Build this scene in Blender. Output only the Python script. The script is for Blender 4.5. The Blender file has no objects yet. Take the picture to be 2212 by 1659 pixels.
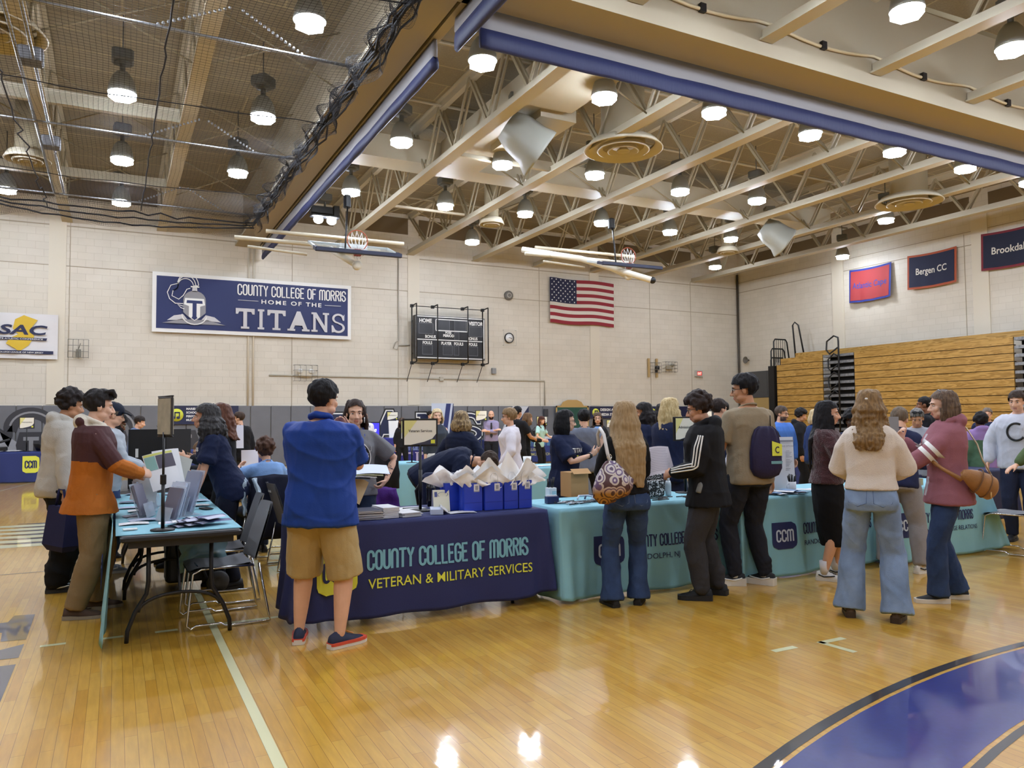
import bpy, bmesh, math, random
import numpy as np
from math import sin, cos, pi, radians as RD
from mathutils import Vector, Matrix, noise as mnoise
from mathutils.bvhtree import BVHTree

S = bpy.context.scene
COL = S.collection
# ------------------------------------------------------------------ camera, world, exposure
cd = bpy.data.cameras.new('camera'); cam = bpy.data.objects.new('camera', cd); COL.objects.link(cam)
cd.sensor_fit = 'HORIZONTAL'; cd.sensor_width = 36.0; cd.lens = 36.0 * 1649.8 / 2212.0
cd.clip_start = 0.05; cd.clip_end = 200
def cam_matrix(yaw=.4785015, pitch=.0458792, roll=-.00786757, h=1.5):
    f = Vector((sin(yaw) * cos(pitch), cos(yaw) * cos(pitch), sin(pitch)))
    r = Vector((cos(yaw), -sin(yaw), 0)); u = r.cross(f)
    R = cos(roll) * r + sin(roll) * u; U = -sin(roll) * r + cos(roll) * u
    m = Matrix((R, U, -f)).transposed().to_4x4(); m.translation = (0, 0, h)
    return m
cam.matrix_world = cam_matrix()
S.camera = cam
w = bpy.data.worlds.new('world'); S.world = w; w.use_nodes = True
w.node_tree.nodes['Background'].inputs[0].default_value = (.85, .9, 1, 1)
w.node_tree.nodes['Background'].inputs[1].default_value = 0.02
S.view_settings.view_transform = 'Standard'; S.view_settings.look = 'None'
S.view_settings.exposure = EXPOSURE = 0.0; S.view_settings.gamma = 1.0
S.view_settings.use_curve_mapping = False
LAMP_POWER = 145.0
cy = S.cycles
cy.max_bounces = 6; cy.diffuse_bounces = 4; cy.glossy_bounces = 3; cy.transmission_bounces = 5; cy.transparent_max_bounces = 8
cy.caustics_reflective = False; cy.caustics_refractive = False; cy.sample_clamp_indirect = 4.0
cy.use_denoising = True; cy.use_adaptive_sampling = True; cy.adaptive_threshold = 0.03
random.seed(7); RNG = np.random.default_rng(7)

# ------------------------------------------------------------------ materials
def lin(h):
    h = h.lstrip('#'); c = [int(h[i:i + 2], 16) / 255 for i in (0, 2, 4)]
    return tuple(x / 12.92 if x <= .04045 else ((x + .055) / 1.055) ** 2.4 for x in c) + (1,)
MATS = {}
def M(hexc, rough=.6, metal=0, var=0, vscale=8, bump=0, bscale=60, spec=.5, coat=0, emit=0, alpha=1, trans=0, sheen=0, name=None, stretch=(1, 1, 1)):
    key = (hexc, rough, metal, var, vscale, bump, bscale, spec, coat, emit, alpha, trans, sheen, stretch)
    if key in MATS: return MATS[key]
    m = bpy.data.materials.new(name or 'mat_' + hexc.strip('#')); m.use_nodes = True
    nt = m.node_tree; b = nt.nodes['Principled BSDF']; I = b.inputs
    I['Base Color'].default_value = lin(hexc); I['Roughness'].default_value = rough; I['Metallic'].default_value = metal
    I['Specular IOR Level'].default_value = spec; I['Coat Weight'].default_value = coat; I['Alpha'].default_value = alpha
    I['Transmission Weight'].default_value = trans; I['Sheen Weight'].default_value = sheen
    if emit: I['Emission Color'].default_value = lin(hexc); I['Emission Strength'].default_value = emit
    if var or bump:
        tc = nt.nodes.new('ShaderNodeTexCoord'); mp = nt.nodes.new('ShaderNodeMapping'); mp.inputs['Scale'].default_value = stretch
        nt.links.new(tc.outputs['Object'], mp.inputs[0])
    if var:
        n = nt.nodes.new('ShaderNodeTexNoise'); n.inputs['Scale'].default_value = vscale; n.inputs['Detail'].default_value = 4
        nt.links.new(mp.outputs[0], n.inputs['Vector'])
        r = nt.nodes.new('ShaderNodeMapRange'); r.inputs[1].default_value = .3; r.inputs[2].default_value = .7
        r.inputs[3].default_value = 1 - var; r.inputs[4].default_value = 1 + var
        nt.links.new(n.outputs[0], r.inputs[0])
        h = nt.nodes.new('ShaderNodeHueSaturation'); h.inputs['Color'].default_value = lin(hexc)
        nt.links.new(r.outputs[0], h.inputs['Value']); nt.links.new(h.outputs[0], I['Base Color'])
    if bump:
        n = nt.nodes.new('ShaderNodeTexNoise'); n.inputs['Scale'].default_value = bscale; n.inputs['Detail'].default_value = 3
        nt.links.new(mp.outputs[0], n.inputs['Vector'])
        bp = nt.nodes.new('ShaderNodeBump'); bp.inputs['Strength'].default_value = bump; bp.inputs['Distance'].default_value = .01
        nt.links.new(n.outputs[0], bp.inputs['Height']); nt.links.new(bp.outputs[0], I['Normal'])
    MATS[key] = m
    return m

# ------------------------------------------------------------------ mesh builder
class MB:
    def __init__(s): s.v = []; s.f = []; s.m = []; s.sm = []
    def add(s, vs, fs, mi=0, smooth=False):
        o = len(s.v); s.v.extend([tuple(p) for p in vs]); s.f.extend([tuple(i + o for i in f) for f in fs])
        s.m.extend([mi] * len(fs)); s.sm.extend([smooth] * len(fs)); return s
    def box(s, c, d, rz=0, mi=0, rot=None):
        hx, hy, hz = d[0] / 2, d[1] / 2, d[2] / 2
        R = rot if rot is not None else Matrix.Rotation(rz, 3, 'Z'); c = Vector(c)
        vs = [c + R @ Vector((x, y, z)) for x in (-hx, hx) for y in (-hy, hy) for z in (-hz, hz)]
        return s.add(vs, [(0, 1, 3, 2), (4, 6, 7, 5), (0, 4, 5, 1), (2, 3, 7, 6), (0, 2, 6, 4), (1, 5, 7, 3)], mi)
    def rbox(s, c, d, r=.02, rz=0, mi=0, n=3):
        # box with rounded vertical edges and softened top/bottom
        r = min(r, d[0] / 2 - 1e-4, d[1] / 2 - 1e-4); out = []
        for qx, qy, a0 in ((1, 1, 0), (-1, 1, pi / 2), (-1, -1, pi), (1, -1, 3 * pi / 2)):
            for i in range(n + 1):
                a = a0 + i * pi / 2 / n
                out.append((qx * (d[0] / 2 - r) + r * cos(a), qy * (d[1] / 2 - r) + r * sin(a)))
        R = Matrix.Rotation(rz, 3, 'Z'); c = Vector(c); e = min(r * .5, d[2] / 4)
        rings = []
        for z, k in ((-d[2] / 2, e), (-d[2] / 2 + e, 0), (d[2] / 2 - e, 0), (d[2] / 2, e)):
            rings.append([c + R @ Vector((x * (1 - k / (d[0] / 2)), y * (1 - k / (d[1] / 2)), z)) for x, y in out])
        return s.rings(rings, mi, True, True, smooth=False)
    def rings(s, rings, mi=0, cap0=True, cap1=True, smooth=True, closed=True):
        n = len(rings[0]); vs = [p for r in rings for p in r]; fs = []
        for i in range(len(rings) - 1):
            for j in range(n if closed else n - 1):
                a, b = i * n + j, i * n + (j + 1) % n
                fs.append((a, b, b + n, a + n))
        if closed and cap0: fs.append(tuple(range(n - 1, -1, -1)))
        if closed and cap1: fs.append(tuple(range((len(rings) - 1) * n, len(rings) * n)))
        return s.add(vs, fs, mi, smooth)
    def tube(s, pts, r, n=8, mi=0, cap=True, smooth=True):
        pts = [Vector(p) for p in pts]; rs = r if isinstance(r, (list, tuple)) else [r] * len(pts)
        rings = []; up = None
        for i, p in enumerate(pts):
            t = (pts[min(i + 1, len(pts) - 1)] - pts[max(i - 1, 0)])
            if t.length < 1e-9: t = Vector((0, 0, 1))
            t.normalize()
            if up is None:
                up = Vector((0, 0, 1)) if abs(t.z) < .9 else Vector((1, 0, 0))
            a = t.cross(up)
            if a.length < 1e-6: a = t.orthogonal()
            a.normalize(); up = a.cross(t)
            rings.append([p + rs[i] * (cos(2 * pi * k / n) * a + sin(2 * pi * k / n) * up) for k in range(n)])
        return s.rings(rings, mi, cap, cap, smooth)
    def lathe(s, prof, n=24, c=(0, 0, 0), mi=0, smooth=True, rot=None, cap=True):
        c = Vector(c); R = rot if rot is not None else Matrix.Identity(3)
        rings = [[c + R @ Vector((r * cos(2 * pi * k / n), r * sin(2 * pi * k / n), z)) for k in range(n)] for r, z in prof]
        return s.rings(rings, mi, cap, cap, smooth)
    def ell(s, c, r, n=12, m=8, mi=0, R=None):
        c = Vector(c); R = R if R is not None else Matrix.Identity(3)
        rings = []
        for i in range(m + 1):
            t = -pi / 2 + pi * i / m; k = max(cos(t), .02)
            rings.append([c + R @ Vector((r[0] * k * cos(2 * pi * j / n), r[1] * k * sin(2 * pi * j / n), r[2] * sin(t))) for j in range(n)])
        return s.rings(rings, mi)
    def prism(s, pts, t, o=(0, 0, 0), ex=(1, 0, 0), ey=(0, 0, 1), mi=0):
        # polygon (u,v) in plane o+u*ex+v*ey, thickness t along ex x ey (towards viewer side)
        o, ex, ey = Vector(o), Vector(ex), Vector(ey); nrm = ex.cross(ey).normalized()
        a = [o + u * ex + v * ey for u, v in pts]; n = len(a)
        ar = sum(pts[i][0] * pts[(i + 1) % n][1] - pts[(i + 1) % n][0] * pts[i][1] for i in range(n))
        if ar < 0: a = a[::-1]
        vs = a + [p + nrm * t for p in a]
        fs = [tuple(range(n - 1, -1, -1)), tuple(range(n, 2 * n))] + [(i, (i + 1) % n, (i + 1) % n + n, i + n) for i in range(n)]
        return s.add(vs, fs, mi)
    def grid(s, fn, nu, nv, mi=0, smooth=True, thick=0):
        vs = [fn(i / nu, j / nv) for j in range(nv + 1) for i in range(nu + 1)]
        fs = [(j * (nu + 1) + i, j * (nu + 1) + i + 1, (j + 1) * (nu + 1) + i + 1, (j + 1) * (nu + 1) + i) for j in range(nv) for i in range(nu)]
        return s.add(vs, fs, mi, smooth)
def mesh(mb, name='m'):
    me = bpy.data.meshes.new(name); me.from_pydata(mb.v, [], mb.f)
    me.polygons.foreach_set('material_index', mb.m); me.polygons.foreach_set('use_smooth', mb.sm); me.update()
    return me
def obj(name, mb, mats, parent=None, loc=None, rz=0, kind=None, label=None):
    me = mb if isinstance(mb, bpy.types.Mesh) else mesh(mb, name)
    if not isinstance(mats, (list, tuple)): mats = [mats]
    for m in mats: me.materials.append(m)
    o = bpy.data.objects.new(name, me); COL.objects.link(o)
    if parent is not None: o.parent = parent
    if loc is not None: o.location = loc
    o.rotation_euler = (0, 0, rz)
    if kind: o['kind'] = kind
    if label: o['label'] = label
    return o
def tag(o, label, cat, group=None):
    o['label'] = label; o['category'] = cat
    if group: o['group'] = group
    return o
def thing(name, label, cat, loc=(0, 0, 0), rz=0, group=None):
    o = bpy.data.objects.new(name, None); COL.objects.link(o); o.location = loc; o.rotation_euler = (0, 0, rz)
    o.empty_display_size = .1
    return tag(o, label, cat, group)
def dup(root, loc, rz, label=None, group=None):
    r = root.copy(); COL.objects.link(r); r.location = loc; r.rotation_euler = (root.rotation_euler[0], root.rotation_euler[1], rz)
    if label: r['label'] = label
    if group: r['group'] = group
    for ch in list(root.children):
        c = ch.copy(); COL.objects.link(c); c.parent = r
        for g in list(ch.children):
            d = g.copy(); COL.objects.link(d); d.parent = c
    return r

# ------------------------------------------------------------------ lettering
FONT = {}  # rounded condensed stroke letters, unit height, list of polylines
def arc(cx, cy, rx, ry, a0, a1, n=8): return [(cx + rx * cos(RD(a0 + (a1 - a0) * i / n)), cy + ry * sin(RD(a0 + (a1 - a0) * i / n))) for i in range(n + 1)]
def _font():
    w, r = .42, .21
    top = lambda: arc(r, 1 - r, r, r, 180, 0); bot = lambda: arc(r, r, r, r, 180, 360)
    F = FONT
    F['O'] = (w, [top() + bot()[::-1] + [(0, 1 - r)]])
    F['C'] = (w, [[(w, .72), (w, 1 - r)] + arc(r, 1 - r, r, r, 0, 180) + bot() + [(w, .28)]])
    F['G'] = (w, [[(w, .75), (w, 1 - r)] + arc(r, 1 - r, r, r, 0, 180) + bot() + [(w, .5), (.24, .5)]])
    F['U'] = (w, [[(0, 1)] + bot() + [(w, 1)]])
    F['N'] = (w, [[(0, 0)] + top() + [(w, 0)]])
    F['T'] = (w, [[(-.02, 1), (w + .02, 1)], [(r, 1), (r, 0)]])
    F['Y'] = (w, [[(0, 1), (r, .5), (w, 1)], [(r, .5), (r, 0)]])
    F['L'] = (.36, [[(0, 1), (0, 0), (.36, 0)]])
    F['E'] = (.36, [[(.36, 1), (0, 1), (0, 0), (.36, 0)], [(0, .53), (.3, .53)]])
    F['F'] = (.36, [[(.36, 1), (0, 1), (0, 0)], [(0, .53), (.3, .53)]])
    F['M'] = (.66, [[(0, 0), (0, .84)] + arc(.165, .835, .165, .165, 180, 0) + [(.33, 0)], [(.33, .84)] + arc(.495, .835, .165, .165, 180, 0) + [(.66, 0)]])
    F['R'] = (w, [[(0, 0), (0, 1), (.22, 1)] + arc(.22, .77, .2, .23, 90, -90) + [(0, .54)], [(.2, .54), (w, 0)]])
    F['I'] = (.0, [[(0, 1), (0, 0)]])
    F['S'] = (w, [[(w, .76)] + arc(r, .77, r, .23, 0, 180, 8) + arc(r, .52, r, .26, 190, 270, 3)[:1] + [(.1, .6), (.32, .44)] + arc(r, .23, r, .23, 20, -180, 8) + [(0, .26)]])
_font()
def stroke_text(mb, txt, place, h, sw=.13, sx=1.0, mi=0, gap=.2, align='L'):
    """flat ribbon letters; place(u,v)->3D point, u along the line in metres, v up"""
    adv = []; x = 0
    for ch in txt:
        if ch == ' ': adv.append(x); x += .34; continue
        adv.append(x); x += FONT[ch][0] + gap
    W = (x - gap) * h * sx; off = 0 if align == 'L' else -W / 2
    for ch, a in zip(txt, adv):
        if ch == ' ': continue
        for pl in FONT[ch][1]:
            pts = []
            for i in range(len(pl) - 1):
                n = max(1, int(math.dist(pl[i], pl[i + 1]) / .25))
                for k in range(n): pts.append(tuple(pl[i][j] + (pl[i + 1][j] - pl[i][j]) * k / n for j in (0, 1)))
            pts.append(pl[-1])
            P = [Vector(((a + p[0]) * sx, p[1])) for p in pts]; k = sw / 2
            L = []; R = []
            for i, p in enumerate(P):
                t = P[min(i + 1, len(P) - 1)] - P[max(i - 1, 0)]
                if t.length < 1e-9: t = Vector((1, 0))
                t.normalize(); nn = Vector((-t.y, t.x)) * k
                e = p.copy()
                if i == 0: e = p - t * k * .6
                if i == len(P) - 1: e = p + t * k * .6
                L.append(e + nn); R.append(e - nn)
            vs = [place(off + q.x * h, q.y * h) for q in L] + [place(off + q.x * h, q.y * h) for q in R]; n = len(L)
            mb.add(vs, [(n + i, n + i + 1, i + 1, i) for i in range(n - 1)], mi)
    return W
def text_mesh(txt, bold=0, space=1.0):
    c = bpy.data.curves.new('t', 'FONT'); c.body = txt; c.size = 1; c.offset = bold; c.space_character = space; c.resolution_u = 3
    o = bpy.data.objects.new('t', c); COL.objects.link(o)
    me = bpy.data.meshes.new_from_object(o.evaluated_get(bpy.context.evaluated_depsgraph_get()))
    vs = [v.co.copy() for v in me.vertices]; fs = [tuple(p.vertices) for p in me.polygons]
    bpy.data.objects.remove(o); bpy.data.curves.remove(c); bpy.data.meshes.remove(me)
    x0 = min(v.x for v in vs); x1 = max(v.x for v in vs)
    return [(v.x - x0, v.y) for v in vs], fs, x1 - x0
_TXT = {}
def text(mb, txt, place, h, width=None, bold=0, mi=0, align='L', space=1.0):
    """built-in sans letters (cap height h), optional total width; flat"""
    k = (txt, bold, space)
    if k not in _TXT: _TXT[k] = text_mesh(txt, bold, space)
    vs, fs, W = _TXT[k]; s = h / .73; sx = (width / W) if width else s
    off = 0 if align == 'L' else -W * sx / 2
    mb.add([place(off + x * sx, y * s) for x, y in vs], fs, mi)
    return W * sx
def plane_at(o, ex=(1, 0, 0), ey=(0, 0, 1)):
    o, ex, ey = Vector(o), Vector(ex), Vector(ey)
    return lambda u, v: o + u * ex + v * ey
# ------------------------------------------------------------------ surface materials of the room
def nodes_mat(name):
    m = bpy.data.materials.new(name); m.use_nodes = True; nt = m.node_tree
    return m, nt, nt.nodes['Principled BSDF'], (lambda t: nt.nodes.new('ShaderNode' + t)), (lambda a, b: nt.links.new(a, b))
def wood_floor():
    m, nt, b, N, L = nodes_mat('maple_floor')
    tc = N('TexCoord'); mp = N('Mapping'); mp.inputs['Rotation'].default_value = (0, 0, pi / 2); L(tc.outputs['Object'], mp.inputs[0])
    br = N('TexBrick'); br.offset = .37; br.offset_frequency = 2
    for k, v in (('Scale', 1), ('Brick Width', .83), ('Row Height', .0572), ('Mortar Size', .0009), ('Mortar Smooth', .2), ('Bias', 0)): br.inputs[k].default_value = v
    br.inputs['Color1'].default_value = lin('#cfa44f'); br.inputs['Color2'].default_value = lin('#c1913e'); br.inputs['Mortar'].default_value = lin('#6b4518')
    L(mp.outputs[0], br.inputs['Vector'])
    n = N('TexNoise'); n.inputs['Scale'].default_value = 7; n.inputs['Detail'].default_value = 5
    mp2 = N('Mapping'); mp2.inputs['Scale'].default_value = (6, .7, 1); L(tc.outputs['Object'], mp2.inputs[0]); L(mp2.outputs[0], n.inputs['Vector'])
    r = N('MapRange'); r.inputs[1].default_value = .3; r.inputs[2].default_value = .7; r.inputs[3].default_value = .9; r.inputs[4].default_value = 1.1; L(n.outputs[0], r.inputs[0])
    h = N('HueSaturation'); h.inputs['Saturation'].default_value = 1.05; L(br.outputs['Color'], h.inputs['Color']); L(r.outputs[0], h.inputs['Value']); L(h.outputs[0], b.inputs['Base Color'])
    b.inputs['Roughness'].default_value = .32; b.inputs['Coat Weight'].default_value = .8; b.inputs['Coat Roughness'].default_value = .07
    n3 = N('TexNoise'); n3.inputs['Scale'].default_value = 9; n3.inputs['Detail'].default_value = 2; L(tc.outputs['Object'], n3.inputs['Vector'])
    bp = N('Bump'); bp.inputs['Strength'].default_value = .05; bp.inputs['Distance'].default_value = .01
    L(n3.outputs[0], bp.inputs['Height']); L(bp.outputs[0], b.inputs['Coat Normal'])
    return m
def block_wall(name, ax):
    m, nt, b, N, L = nodes_mat(name)
    tc = N('TexCoord'); sp = N('SeparateXYZ'); cb = N('CombineXYZ'); L(tc.outputs['Object'], sp.inputs[0]); L(sp.outputs[ax], cb.inputs[0]); L(sp.outputs[2], cb.inputs[1])
    br = N('TexBrick'); br.offset = .5
    for k, v in (('Scale', 1), ('Brick Width', .406), ('Row Height', .203), ('Mortar Size', .006), ('Mortar Smooth', .6), ('Bias', 0)): br.inputs[k].default_value = v
    br.inputs['Color1'].default_value = lin('#d6cfc0'); br.inputs['Color2'].default_value = lin('#d2cbbb'); br.inputs['Mortar'].default_value = lin('#c4bcab')
    L(cb.outputs[0], br.inputs['Vector'])
    n = N('TexNoise'); n.inputs['Scale'].default_value = 1.3; n.inputs['Detail'].default_value = 5; L(cb.outputs[0], n.inputs['Vector'])
    r = N('MapRange'); r.inputs[1].default_value = .3; r.inputs[2].default_value = .7; r.inputs[3].default_value = .955; r.inputs[4].default_value = 1.03; L(n.outputs[0], r.inputs[0])
    h = N('HueSaturation'); L(br.outputs['Color'], h.inputs['Color']); L(r.outputs[0], h.inputs['Value']); L(h.outputs[0], b.inputs['Base Color'])
    n2 = N('TexNoise'); n2.inputs['Scale'].default_value = 60; L(cb.outputs[0], n2.inputs['Vector'])
    mx = N('Math'); mx.operation = 'MULTIPLY_ADD'; mx.inputs[1].default_value = -1.5; L(br.outputs['Fac'], mx.inputs[0]); L(n2.outputs[0], mx.inputs[2])
    bp = N('Bump'); bp.inputs['Strength'].default_value = .35; bp.inputs['Distance'].default_value = .006; L(mx.outputs[0], bp.inputs['Height']); L(bp.outputs[0], b.inputs['Normal'])
    b.inputs['Roughness'].default_value = .45
    return m
def deck_mat():
    m, nt, b, N, L = nodes_mat('ceiling_deck')
    tc = N('TexCoord'); mp = N('Mapping'); mp.inputs['Scale'].default_value = (1, 1, 1); L(tc.outputs['Object'], mp.inputs[0])
    br = N('TexBrick'); br.offset = .5
    for k, v in (('Scale', 1), ('Brick Width', 2.44), ('Row Height', .81), ('Mortar Size', .018), ('Mortar Smooth', .1)): br.inputs[k].default_value = v
    br.inputs['Color1'].default_value = lin('#8d836d'); br.inputs['Color2'].default_value = lin('#877d67'); br.inputs['Mortar'].default_value = lin('#a89a7a')
    L(mp.outputs[0], br.inputs['Vector'])
    n = N('TexNoise'); n.inputs['Scale'].default_value = 45; n.inputs['Detail'].default_value = 4; L(tc.outputs['Object'], n.inputs['Vector'])
    r = N('MapRange'); r.inputs[1].default_value = .3; r.inputs[2].default_value = .7; r.inputs[3].default_value = .88; r.inputs[4].default_value = 1.1; L(n.outputs[0], r.inputs[0])
    h = N('HueSaturation'); L(br.outputs['Color'], h.inputs['Color']); L(r.outputs[0], h.inputs['Value']); L(h.outputs[0], b.inputs['Base Color'])
    b.inputs['Roughness'].default_value = .9
    return m
MT_FLOOR = wood_floor(); MT_WB = block_wall('painted_block_x', 0); MT_WR = block_wall('painted_block_y', 1); MT_DECK = deck_mat()
TAN = M('#bdb59f', .55, name='tan_paint'); TAN2 = M('#a0967c', .6); CREAM = M('#d8d0bd', .5)
DARK = M('#17161a', .5); BLACK = M('#0c0c0e', .45); NAVY = M('#1b2350', .75, bump=.1, bscale=200); GREYM = M('#8f9092', .5); CHROME = M('#cfcfcf', .18, 1)
WHITE = M('#e9e9e6', .5); STEEL = M('#9a9c9e', .35, .9); YEL = M('#d9d94f', .7); AQUA = M('#7fb9cc', .7)
XL, XR, YF, YB, ZC = -16.0, 23.67, -9.0, 24.5, 8.5
def struct(name, mb, m, parent=None):
    o = obj(name, mb, m, parent); o['kind'] = 'structure'; return o
floor = struct('floor', MB().box(((XL + XR) / 2, (YF + YB) / 2, -.05), (XR - XL + .4, YB - YF + .4, .1)), MT_FLOOR)
struct('ceiling', MB().box(((XL + XR) / 2, (YF + YB) / 2, ZC + .1), (XR - XL + .4, YB - YF + .4, .2)), MT_DECK)
wall_back = struct('wall_back', MB().box(((XL + XR) / 2, YB + .1, ZC / 2), (XR - XL + .4, .2, ZC)), MT_WB)
wall_right = struct('wall_right', MB().box((XR + .1, (YF + YB) / 2, ZC / 2), (.2, YB - YF, ZC)), MT_WR)
struct('wall_left', MB().box((XL - .1, (YF + YB) / 2, ZC / 2), (.2, YB - YF, ZC)), MT_WR)
struct('wall_front', MB().box(((XL + XR) / 2, YF - .1, ZC / 2), (XR - XL + .4, .2, ZC)), MT_WB)
# joints, ledge courses and pilasters of the walls
mb = MB()
for x in (-9, -6.2, -3.7, -1.2, 4.9, 8.4, 13.87, 18.96, 21.06): mb.box((x, YB - .004, 4.5), (.018, .012, 5.2))
mb.box(((XL + XR) / 2, YB - .004, 5.87), (XR - XL, .012, .02)); mb.box((3.9, YB - .006, 7.0), (40, .016, .03))
for y in (19.5, 14.6, 10, 5): mb.box((XR - .004, y, 5.2), (.012, .018, 4))
mb.box((XR - .004, 7, 6.83), (.012, 35, .03)); mb.box((XR - .004, 7, 7.25), (.012, 35, .02))
struct('trim_1', mb, M('#a79c86', .8))
mb = MB()
for x in (-1.5, 8.95, 16.3): mb.box((x, YB - .008, 4.7), (.42, .03, 5.4))
for x in (3.58, 3.73): mb.tube([(x, YB - .03, 1.9), (x, YB - .03, 7.0)], .03, 8)
for y in (14.1, 19.35, 9): mb.box((XR - .02, y, 3.9), (.04, .5, 7.8))
struct('trim_2', mb, CREAM)
mb = MB()   # clerestory recess band under the deck
for x0, x1 in ((-15, -9.2), (-8.8, -4.2), (-3.8, 1.0), (4.2, 6.2), (6.6, 8.75), (9.15, 11.1), (11.5, 16.1), (16.5, 21.1)): mb.box(((x0 + x1) / 2, YB - .01, 8.08), (x1 - x0, .03, .55))
for y0, y1 in ((8, 13.8), (14.4, 19.1), (19.6, 24)): mb.box((XR - .01, (y0 + y1) / 2, 8.12), (.03, y1 - y0, .45))
struct('trim_3', mb, M('#6b5b42', .8))
struct('trim_4', MB().tube([(XR - .07, YB - .07, 0), (XR - .07, YB - .07, 7.6)], .045, 8), M('#4a4238', .5))
# grey wall pads
mb = MB(); x = -15.7
while x < 15.6:
    mb.rbox((x + .3, YB - .03, 1.04), (.592, .06, 1.86), .02); x += .605
while x < 23: mb.rbox((x + .3, YB - .03, 1.04), (.592, .06, 1.86), .02); x += .605
pads = struct('wall_back_padding', mb, M('#6d6e72', .5, var=.06, vscale=3))
# painted knight helmets and block letters on the pads
PY = YB - .063
def flat(pts, o, mi, mb, t=.003, y=PY): mb.prism([(o[0] + u, o[1] + v) for u, v in pts], t, (0, y, 0), (1, 0, 0), (0, 0, 1), mi)
CH = M('#37363a', .55); LG = M('#8b8b8d', .55)
mb = MB()
for hx in (-2.05, -.05, 1.8):
    plume = arc(0, .35, .62, .55, 190, -20, 18) + [(.5, .05)] + arc(.05, .2, .36, .38, -15, 175, 14)
    flat(plume, (hx, 1.02), 0, mb)
    flat(arc(.02, .33, .52, .46, 170, 0, 14) + arc(.02, .33, .47, .41, 0, 170, 14), (hx, 1.02), 1, mb, .006)
    flat([(-.62, .0), (-.75, .35), (-.55, .2), (-.42, .42), (-.4, .1), (-.5, -.2)], (hx, 1.05), 0, mb)
    flat([(-.25, .25), (.3, .25), (.42, -.1), (.3, -.55), (0, -.8), (-.25, -.55), (-.33, -.1)], (hx, 1.0), 0, mb, .004)
    flat([(-.16, .12), (.2, .12), (.2, .02), (.07, .02), (.07, -.5), (-.03, -.5), (-.03, .02), (-.16, .02)], (hx, 1.0), 1, mb, .007)
flat([(-3.2, .3), (-1.55, -.9), (-3.6, -.9)], (0, 1.3), 2, mb)
obj('padding_emblem', mb, [CH, LG, M('#9d9da1', .6)], pads)
def block_letter(mb, polys, o, h, w):
    for P in polys:
        cx = sum(p[0] for p in P) / len(P); cz = sum(p[1] for p in P) / len(P)
        flat([(p[0] * w, p[1] * h) for p in P], o, 2, mb, .009)
def outline(mb, P, o, w, h, grow, mi, t):
    n = len(P); Q = [Vector((p[0] * w, p[1] * h)) for p in P]
    ar = sum(Q[i].x * Q[(i + 1) % n].y - Q[(i + 1) % n].x * Q[i].y for i in range(n)); sg = 1 if ar > 0 else -1
    out = []
    for i in range(n):
        a = (Q[i] - Q[i - 1]).normalized(); b = (Q[(i + 1) % n] - Q[i]).normalized()
        na, nb = Vector((a.y, -a.x)) * sg, Vector((b.y, -b.x)) * sg; mm = na + nb
        d = max(mm.dot(na), .5); out.append(Q[i] + mm * (grow / d))
    flat([tuple(p) for p in out], o, mi, mb, t)
LT = {'T': [[(0, 1), (1, 1), (1, .72), (.88, .72), (.82, .84), (.6, .84), (.6, .1), (.72, .1), (.72, 0), (.28, 0), (.28, .1), (.4, .1), (.4, .84), (.18, .84), (.12, .72), (0, .72)]],
      'I': [[(.05, 1), (.45, 1), (.45, .9), (.35, .9), (.35, .1), (.45, .1), (.45, 0), (.05, 0), (.05, .1), (.15, .1), (.15, .9), (.05, .9)]],
      'A': [[(.42, 1), (.58, 1), (.92, .1), (1.02, .1), (1.02, 0), (.66, 0), (.66, .1), (.73, .1), (.67, .28), (.33, .28), (.27, .1), (.34, .1), (.34, 0), (-.02, 0), (-.02, .1), (.08, .1)]],
      'N': [[(0, 1), (.28, 1), (.75, .32), (.75, .9), (.64, .9), (.64, 1), (1, 1), (1, .9), (.9, .9), (.9, 0), (.76, 0), (.24, .74), (.24, .1), (.35, .1), (.35, 0), (0, 0), (0, .1), (.1, .1), (.1, .9), (0, .9)]],
      'S': [arc(.5, .74, .44, .26, 35, 265, 12) + arc(.5, .27, .3, .17, 80, -90, 8) + arc(.5, .28, .28, .18, 270, 200, 4) + [(.12, .38), (.02, .38), (.04, .0)] + arc(.5, .26, .46, .27, 235, 440, 14) + arc(.5, .73, .28, .17, 265, 40, 10) + [(.82, .64), (.92, .64), (.93, .98)]]}
PADLET = [('T', 5.9, .75), ('A', 7.45, 1.25), ('N', 9.05, 1.1), ('S', 10.35, 1.15)]
mb = MB()
for ch, x, wd in PADLET:
    for P in LT[ch]:
        hh = 1.05 if ch == 'A' else .95
        outline(mb, P, (x, .75), wd, hh, .085, 0, .003); outline(mb, P, (x, .75), wd, hh, .04, 1, .006); outline(mb, P, (x, .75), wd, hh, .001, 2, .009)
flat([(12.7, 1.96), (13.35, 1.96), (12.6, 1.0), (12.2, 1.0)], (0, 0), 3, mb); flat([(13.35, 1.96), (13.35, .8), (12.6, 1.0)], (0, 0), 2, mb)
obj('padding_lettering', mb, [BLACK, WHITE, M('#1a2244', .5), M('#c9cace', .5)], pads)

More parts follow.
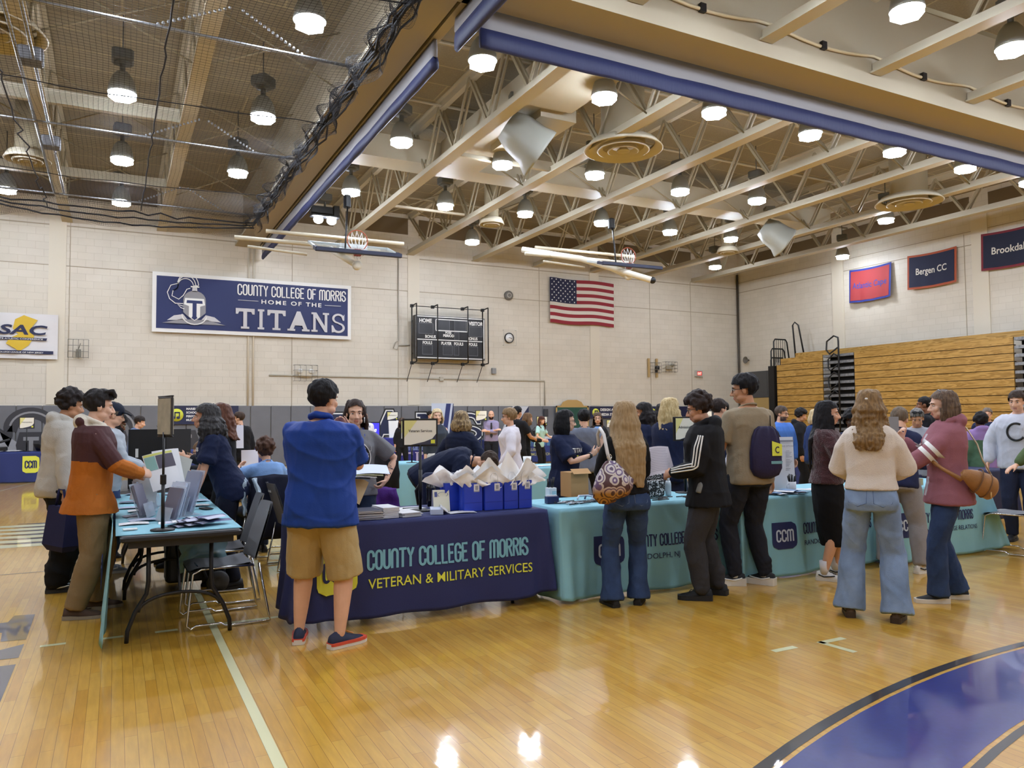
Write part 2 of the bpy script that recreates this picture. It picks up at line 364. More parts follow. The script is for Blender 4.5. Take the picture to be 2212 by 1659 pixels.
# floor paint
PNT = dict(rough=.32, coat=.8)
mb = MB()
def strip(mb, a, b, wd, z=.0012, mi=0):
    a, b = Vector((a[0], a[1], 0)), Vector((b[0], b[1], 0)); t = (b - a).normalized(); n = Vector((-t.y, t.x, 0)) * wd / 2; zz = Vector((0, 0, z))
    mb.add([a - n + zz, b - n + zz, b + n + zz, a + n + zz], [(0, 1, 2, 3)], mi)
strip(mb, (.655, -9), (.655, 24.3), .052)
for x0, x1 in ((-.43, -.28), (-.08, .07), (.27, .42)): strip(mb, (x0, 6.08), (x1, 6.08), .05)
strip(mb, (.68, 6.09), (2.3, 6.1), .05); strip(mb, (3.76, 3.645), (3.96, 3.645), .05); strip(mb, (4.17, 3.63), (4.4, 3.63), .05); strip(mb, (4.18, 3.65), (4.2, 3.38), .05)
strip(mb, (-2.9, 16.5), (-1.6, 24), .05); strip(mb, (8.2, 3.2), (9.6, 5.3), .04)
obj('court_line', mb, M('#dcd9a8', name='cream_paint', **PNT), floor)
strip_ = MB(); strip(strip_, (-16, 9.1), (6, 9.1), .03); obj('court_line', strip_, M('#5a4a35', **PNT), floor)
mb = MB(); cc = (5.2634, -5.1262)
def ring(mb, r0, r1, mi, z): 
    n = 160; vs = []
    for i in range(n + 1):
        a = 2 * pi * i / n
        vs += [(cc[0] + r0 * cos(a), cc[1] + r0 * sin(a), z), (cc[0] + r1 * cos(a), cc[1] + r1 * sin(a), z)]
    mb.add(vs, [(2 * i, 2 * i + 1, 2 * i + 3, 2 * i + 2) for i in range(n)], mi)
ring(mb, 8.07, 8.13, 0, .0012); ring(mb, 7.485, 8.045, 1, .0012); ring(mb, 7.42, 7.462, 0, .0012)
obj('center_circle', mb, [M('#17151a', **PNT), M('#1b2a78', var=.1, vscale=30, **PNT)], floor)
mb = MB()
def fl(mb, pts, mi=0, z=.0012):
    n = len(pts); ar = sum(pts[i][0] * pts[(i + 1) % n][1] - pts[(i + 1) % n][0] * pts[i][1] for i in range(n))
    mb.add([(x, y, z) for x, y in (pts if ar > 0 else pts[::-1])], [tuple(range(n))], mi)
fl(mb, [(-.54, 7.11), (-.68, 7.14), (-.7, 6.93), (-.95, 6.9), (-1.6, 6.9), (-1.6, 6.72), (-.78, 6.68), (-.7, 6.6), (-.68, 6.34), (-.53, 6.32)])
fl(mb, [(-.53, 6.2), (-.75, 6.05), (-1.6, 6.0), (-1.6, 5.85), (-.72, 5.87), (-.53, 5.86)])
fl(mb, [(-.53, 5.71), (-.53, 4.97), (-.62, 4.7), (-1.6, 4.7), (-1.6, 5.71)])
for k in range(6):
    y = 11.0 + k * .42; fl(mb, [(-1.0 - .1 * abs(k - 2), y), (-.75, y), (-.75, y + .25), (-1.05 - .12 * k, y + .25), (-1.5, y + .3), (-2.3, y + .45), (-1.6, y + .15)], 1); fl(mb, [(-.95, y + .25), (-.75, y + .25), (-.75, y + .4), (-1.3, y + .4)], 0)
fl(mb, [(-1.55, 20.1), (-1.2, 22.2), (-1.2, 18.9)]); fl(mb, [(-1.48, 20.2), (-1.2, 21.6), (-1.2, 19.3)], 2, .002)
obj('painted_lettering', mb, [M('#20233e', **PNT), M('#dcd9b0', **PNT), M('#27408c', **PNT)], floor)
# floor mats under the far right of the hall: none visible

# ------------------------------------------------------------------ roof structure
def truss(x, y0, y1, z=7.1, name='roof_truss', web=True, wd=.26):
    t = bpy.data.objects.new(name, None); COL.objects.link(t); t['kind'] = 'structure'; t.location = (x, (y0 + y1) / 2, 0); oy = (y0 + y1) / 2
    obj('bottom_chord', MB().box((0, 0, z + .015), (wd, y1 - y0, .03)).box((-.06, 0, z + .1), (.03, y1 - y0, .14)).box((.06, 0, z + .1), (.03, y1 - y0, .14)), TAN, t)
    obj('top_chord', MB().box((0, 0, ZC - .015), (.26, y1 - y0, .03)).box((0, 0, ZC - .1), (.12, y1 - y0, .15)), TAN, t)
    mb = MB(); y = y1 - 1.6; first = True
    if web:
        while y > y0 + .5:
            up = min(y + .825, y1 - .05) if not first else y1 - .1
            for a, b in ((y, up), (y, y - .825)):
                d = Vector((0, b - a, ZC - .1 - z - .1)); L = d.length; ang = math.atan2(d.y, d.z)
                for sx in (-.05, .05): mb.box((sx, (a + b) / 2 - oy, (z + ZC) / 2), (.035, .06, L), rot=Matrix.Rotation(-ang, 3, 'X'))
            mb.box((0, y - oy, (z + ZC) / 2), (.03, .03, ZC - z - .1)) if int(y * 10) % 3 == 0 else None
            first = False; y -= 1.65
        obj('web_bracing', mb, TAN2, t)
    return t
for x in (6.3, 8.82, 11.25, 13.7, 16.2, 18.7, 21.2): truss(x, 8.7, YB)
for x in (-13.4, -11, -8.6, -6.15, -3.72, -1.28, 1.12): truss(x, YF, YB)
for x in (6.15, 8.55, 11.0, 13.53, 16, 18.5, 21): truss(x, YF, 8.15)
# cross bracing between trusses
mb = MB()
for k, x in enumerate((6.3, 8.82, 11.25, 13.7, 16.2, 18.7)):
    for y in (11.3, 16.2, 21.0):
        mb.tube([(x, y, 7.2), (x + 2.45, y, 8.35)], .018, 5); mb.tube([(x, y, 8.35), (x + 2.45, y, 7.2)], .018, 5)
for x in (-6.15, -3.72, -1.28, 1.12):
    for y in (9, 13, 17, 21):
        mb.tube([(x, y, 7.2), (x + 2.4, y, 8.35)], .018, 5); mb.tube([(x, y, 8.35), (x + 2.4, y, 7.2)], .018, 5)
struct('trim_5', mb, TAN2)
mb = MB()
for y in (10.2, 12.65, 15.3, 18.9, 22.2): mb.tube([(4.1, y, 8.38), (XR, y, 8.38)], .03, 6)
for y in (13.2, 19.4): mb.box((0, y, 7.28), (30 if y < 15 else 8, .1, .1)) if False else None
mb.box((7.6, 14.9, 7.2), (2.5, .1, .08)); mb.box((7.4, 19.3, 7.2), (2.3, .08, .06)); mb.box((-2.5, 15.6, 7.3), (7.0, .12, .25)); mb.box((-2.5, 20.2, 7.3), (7.0, .12, .2))
struct('trim_6', mb, TAN)
# main girders with curtain slots
g = MB().box((3.615, 8.0, 7.7), (.43, 33, 1.6)).box((3.5, 8, 6.905), (.66, 33, .06)).box((3.96, 16.4, 7.2), (.05, 16, .5)).box((3.97, 16.4, 6.93), (.14, 16, .05))
struct('ceiling_girder', g, M('#aaa08a', .6))
obj('beam_slot', MB().box((3.87, 16.4, 7.05), (.09, 16, .1)), DARK, bpy.data.objects['ceiling_girder'])
g2 = MB().box((13.6, 8.38, 7.7), (20.1, .42, 1.6)).box((13.6, 8.42, 6.905), (20.1, .56, .06)).box((13.6, 8.78, 7.2), (20.1, .05, .5)).box((13.6, 8.8, 6.93), (20.1, .14, .05))
struct('ceiling_girder', g2, M('#aaa08a', .6))
o2 = bpy.data.objects['ceiling_girder.001']; obj('beam_slot', MB().box((13.6, 8.70, 7.05), (20, .07, .1)), DARK, o2)
# square supply ducts
mb = MB().box((12.2, 16.9, 7.75), (15.5, .75, .55)).box((7.2, 13.0, 7.75), (.95, 7.0, .6)).box((7.1, 10.6, 7.5), (1.1, 3.2, .35)).box((7.55, 13.6, 7.45), (.8, 2.2, .3))
d = tag(obj('air_duct', mb, TAN), 'tan square supply duct branching between the roof trusses', 'duct')
# round diffusers
def diffuser(name, x, y, z, R, label):
    t = thing(name, label, 'vent', (x, y, z))
    obj('duct_collar', MB().lathe([(R * .55, .05), (R * .55, .9), (R * .55, ZC - z - .02)], 28), TAN2, t)
    for k, (r0, r1, dz) in enumerate(((1.0, .82, 0), (.66, .5, -.02), (.4, .28, -.03), (.17, .02, -.03))):
        obj('cone_ring', MB().lathe([(R * r1, .16 + dz), (R * r1 * 1.02, .15 + dz), (R * r0, .0 + dz), (R * r0 - .03, -.015 + dz), (R * r1 * .97, .1 + dz)], 32, cap=(k == 3)), TAN, t)
diffuser('ceiling_diffuser', 9.25, 12.75, 7.05, .82, 'large round stepped air diffuser above the middle of the hall, biggest in view')
diffuser('ceiling_diffuser', 18.3, 12.7, 7.05, .82, 'large round stepped air diffuser near the hanging college banners')
diffuser('ceiling_diffuser', -1.7, 12.9, 7.1, .75, 'large round air diffuser seen through the black net')
diffuser('ceiling_diffuser', 9.35, 19.2, 7.0, .36, 'small round diffuser just right of the folded basketball hoop')
diffuser('ceiling_diffuser', 18.05, 19.1, 7.0, .36, 'small round diffuser above the far corner of the hall')
diffuser('ceiling_diffuser', -1.75, 19.0, 7.1, .45, 'small round diffuser seen through the net near the back wall')
# high-bay lamps
LENS = M('#e6efff', .4, emit=LAMP_POWER, name='lamp_lens'); SHADE = M('#9a9c96', .4, .3); BALL = M('#55554f', .6)
def lamp_proto():
    t = thing('high_bay_lamp', '', 'lamp')
    obj('stem', MB().tube([(0, 0, .3), (0, 0, .62)], .045, 10).tube([(0, 0, .62), (0, 0, 1.38)], .012, 6), BALL, t)
    obj('ballast_box', MB().rbox((0, 0, .62), (.34, .34, .2), .05).lathe([(.13, .49), (.13, .53)], 12), BALL, t)
    obj('lamp_shade', MB().lathe([(.055, .36), (.10, .34), (.16, .26), (.2, .15), (.225, .02), (.23, -.02), (.215, -.02), (.19, .12), (.15, .24), (.05, .32)], 24), SHADE, t)
    obj('lens', MB().lathe([(.205, .0), (.212, -.015), (.215, -.105), (.12, -.125), (.02, -.128)], 6, smooth=False), LENS, t)
    return t
LP = [(.02, 14.35, 'hanging lamp seen through the net, second row back'), (2.33, 10.55, 'hanging lamp at the top left just inside the net edge'), (2.32, 14.3, 'hanging lamp left of the girder beside a round bell housing'), (.04, 17.99, 'hanging lamp in the net with only its bright lens showing'), (2.35, 17.8, 'hanging lamp at the bottom right corner of the net'), (.05, 21.5, 'hanging lamp behind the net pipe near the back wall'),
      (5.0, 10.55, 'largest hanging lamp beside the end of the blue divider curtain'), (5.0, 14.36, 'hanging lamp right of the long divider curtain'), (5.01, 18.1, 'hanging lamp above the pipe of the folded hoop'),
      (7.45, 10.8, 'hanging lamp in front of the square duct under the curtain'), (7.43, 14.7, 'hanging lamp below the grey horn projector'), (7.55, 18.25, 'hanging lamp between girder truss and small round diffuser'),
      (9.62, 10.45, 'hanging lamp right of the largest round diffuser, touching the curtain'), (9.64, 14.4, 'hanging lamp just below the largest round diffuser'), (9.78, 18.0, 'hanging lamp right of the small round diffuser, third row'), (9.84, 21.6, 'hanging lamp nearest the back wall above the scoreboard'),
      (12.1, 10.45, 'hanging lamp under the middle of the blue curtain'), (12.25, 14.55, 'hanging lamp in the truss bay above the far hoop'), (12.2, 17.9, 'hanging lamp above the flag in the third row'), (14.5, 10.35, 'hanging lamp under the curtain, its stem hidden'), (14.55, 14.3, 'hanging lamp left of the small speaker horn'), (14.65, 17.9, 'hanging lamp directly above the far hoop'),
      (16.92, 10.35, 'hanging lamp at the right above the far round diffuser'), (19.35, 14.15, 'hanging lamp right of the horn speaker below the far diffuser'), (16.97, 17.8, 'hanging lamp beside the small diffuser in the far corner'), (19.6, 21.4, 'hanging lamp nearest the far corner, round lens'), (22.4, 18.1, 'hanging lamp beside the red banner on the right wall'),
      (9.6, 6.6, 'hanging lamp at the top right in the near bay'), (12.02, 6.58, 'hanging lamp cut by the right edge of the photo'), (.02, 10.5, 'hanging lamp in the net just above the frame')]
for x in (-4.8, -2.4): LP += [(x, y, 'hanging lamp of the near bays out of view') for y in (6.6, 10.5, 14.4, 18, 21.5)]
for x in (-2.4, 2.3, 5.0, 7.2, 14.5, 17.0, 19.4): LP += [(x, 6.6, 'hanging lamp of the near bays out of view')]
for x in (-4.8, -.0, 4.8, 9.6, 14.4, 19.2): LP += [(x, y, 'hanging lamp of the near bays out of view') for y in (2.8, -1.2, -5)]
LP += [(19.35, 10.3, 'hanging lamp of the near bays out of view'), (21.8, 6.6, 'hanging lamp of the near bays out of view')]
p0 = lamp_proto()
for i, (x, y, l) in enumerate(LP):
    o = p0 if i == 0 else dup(p0, (x, y, 7.1), 0)
    o.location = (x, y, 7.1); o.rotation_euler = (0, 0, (i * .37) % 1.0); tag(o, l, 'lamp', 'hanging high bay lamps')
# divider curtains rolled up under the girders
CGREY = M('#8e8d90', .7, bump=.15, bscale=6, stretch=(1, .2, 1)); CNAVY = M('#252d56', .6, bump=.35, bscale=7, stretch=(3, 3, .6), name='curtain_navy')
def curtain(label, a, b, z0, z1, z2, dirx, w=.05):
    t = thing('divider_curtain', label, 'curtain', (a[0], a[1], z0)); L = (b[0] - a[0]) if dirx else (b[1] - a[1]); n = max(8, int(L / .15))
    def sheet(za, zb, ww, amp):
        m = MB(); rings = []
        for i in range(n + 1):
            s = L * i / n; k = ww + amp * mnoise.noise((s * 1.7, za, 3)); e = amp * .6 * mnoise.noise((s * 2.3, 9, za))
            pr = [(-k * .6, zb), (-k, zb * .6 + za * .4), (-k, za + .03 + e), (-k * .3, za + e), (k * .3, za + e), (k, za + .03 + e), (k, zb * .6 + za * .4), (k * .6, zb)]
            rings.append([((s, p, q - z0) if dirx else (p, s, q - z0)) for p, q in pr])
        return m.rings(rings)
    obj('vinyl_band', sheet(z1, z2, w * .7, .006), CGREY, t); obj('rolled_skirt', sheet(z0, z1 + .02, w, .02), CNAVY, t)
    k = .2
    while k < L:
        p = (k, 0, 0) if dirx else (0, k, 0); obj('hanger_rod', MB().tube([(p[0], p[1], z2 - z0 - .03), (p[0], p[1], z2 - z0 + .12)], .008, 5), STEEL, t); k += 2.4
curtain('long rolled divider curtain hanging along the left girder, blue skirt below grey band', (3.95, 9.9), (3.95, 24.2), 6.46, 6.62, 6.9, False)
curtain('blue curtain end overlapping at the top centre of the ceiling', (4.0, 6.2), (4.0, 9.25), 6.44, 6.68, 6.9, False)
curtain('rolled divider curtain crossing the ceiling to the right, blue skirt below grey band', (4.2, 8.93), (23.4, 8.93), 6.40, 6.64, 6.95, True, .035)
# conduit sagging along the right girder
m = MB(); pts = []
for i in range(60):
    x = 4.5 + 19 * i / 59; pts.append((x, 8.13, 7.35 - .12 * abs(sin((x - 8.55) / 2.45 * pi)) + .05))
m.tube(pts, .025, 6); tag(obj('power_cable', m, M('#cbbd9c', .5)), 'pale cable swagged along the brown girder face at top right', 'cable')
for k in range(6):
    x = 7.3 + 2.45 * k; tag(obj('cable_clip', MB().box((x, 8.12, 7.3), (.1, .06, .12)), DARK), 'dark clip holding the swagged cable on the girder', 'clip', 'clips along the girder cable')
# ------------------------------------------------------------------ banners and fixtures of the back wall
BN = M('#1d2a5e', .55, bump=.1, bscale=5); SIL = M('#c9c9cd', .5); SIL2 = M('#8d8d93', .5)
def ribbon(mb, pts, w, o, mi, y, t=.003):
    L = []; R = []
    P = [Vector(p) for p in pts]
    for i, p in enumerate(P):
        d = (P[min(i + 1, len(P) - 1)] - P[max(i - 1, 0)])
        d = d.normalized() if d.length > 1e-9 else Vector((1, 0)); n = Vector((-d.y, d.x)) * w / 2
        L.append(p + n); R.append(p - n)
    vs = [(o[0] + q.x, y, o[1] + q.y) for q in L + R]; n = len(L)
    mb.add(vs, [(n + i, n + i + 1, i + 1, i) for i in range(n - 1)], mi)
def helmet_emblem(place_flat, place_rib, s, full=True):
    """knight helmet crest: place_flat(pts, mi, layer), place_rib(pts, w, mi, layer); mi 0 dark, 1 silver, 2 white, 3 grey"""
    if full:
        place_flat([(-1.2 * s, -.92 * s), (-.9 * s, -.68 * s), (-.5 * s, -.6 * s), (-.3 * s, -.85 * s)], 1, 1); place_flat([(1.2 * s, -.92 * s), (.9 * s, -.68 * s), (.5 * s, -.6 * s), (.3 * s, -.85 * s)], 1, 1)
        place_flat([(-1.4 * s, -1.05 * s), (-.6 * s, -.84 * s), (.6 * s, -.84 * s), (1.4 * s, -1.05 * s)], 3, 1)
    dome = [(x * s, y * s) for x, y in [(-.5, -.5), (-.5, .1)] + arc(0, .1, .5, .45, 180, 0, 10) + [(.5, -.5), (0, -.95)]]
    place_flat(dome, 3, 2); place_flat([(-.12 * s, .5 * s), (.12 * s, .5 * s), (.1 * s, .72 * s), (-.1 * s, .72 * s)], 1, 2)
    place_flat([(x * s, y * s) for x, y in ((-.42, .18), (.42, .18), (.47, -.12), (.25, -.2), (.25, -.7), (0, -.9), (-.25, -.7), (-.25, -.2), (-.47, -.12))], 2, 3)
    place_flat([(x * s, y * s) for x, y in ((-.34, .08), (.34, .08), (.36, -.06), (.09, -.06), (.09, -.68), (.13, -.76), (0, -.86), (-.13, -.76), (-.09, -.68), (-.09, -.06), (-.36, -.06))], 0, 4)
    place_rib([(x * s, y * s) for x, y in [(-.55, -.6)] + arc(0, -.62, .55, .45, 190, 350, 10)], .05 * s, 2, 4)
    place_rib([(x * s, y * s) for x, y in [(-.18, .74), (.2, .74)]], .06 * s, 2, 3)
    for a, b, c_, d_ in ((.0, .62, .5, .62), (-.05, .55, .42, .5), (-.1, .45, .36, .36)):
        place_rib([(x * s, y * s) for x, y in [(.12 - a * .3, .78)] + arc(-.3 + a, .75, c_ * .95, d_, 8, 165, 10) + arc(-.95, .8, .22, .28, 20, -90, 5)], .035 * s, 2, 3)
    place_rib([(x * s, y * s) for x, y in [(-.75, .85), (-1.05, .75), (-1.2, .4), (-1.1, .1), (-.85, -.1), (-.5, -.1)]], .035 * s, 2, 3)
    place_rib([(x * s, y * s) for x, y in [(-.95, .5), (-1.0, .25), (-.7, .1), (-.5, .3), (-.35, .6), (-.2, .66)]], .035 * s, 2, 3)
    place_rib([(x * s, y * s) for x, y in [(-.5, -.22), (-.75, -.15), (-.6, -.3), (-.45, -.35)]], .035 * s, 2, 3)
by = YB - .12
def banner(label, x0, x1, z0, z1, y, border, mats):
    t = thing('wall_banner', label, 'banner', (x0, y, z0)); W, H = x1 - x0, z1 - z0
    def f(u, v): return (u * W, .012 * sin(u * 19) * sin(v * 5 + 1) + .01 * sin(u * 7 + v * 3), v * H)
    obj('border_cloth', MB().grid(f, 40, 8), mats[0], t)
    if border: obj('printed_field', MB().grid(lambda u, v: (border + u * (W - 2 * border), f((border + u * (W - 2 * border)) / W, (border + v * (H - 2 * border)) / H)[1] - .006, border + v * (H - 2 * border)), 40, 8), mats[1], t)
    return t, f, W, H
t, f, W, H = banner('long navy banner with helmet crest reading home of the titans', .89, 6.76, 4.12, 5.88, by, .11, [WHITE, BN])
def onb(u, v, k=.03): return (u, f(u / W, v / H)[1] - k, v)
m = MB(); stroke_text(m, 'COUNTY COLLEGE OF MORRIS', lambda u, v: onb(2.36 + u, 1.24 + v), .31, .12, .80, 0); obj('lettering', m, WHITE, t)
m = MB(); text(m, 'HOME OF THE', lambda u, v: onb(3.05 + u, 1.0 + v), .13, 1.85, .02, 0, space=1.3); m.prism([(0, 0), (.6, 0), (.6, .012), (0, .012)], .002, (2.36, -.05, 1.06)); m.prism([(0, 0), (.52, 0), (.52, .012), (0, .012)], .002, (5.0, -.05, 1.06)); obj('lettering', m, WHITE, t)
m = MB(); x = 2.3
for ch, wd in (('T', .55), ('I', .24), ('T', .55), ('A', .66), ('N', .56), ('S', .46)):
    for P in LT[ch]: m.prism([(x + p[0] * wd * (2.0 if ch == 'I' else 1), .2 + p[1] * .62) for p in P], .006, (0, -.04, 0))
    x += wd + .07
obj('lettering', m, SIL, t)
m = MB(); ex, ez = 1.14, .92
helmet_emblem(lambda pts, mi, la: m.prism([(ex + u, ez + v) for u, v in pts], .003, (0, -.03 - .004 * la, 0), mi=mi), lambda pts, wd, mi, la: ribbon(m, pts, wd, (ex, ez), mi, -.034 - .004 * la), .62)
obj('helmet_crest', m, [BN, SIL, WHITE, SIL2], t)
t, f, W, H = banner('white conference banner with yellow state outline, cut by the left edge', -3.3, -1.45, 3.24, 4.47, YB - .09, 0, [M('#dcdbdc', .5, bump=.1, bscale=4)])
m = MB(); nj = [(.1, 1.0), (.3, 1.12), (.62, 1.0), (.5, .82), (.45, .7), (.55, .55), (.42, .3), (.2, .12), (.12, .2), (-.1, .34), (-.02, .48), (.18, .6), (.05, .75)]
m.prism([(.75 + u, v + .06) for u, v in nj], .003, (0, -.03, 0)); obj('state_outline', m, M('#d8b62e', .5), t)
m = MB(); text(m, 'GSAC', lambda u, v: (.05 + u + v * .25, -.04, .66 + v), .26, 1.5, .03); m.prism([(-.2, .5), (1.58, .5), (1.6, .57), (-.2, .57)], .002, (0, -.036, 0), mi=0)
m.prism([(-.2, .13), (1.75, .13), (1.75, .22), (-.2, .22)], .002, (0, -.036, 0))
text(m, 'GARDEN STATE ATLETIC CONFERENCE', lambda u, v: (.0 + u, -.042, .515 + v), .04, 1.5, .01, 1); text(m, 'COMMUNITY COLLEGE LEAGUE OF NEW JERSEY', lambda u, v: (.02 + u, -.042, .15 + v), .04, 1.5, .01, 1)
obj('lettering', m, [M('#1a2047', .5), WHITE], t)
# flag
t = thing('wall_flag', 'american flag with slightly wavy stripes pinned on the back wall', 'flag', (14.27, YB - .1, 5.08)); W, H = 2.86, 1.7
def fw(u, v): return (u * W, .03 * sin(u * 9 + v) - .02, v * H - .05 * u * H * .6 - .03 * sin(u * 7.5 - .8) * (1 if u > .1 else u * 10))
RED = M('#8e1f2e', .7); m = MB()
for k in range(13):
    u0 = 0 if k < 6 else .4
    m.grid(lambda u, v: fw(u0 + (1 - u0) * u, (k + v) / 13), 30, 2, k % 2)
for k in range(13): pass
obj('stripe_field', m, [RED, M('#d6d2c8', .7)], t)
m = MB(); m.grid(lambda u, v: (fw(.4 * u, 6 / 13 + 7 / 13 * v)[0], fw(.4 * u, .7)[1] - .004, fw(.4 * u, 6 / 13 + 7 / 13 * v)[2]), 12, 4)
for r in range(9):
    for c in range(6 if r % 2 == 0 else 5):
        u = .4 * ((c + (.5 if r % 2 == 0 else 1)) / 6); v = 6 / 13 + 7 / 13 * ((r + .6) / 9.2); p = fw(u, v)
        m.prism([(.035 * (1 if j % 2 == 0 else .45) * sin(j * pi / 5), .035 * (1 if j % 2 == 0 else .45) * cos(j * pi / 5)) for j in range(10)], .002, (p[0], p[1] - .008, p[2]), mi=1)
obj('star_field', m, [M('#1a1c3e', .7), WHITE], t)
# scoreboard with guard cage
sx, sz, sw_, sh = 8.83, 3.55, 2.56, 1.46; sy = YB - .5
t = thing('scoreboard', 'black scoreboard with home and visitor panels behind a guard frame', 'scoreboard', (sx, sy, sz))
obj('cabinet', MB().box((sw_ / 2, .12, sh / 2), (sw_, .24, sh)), M('#0e0f14', .4), t)
def frame_rib(m, x0, z0, x1, z1, w, y, mi=0, r=0):
    m.prism([(x0, z0), (x1, z0), (x1, z0 + w), (x0, z0 + w)], .004, (0, y, 0), mi=mi); m.prism([(x0, z1 - w), (x1, z1 - w), (x1, z1), (x0, z1)], .004, (0, y, 0), mi=mi)
    m.prism([(x0, z0), (x0 + w, z0), (x0 + w, z1), (x0, z1)], .004, (0, y, 0), mi=mi); m.prism([(x1 - w, z0), (x1, z0), (x1, z1), (x1 - w, z1)], .004, (0, y, 0), mi=mi)
m = MB(); frame_rib(m, .02, .02, sw_ - .02, sh - .02, .03, -.001); frame_rib(m, .72, .95, 1.92, 1.36, .03, -.001); m.prism([(.03, .63), (sw_ - .03, .63), (sw_ - .03, .66), (.03, .66)], .004, (0, -.001, 0))
obj('white_trim', m, WHITE, t)
for a, b, c_, d_ in ((.8, 1.0, 1.23, 1.32), (1.42, 1.0, 1.84, 1.32), (.13, .85, .63, 1.18), (1.98, .82, 2.45, 1.15), (.26, .15, .6, .45), (1.0, .15, 1.33, .45), (1.4, .15, 1.57, .45), (1.95, .15, 2.28, .45), (1.42, .68, 1.58, .92)):
    m = MB(); m.prism([(a, b), (c_, b), (c_, d_), (a, d_)], .004, (0, -.001, 0)); frame_rib(m, a - .012, b - .012, c_ + .012, d_ + .012, .01, -.002, 1); obj('digit_panel', m, [M('#26272c', .3), M('#6e6f76', .4)], t)
m = MB()
for s_, x, z, h, wd in (('HOME', .14, 1.22, .13, .45), ('VISITOR', 1.95, 1.2, .13, .54), ('BONUS', .35, .7, .1, .38), ('BONUS', 1.9, .69, .1, .38), ('POSS', 1.08, .87, .07, .22), ('PERIOD', 1.0, .76, .09, .4), ('FOULS', .26, .49, .1, .34), ('PLAYER', .93, .49, .1, .38), ('FOULS', 1.4, .49, .1, .34), ('FOULS', 1.95, .49, .1, .32)):
    text(m, s_, lambda u, v: (x + u, -.008, z + v), h, wd, .035)
obj('lettering', m, WHITE, t)
m = MB()
for gx in (-.12, .62, 1.72, 2.48):
    for gz in (-.16, 1.75): m.box((gx, -.0, gz), (.1, .1, .1)); m.tube([(gx, 0, gz), (gx, -.45, gz + .02)], .02, 6)
    m.tube([(gx, -.45, -.14), (gx, -.45, 1.77)], .02, 6); m.tube([(gx, 0, gz - 1.9 if False else -.16), (gx, .5, -.75)], .012, 5)
for gz in (-.16, 1.75): m.tube([(-.12, 0, gz), (2.48, 0, gz)], .014, 6)
m.tube([(-.12, 0, -.16), (-.12, 0, 1.75)], .022, 6); m.tube([(2.48, 0, -.16), (2.48, 0, 1.75)], .022, 6)
for gx in (.05, 2.35):
    for gz in (.2, 1.3): m.tube([(gx, .2, gz), (gx, .5, gz)], .02, 6)
obj('guard_frame', m, BLACK, t)
# clock with guard, round speaker, exit sign, boxes
t = thing('wall_clock', 'round black-rimmed wall clock behind a clear guard', 'clock', (12.58, YB - .03, 4.43), RD(0))
RX = Matrix.Rotation(pi / 2, 3, 'X')
obj('clock_face', MB().lathe([(.16, 0), (.16, .03), (.01, .031)], 28, rot=RX), WHITE, t); obj('rim', MB().lathe([(.16, 0), (.185, .0), (.185, .05), (.16, .05), (.16, .0)], 28, rot=RX, cap=False), BLACK, t)
obj('clock_hand', MB().box((.05, -.035, .0), (.12, .004, .012), rot=Matrix.Rotation(.5, 3, 'Y')).box((.03, -.037, .0), (.18, .004, .008), rot=Matrix.Rotation(0.1, 3, 'Y')), BLACK, t)
m = MB(); frame_rib(m, -.26, -.28, .26, .28, .012, -.1); [m.tube([(a, 0, b), (a, -.1, b)], .006, 5) for a in (-.25, .25) for b in (-.27, .27)]; obj('guard', m, M('#b9b6ac', .4), t)
t = thing('wall_speaker', 'small round grey speaker high on the back wall', 'speaker', (12.57, YB - .02, 5.97)); obj('body', MB().lathe([(.17, 0), (.17, .06), (.14, .09), (.01, .09)], 24, rot=RX), M('#6d6b66', .5), t); obj('grille_ring', MB().lathe([(.1, .09), (.1, .1), (.06, .1), (.06, .09)], 20, rot=RX, cap=False), M('#a8a6a0', .5), t)
t = thing('exit_sign', 'small lit red exit sign on the back wall near the far corner', 'sign', (21.38, YB - .06, 3.32)); obj('housing', MB().box((0, 0, 0), (.36, .1, .24)), M('#b9b7b0', .4), t)
obj('sign_face', MB().prism([(-.12, -.08), (.12, -.08), (.12, .08), (-.12, .08)], .003, (0, -.055, 0)), M('#a81d1d', .4, emit=1.0), t); m = MB(); text(m, 'EXIT', lambda u, v: (u, -.06, -.05 + v), .1, .19, .01, 0, 'C'); obj('lettering', m, M('#ff9a8a', .4, emit=4), t)
m = MB(); [m.tube([(a, -.05, -.2), (a, -.05, -.12)], .004, 4) for a in (-.16, 0, .16)]; obj('guard_wire', m, STEEL, t)
tag(obj('junction_box', MB().rbox((11.95, YB - .06, 3.22), (.16, .1, .2), .01), M('#8f9294', .5)), 'small grey electrical box at the lower right of the scoreboard', 'box')
tag(obj('electrical_conduit', MB().tube([(4.2, YB - .03, 2.92), (14.05, YB - .03, 2.9), (14.05, YB - .03, 2.0)], .025, 8).rbox((9.95, YB - .04, 2.9), (.14, .08, .14), .01), M('#b9b3a3', .5)), 'long pale conduit running under the scoreboard to the pads', 'conduit')
tag(obj('wall_wire', MB().tube([(8.4, YB - .03, 7), (8.4, YB - .03, 4.15), (8.3, YB - .05, 4.1), (8.22, YB - .05, 3.9), (8.35, YB - .05, 3.85), (8.4, YB - .04, 4.0), (8.8, YB - .04, 4.02)], .02, 6), M('#a9a394', .5)), 'grey wire with a coiled loop left of the scoreboard', 'wire')
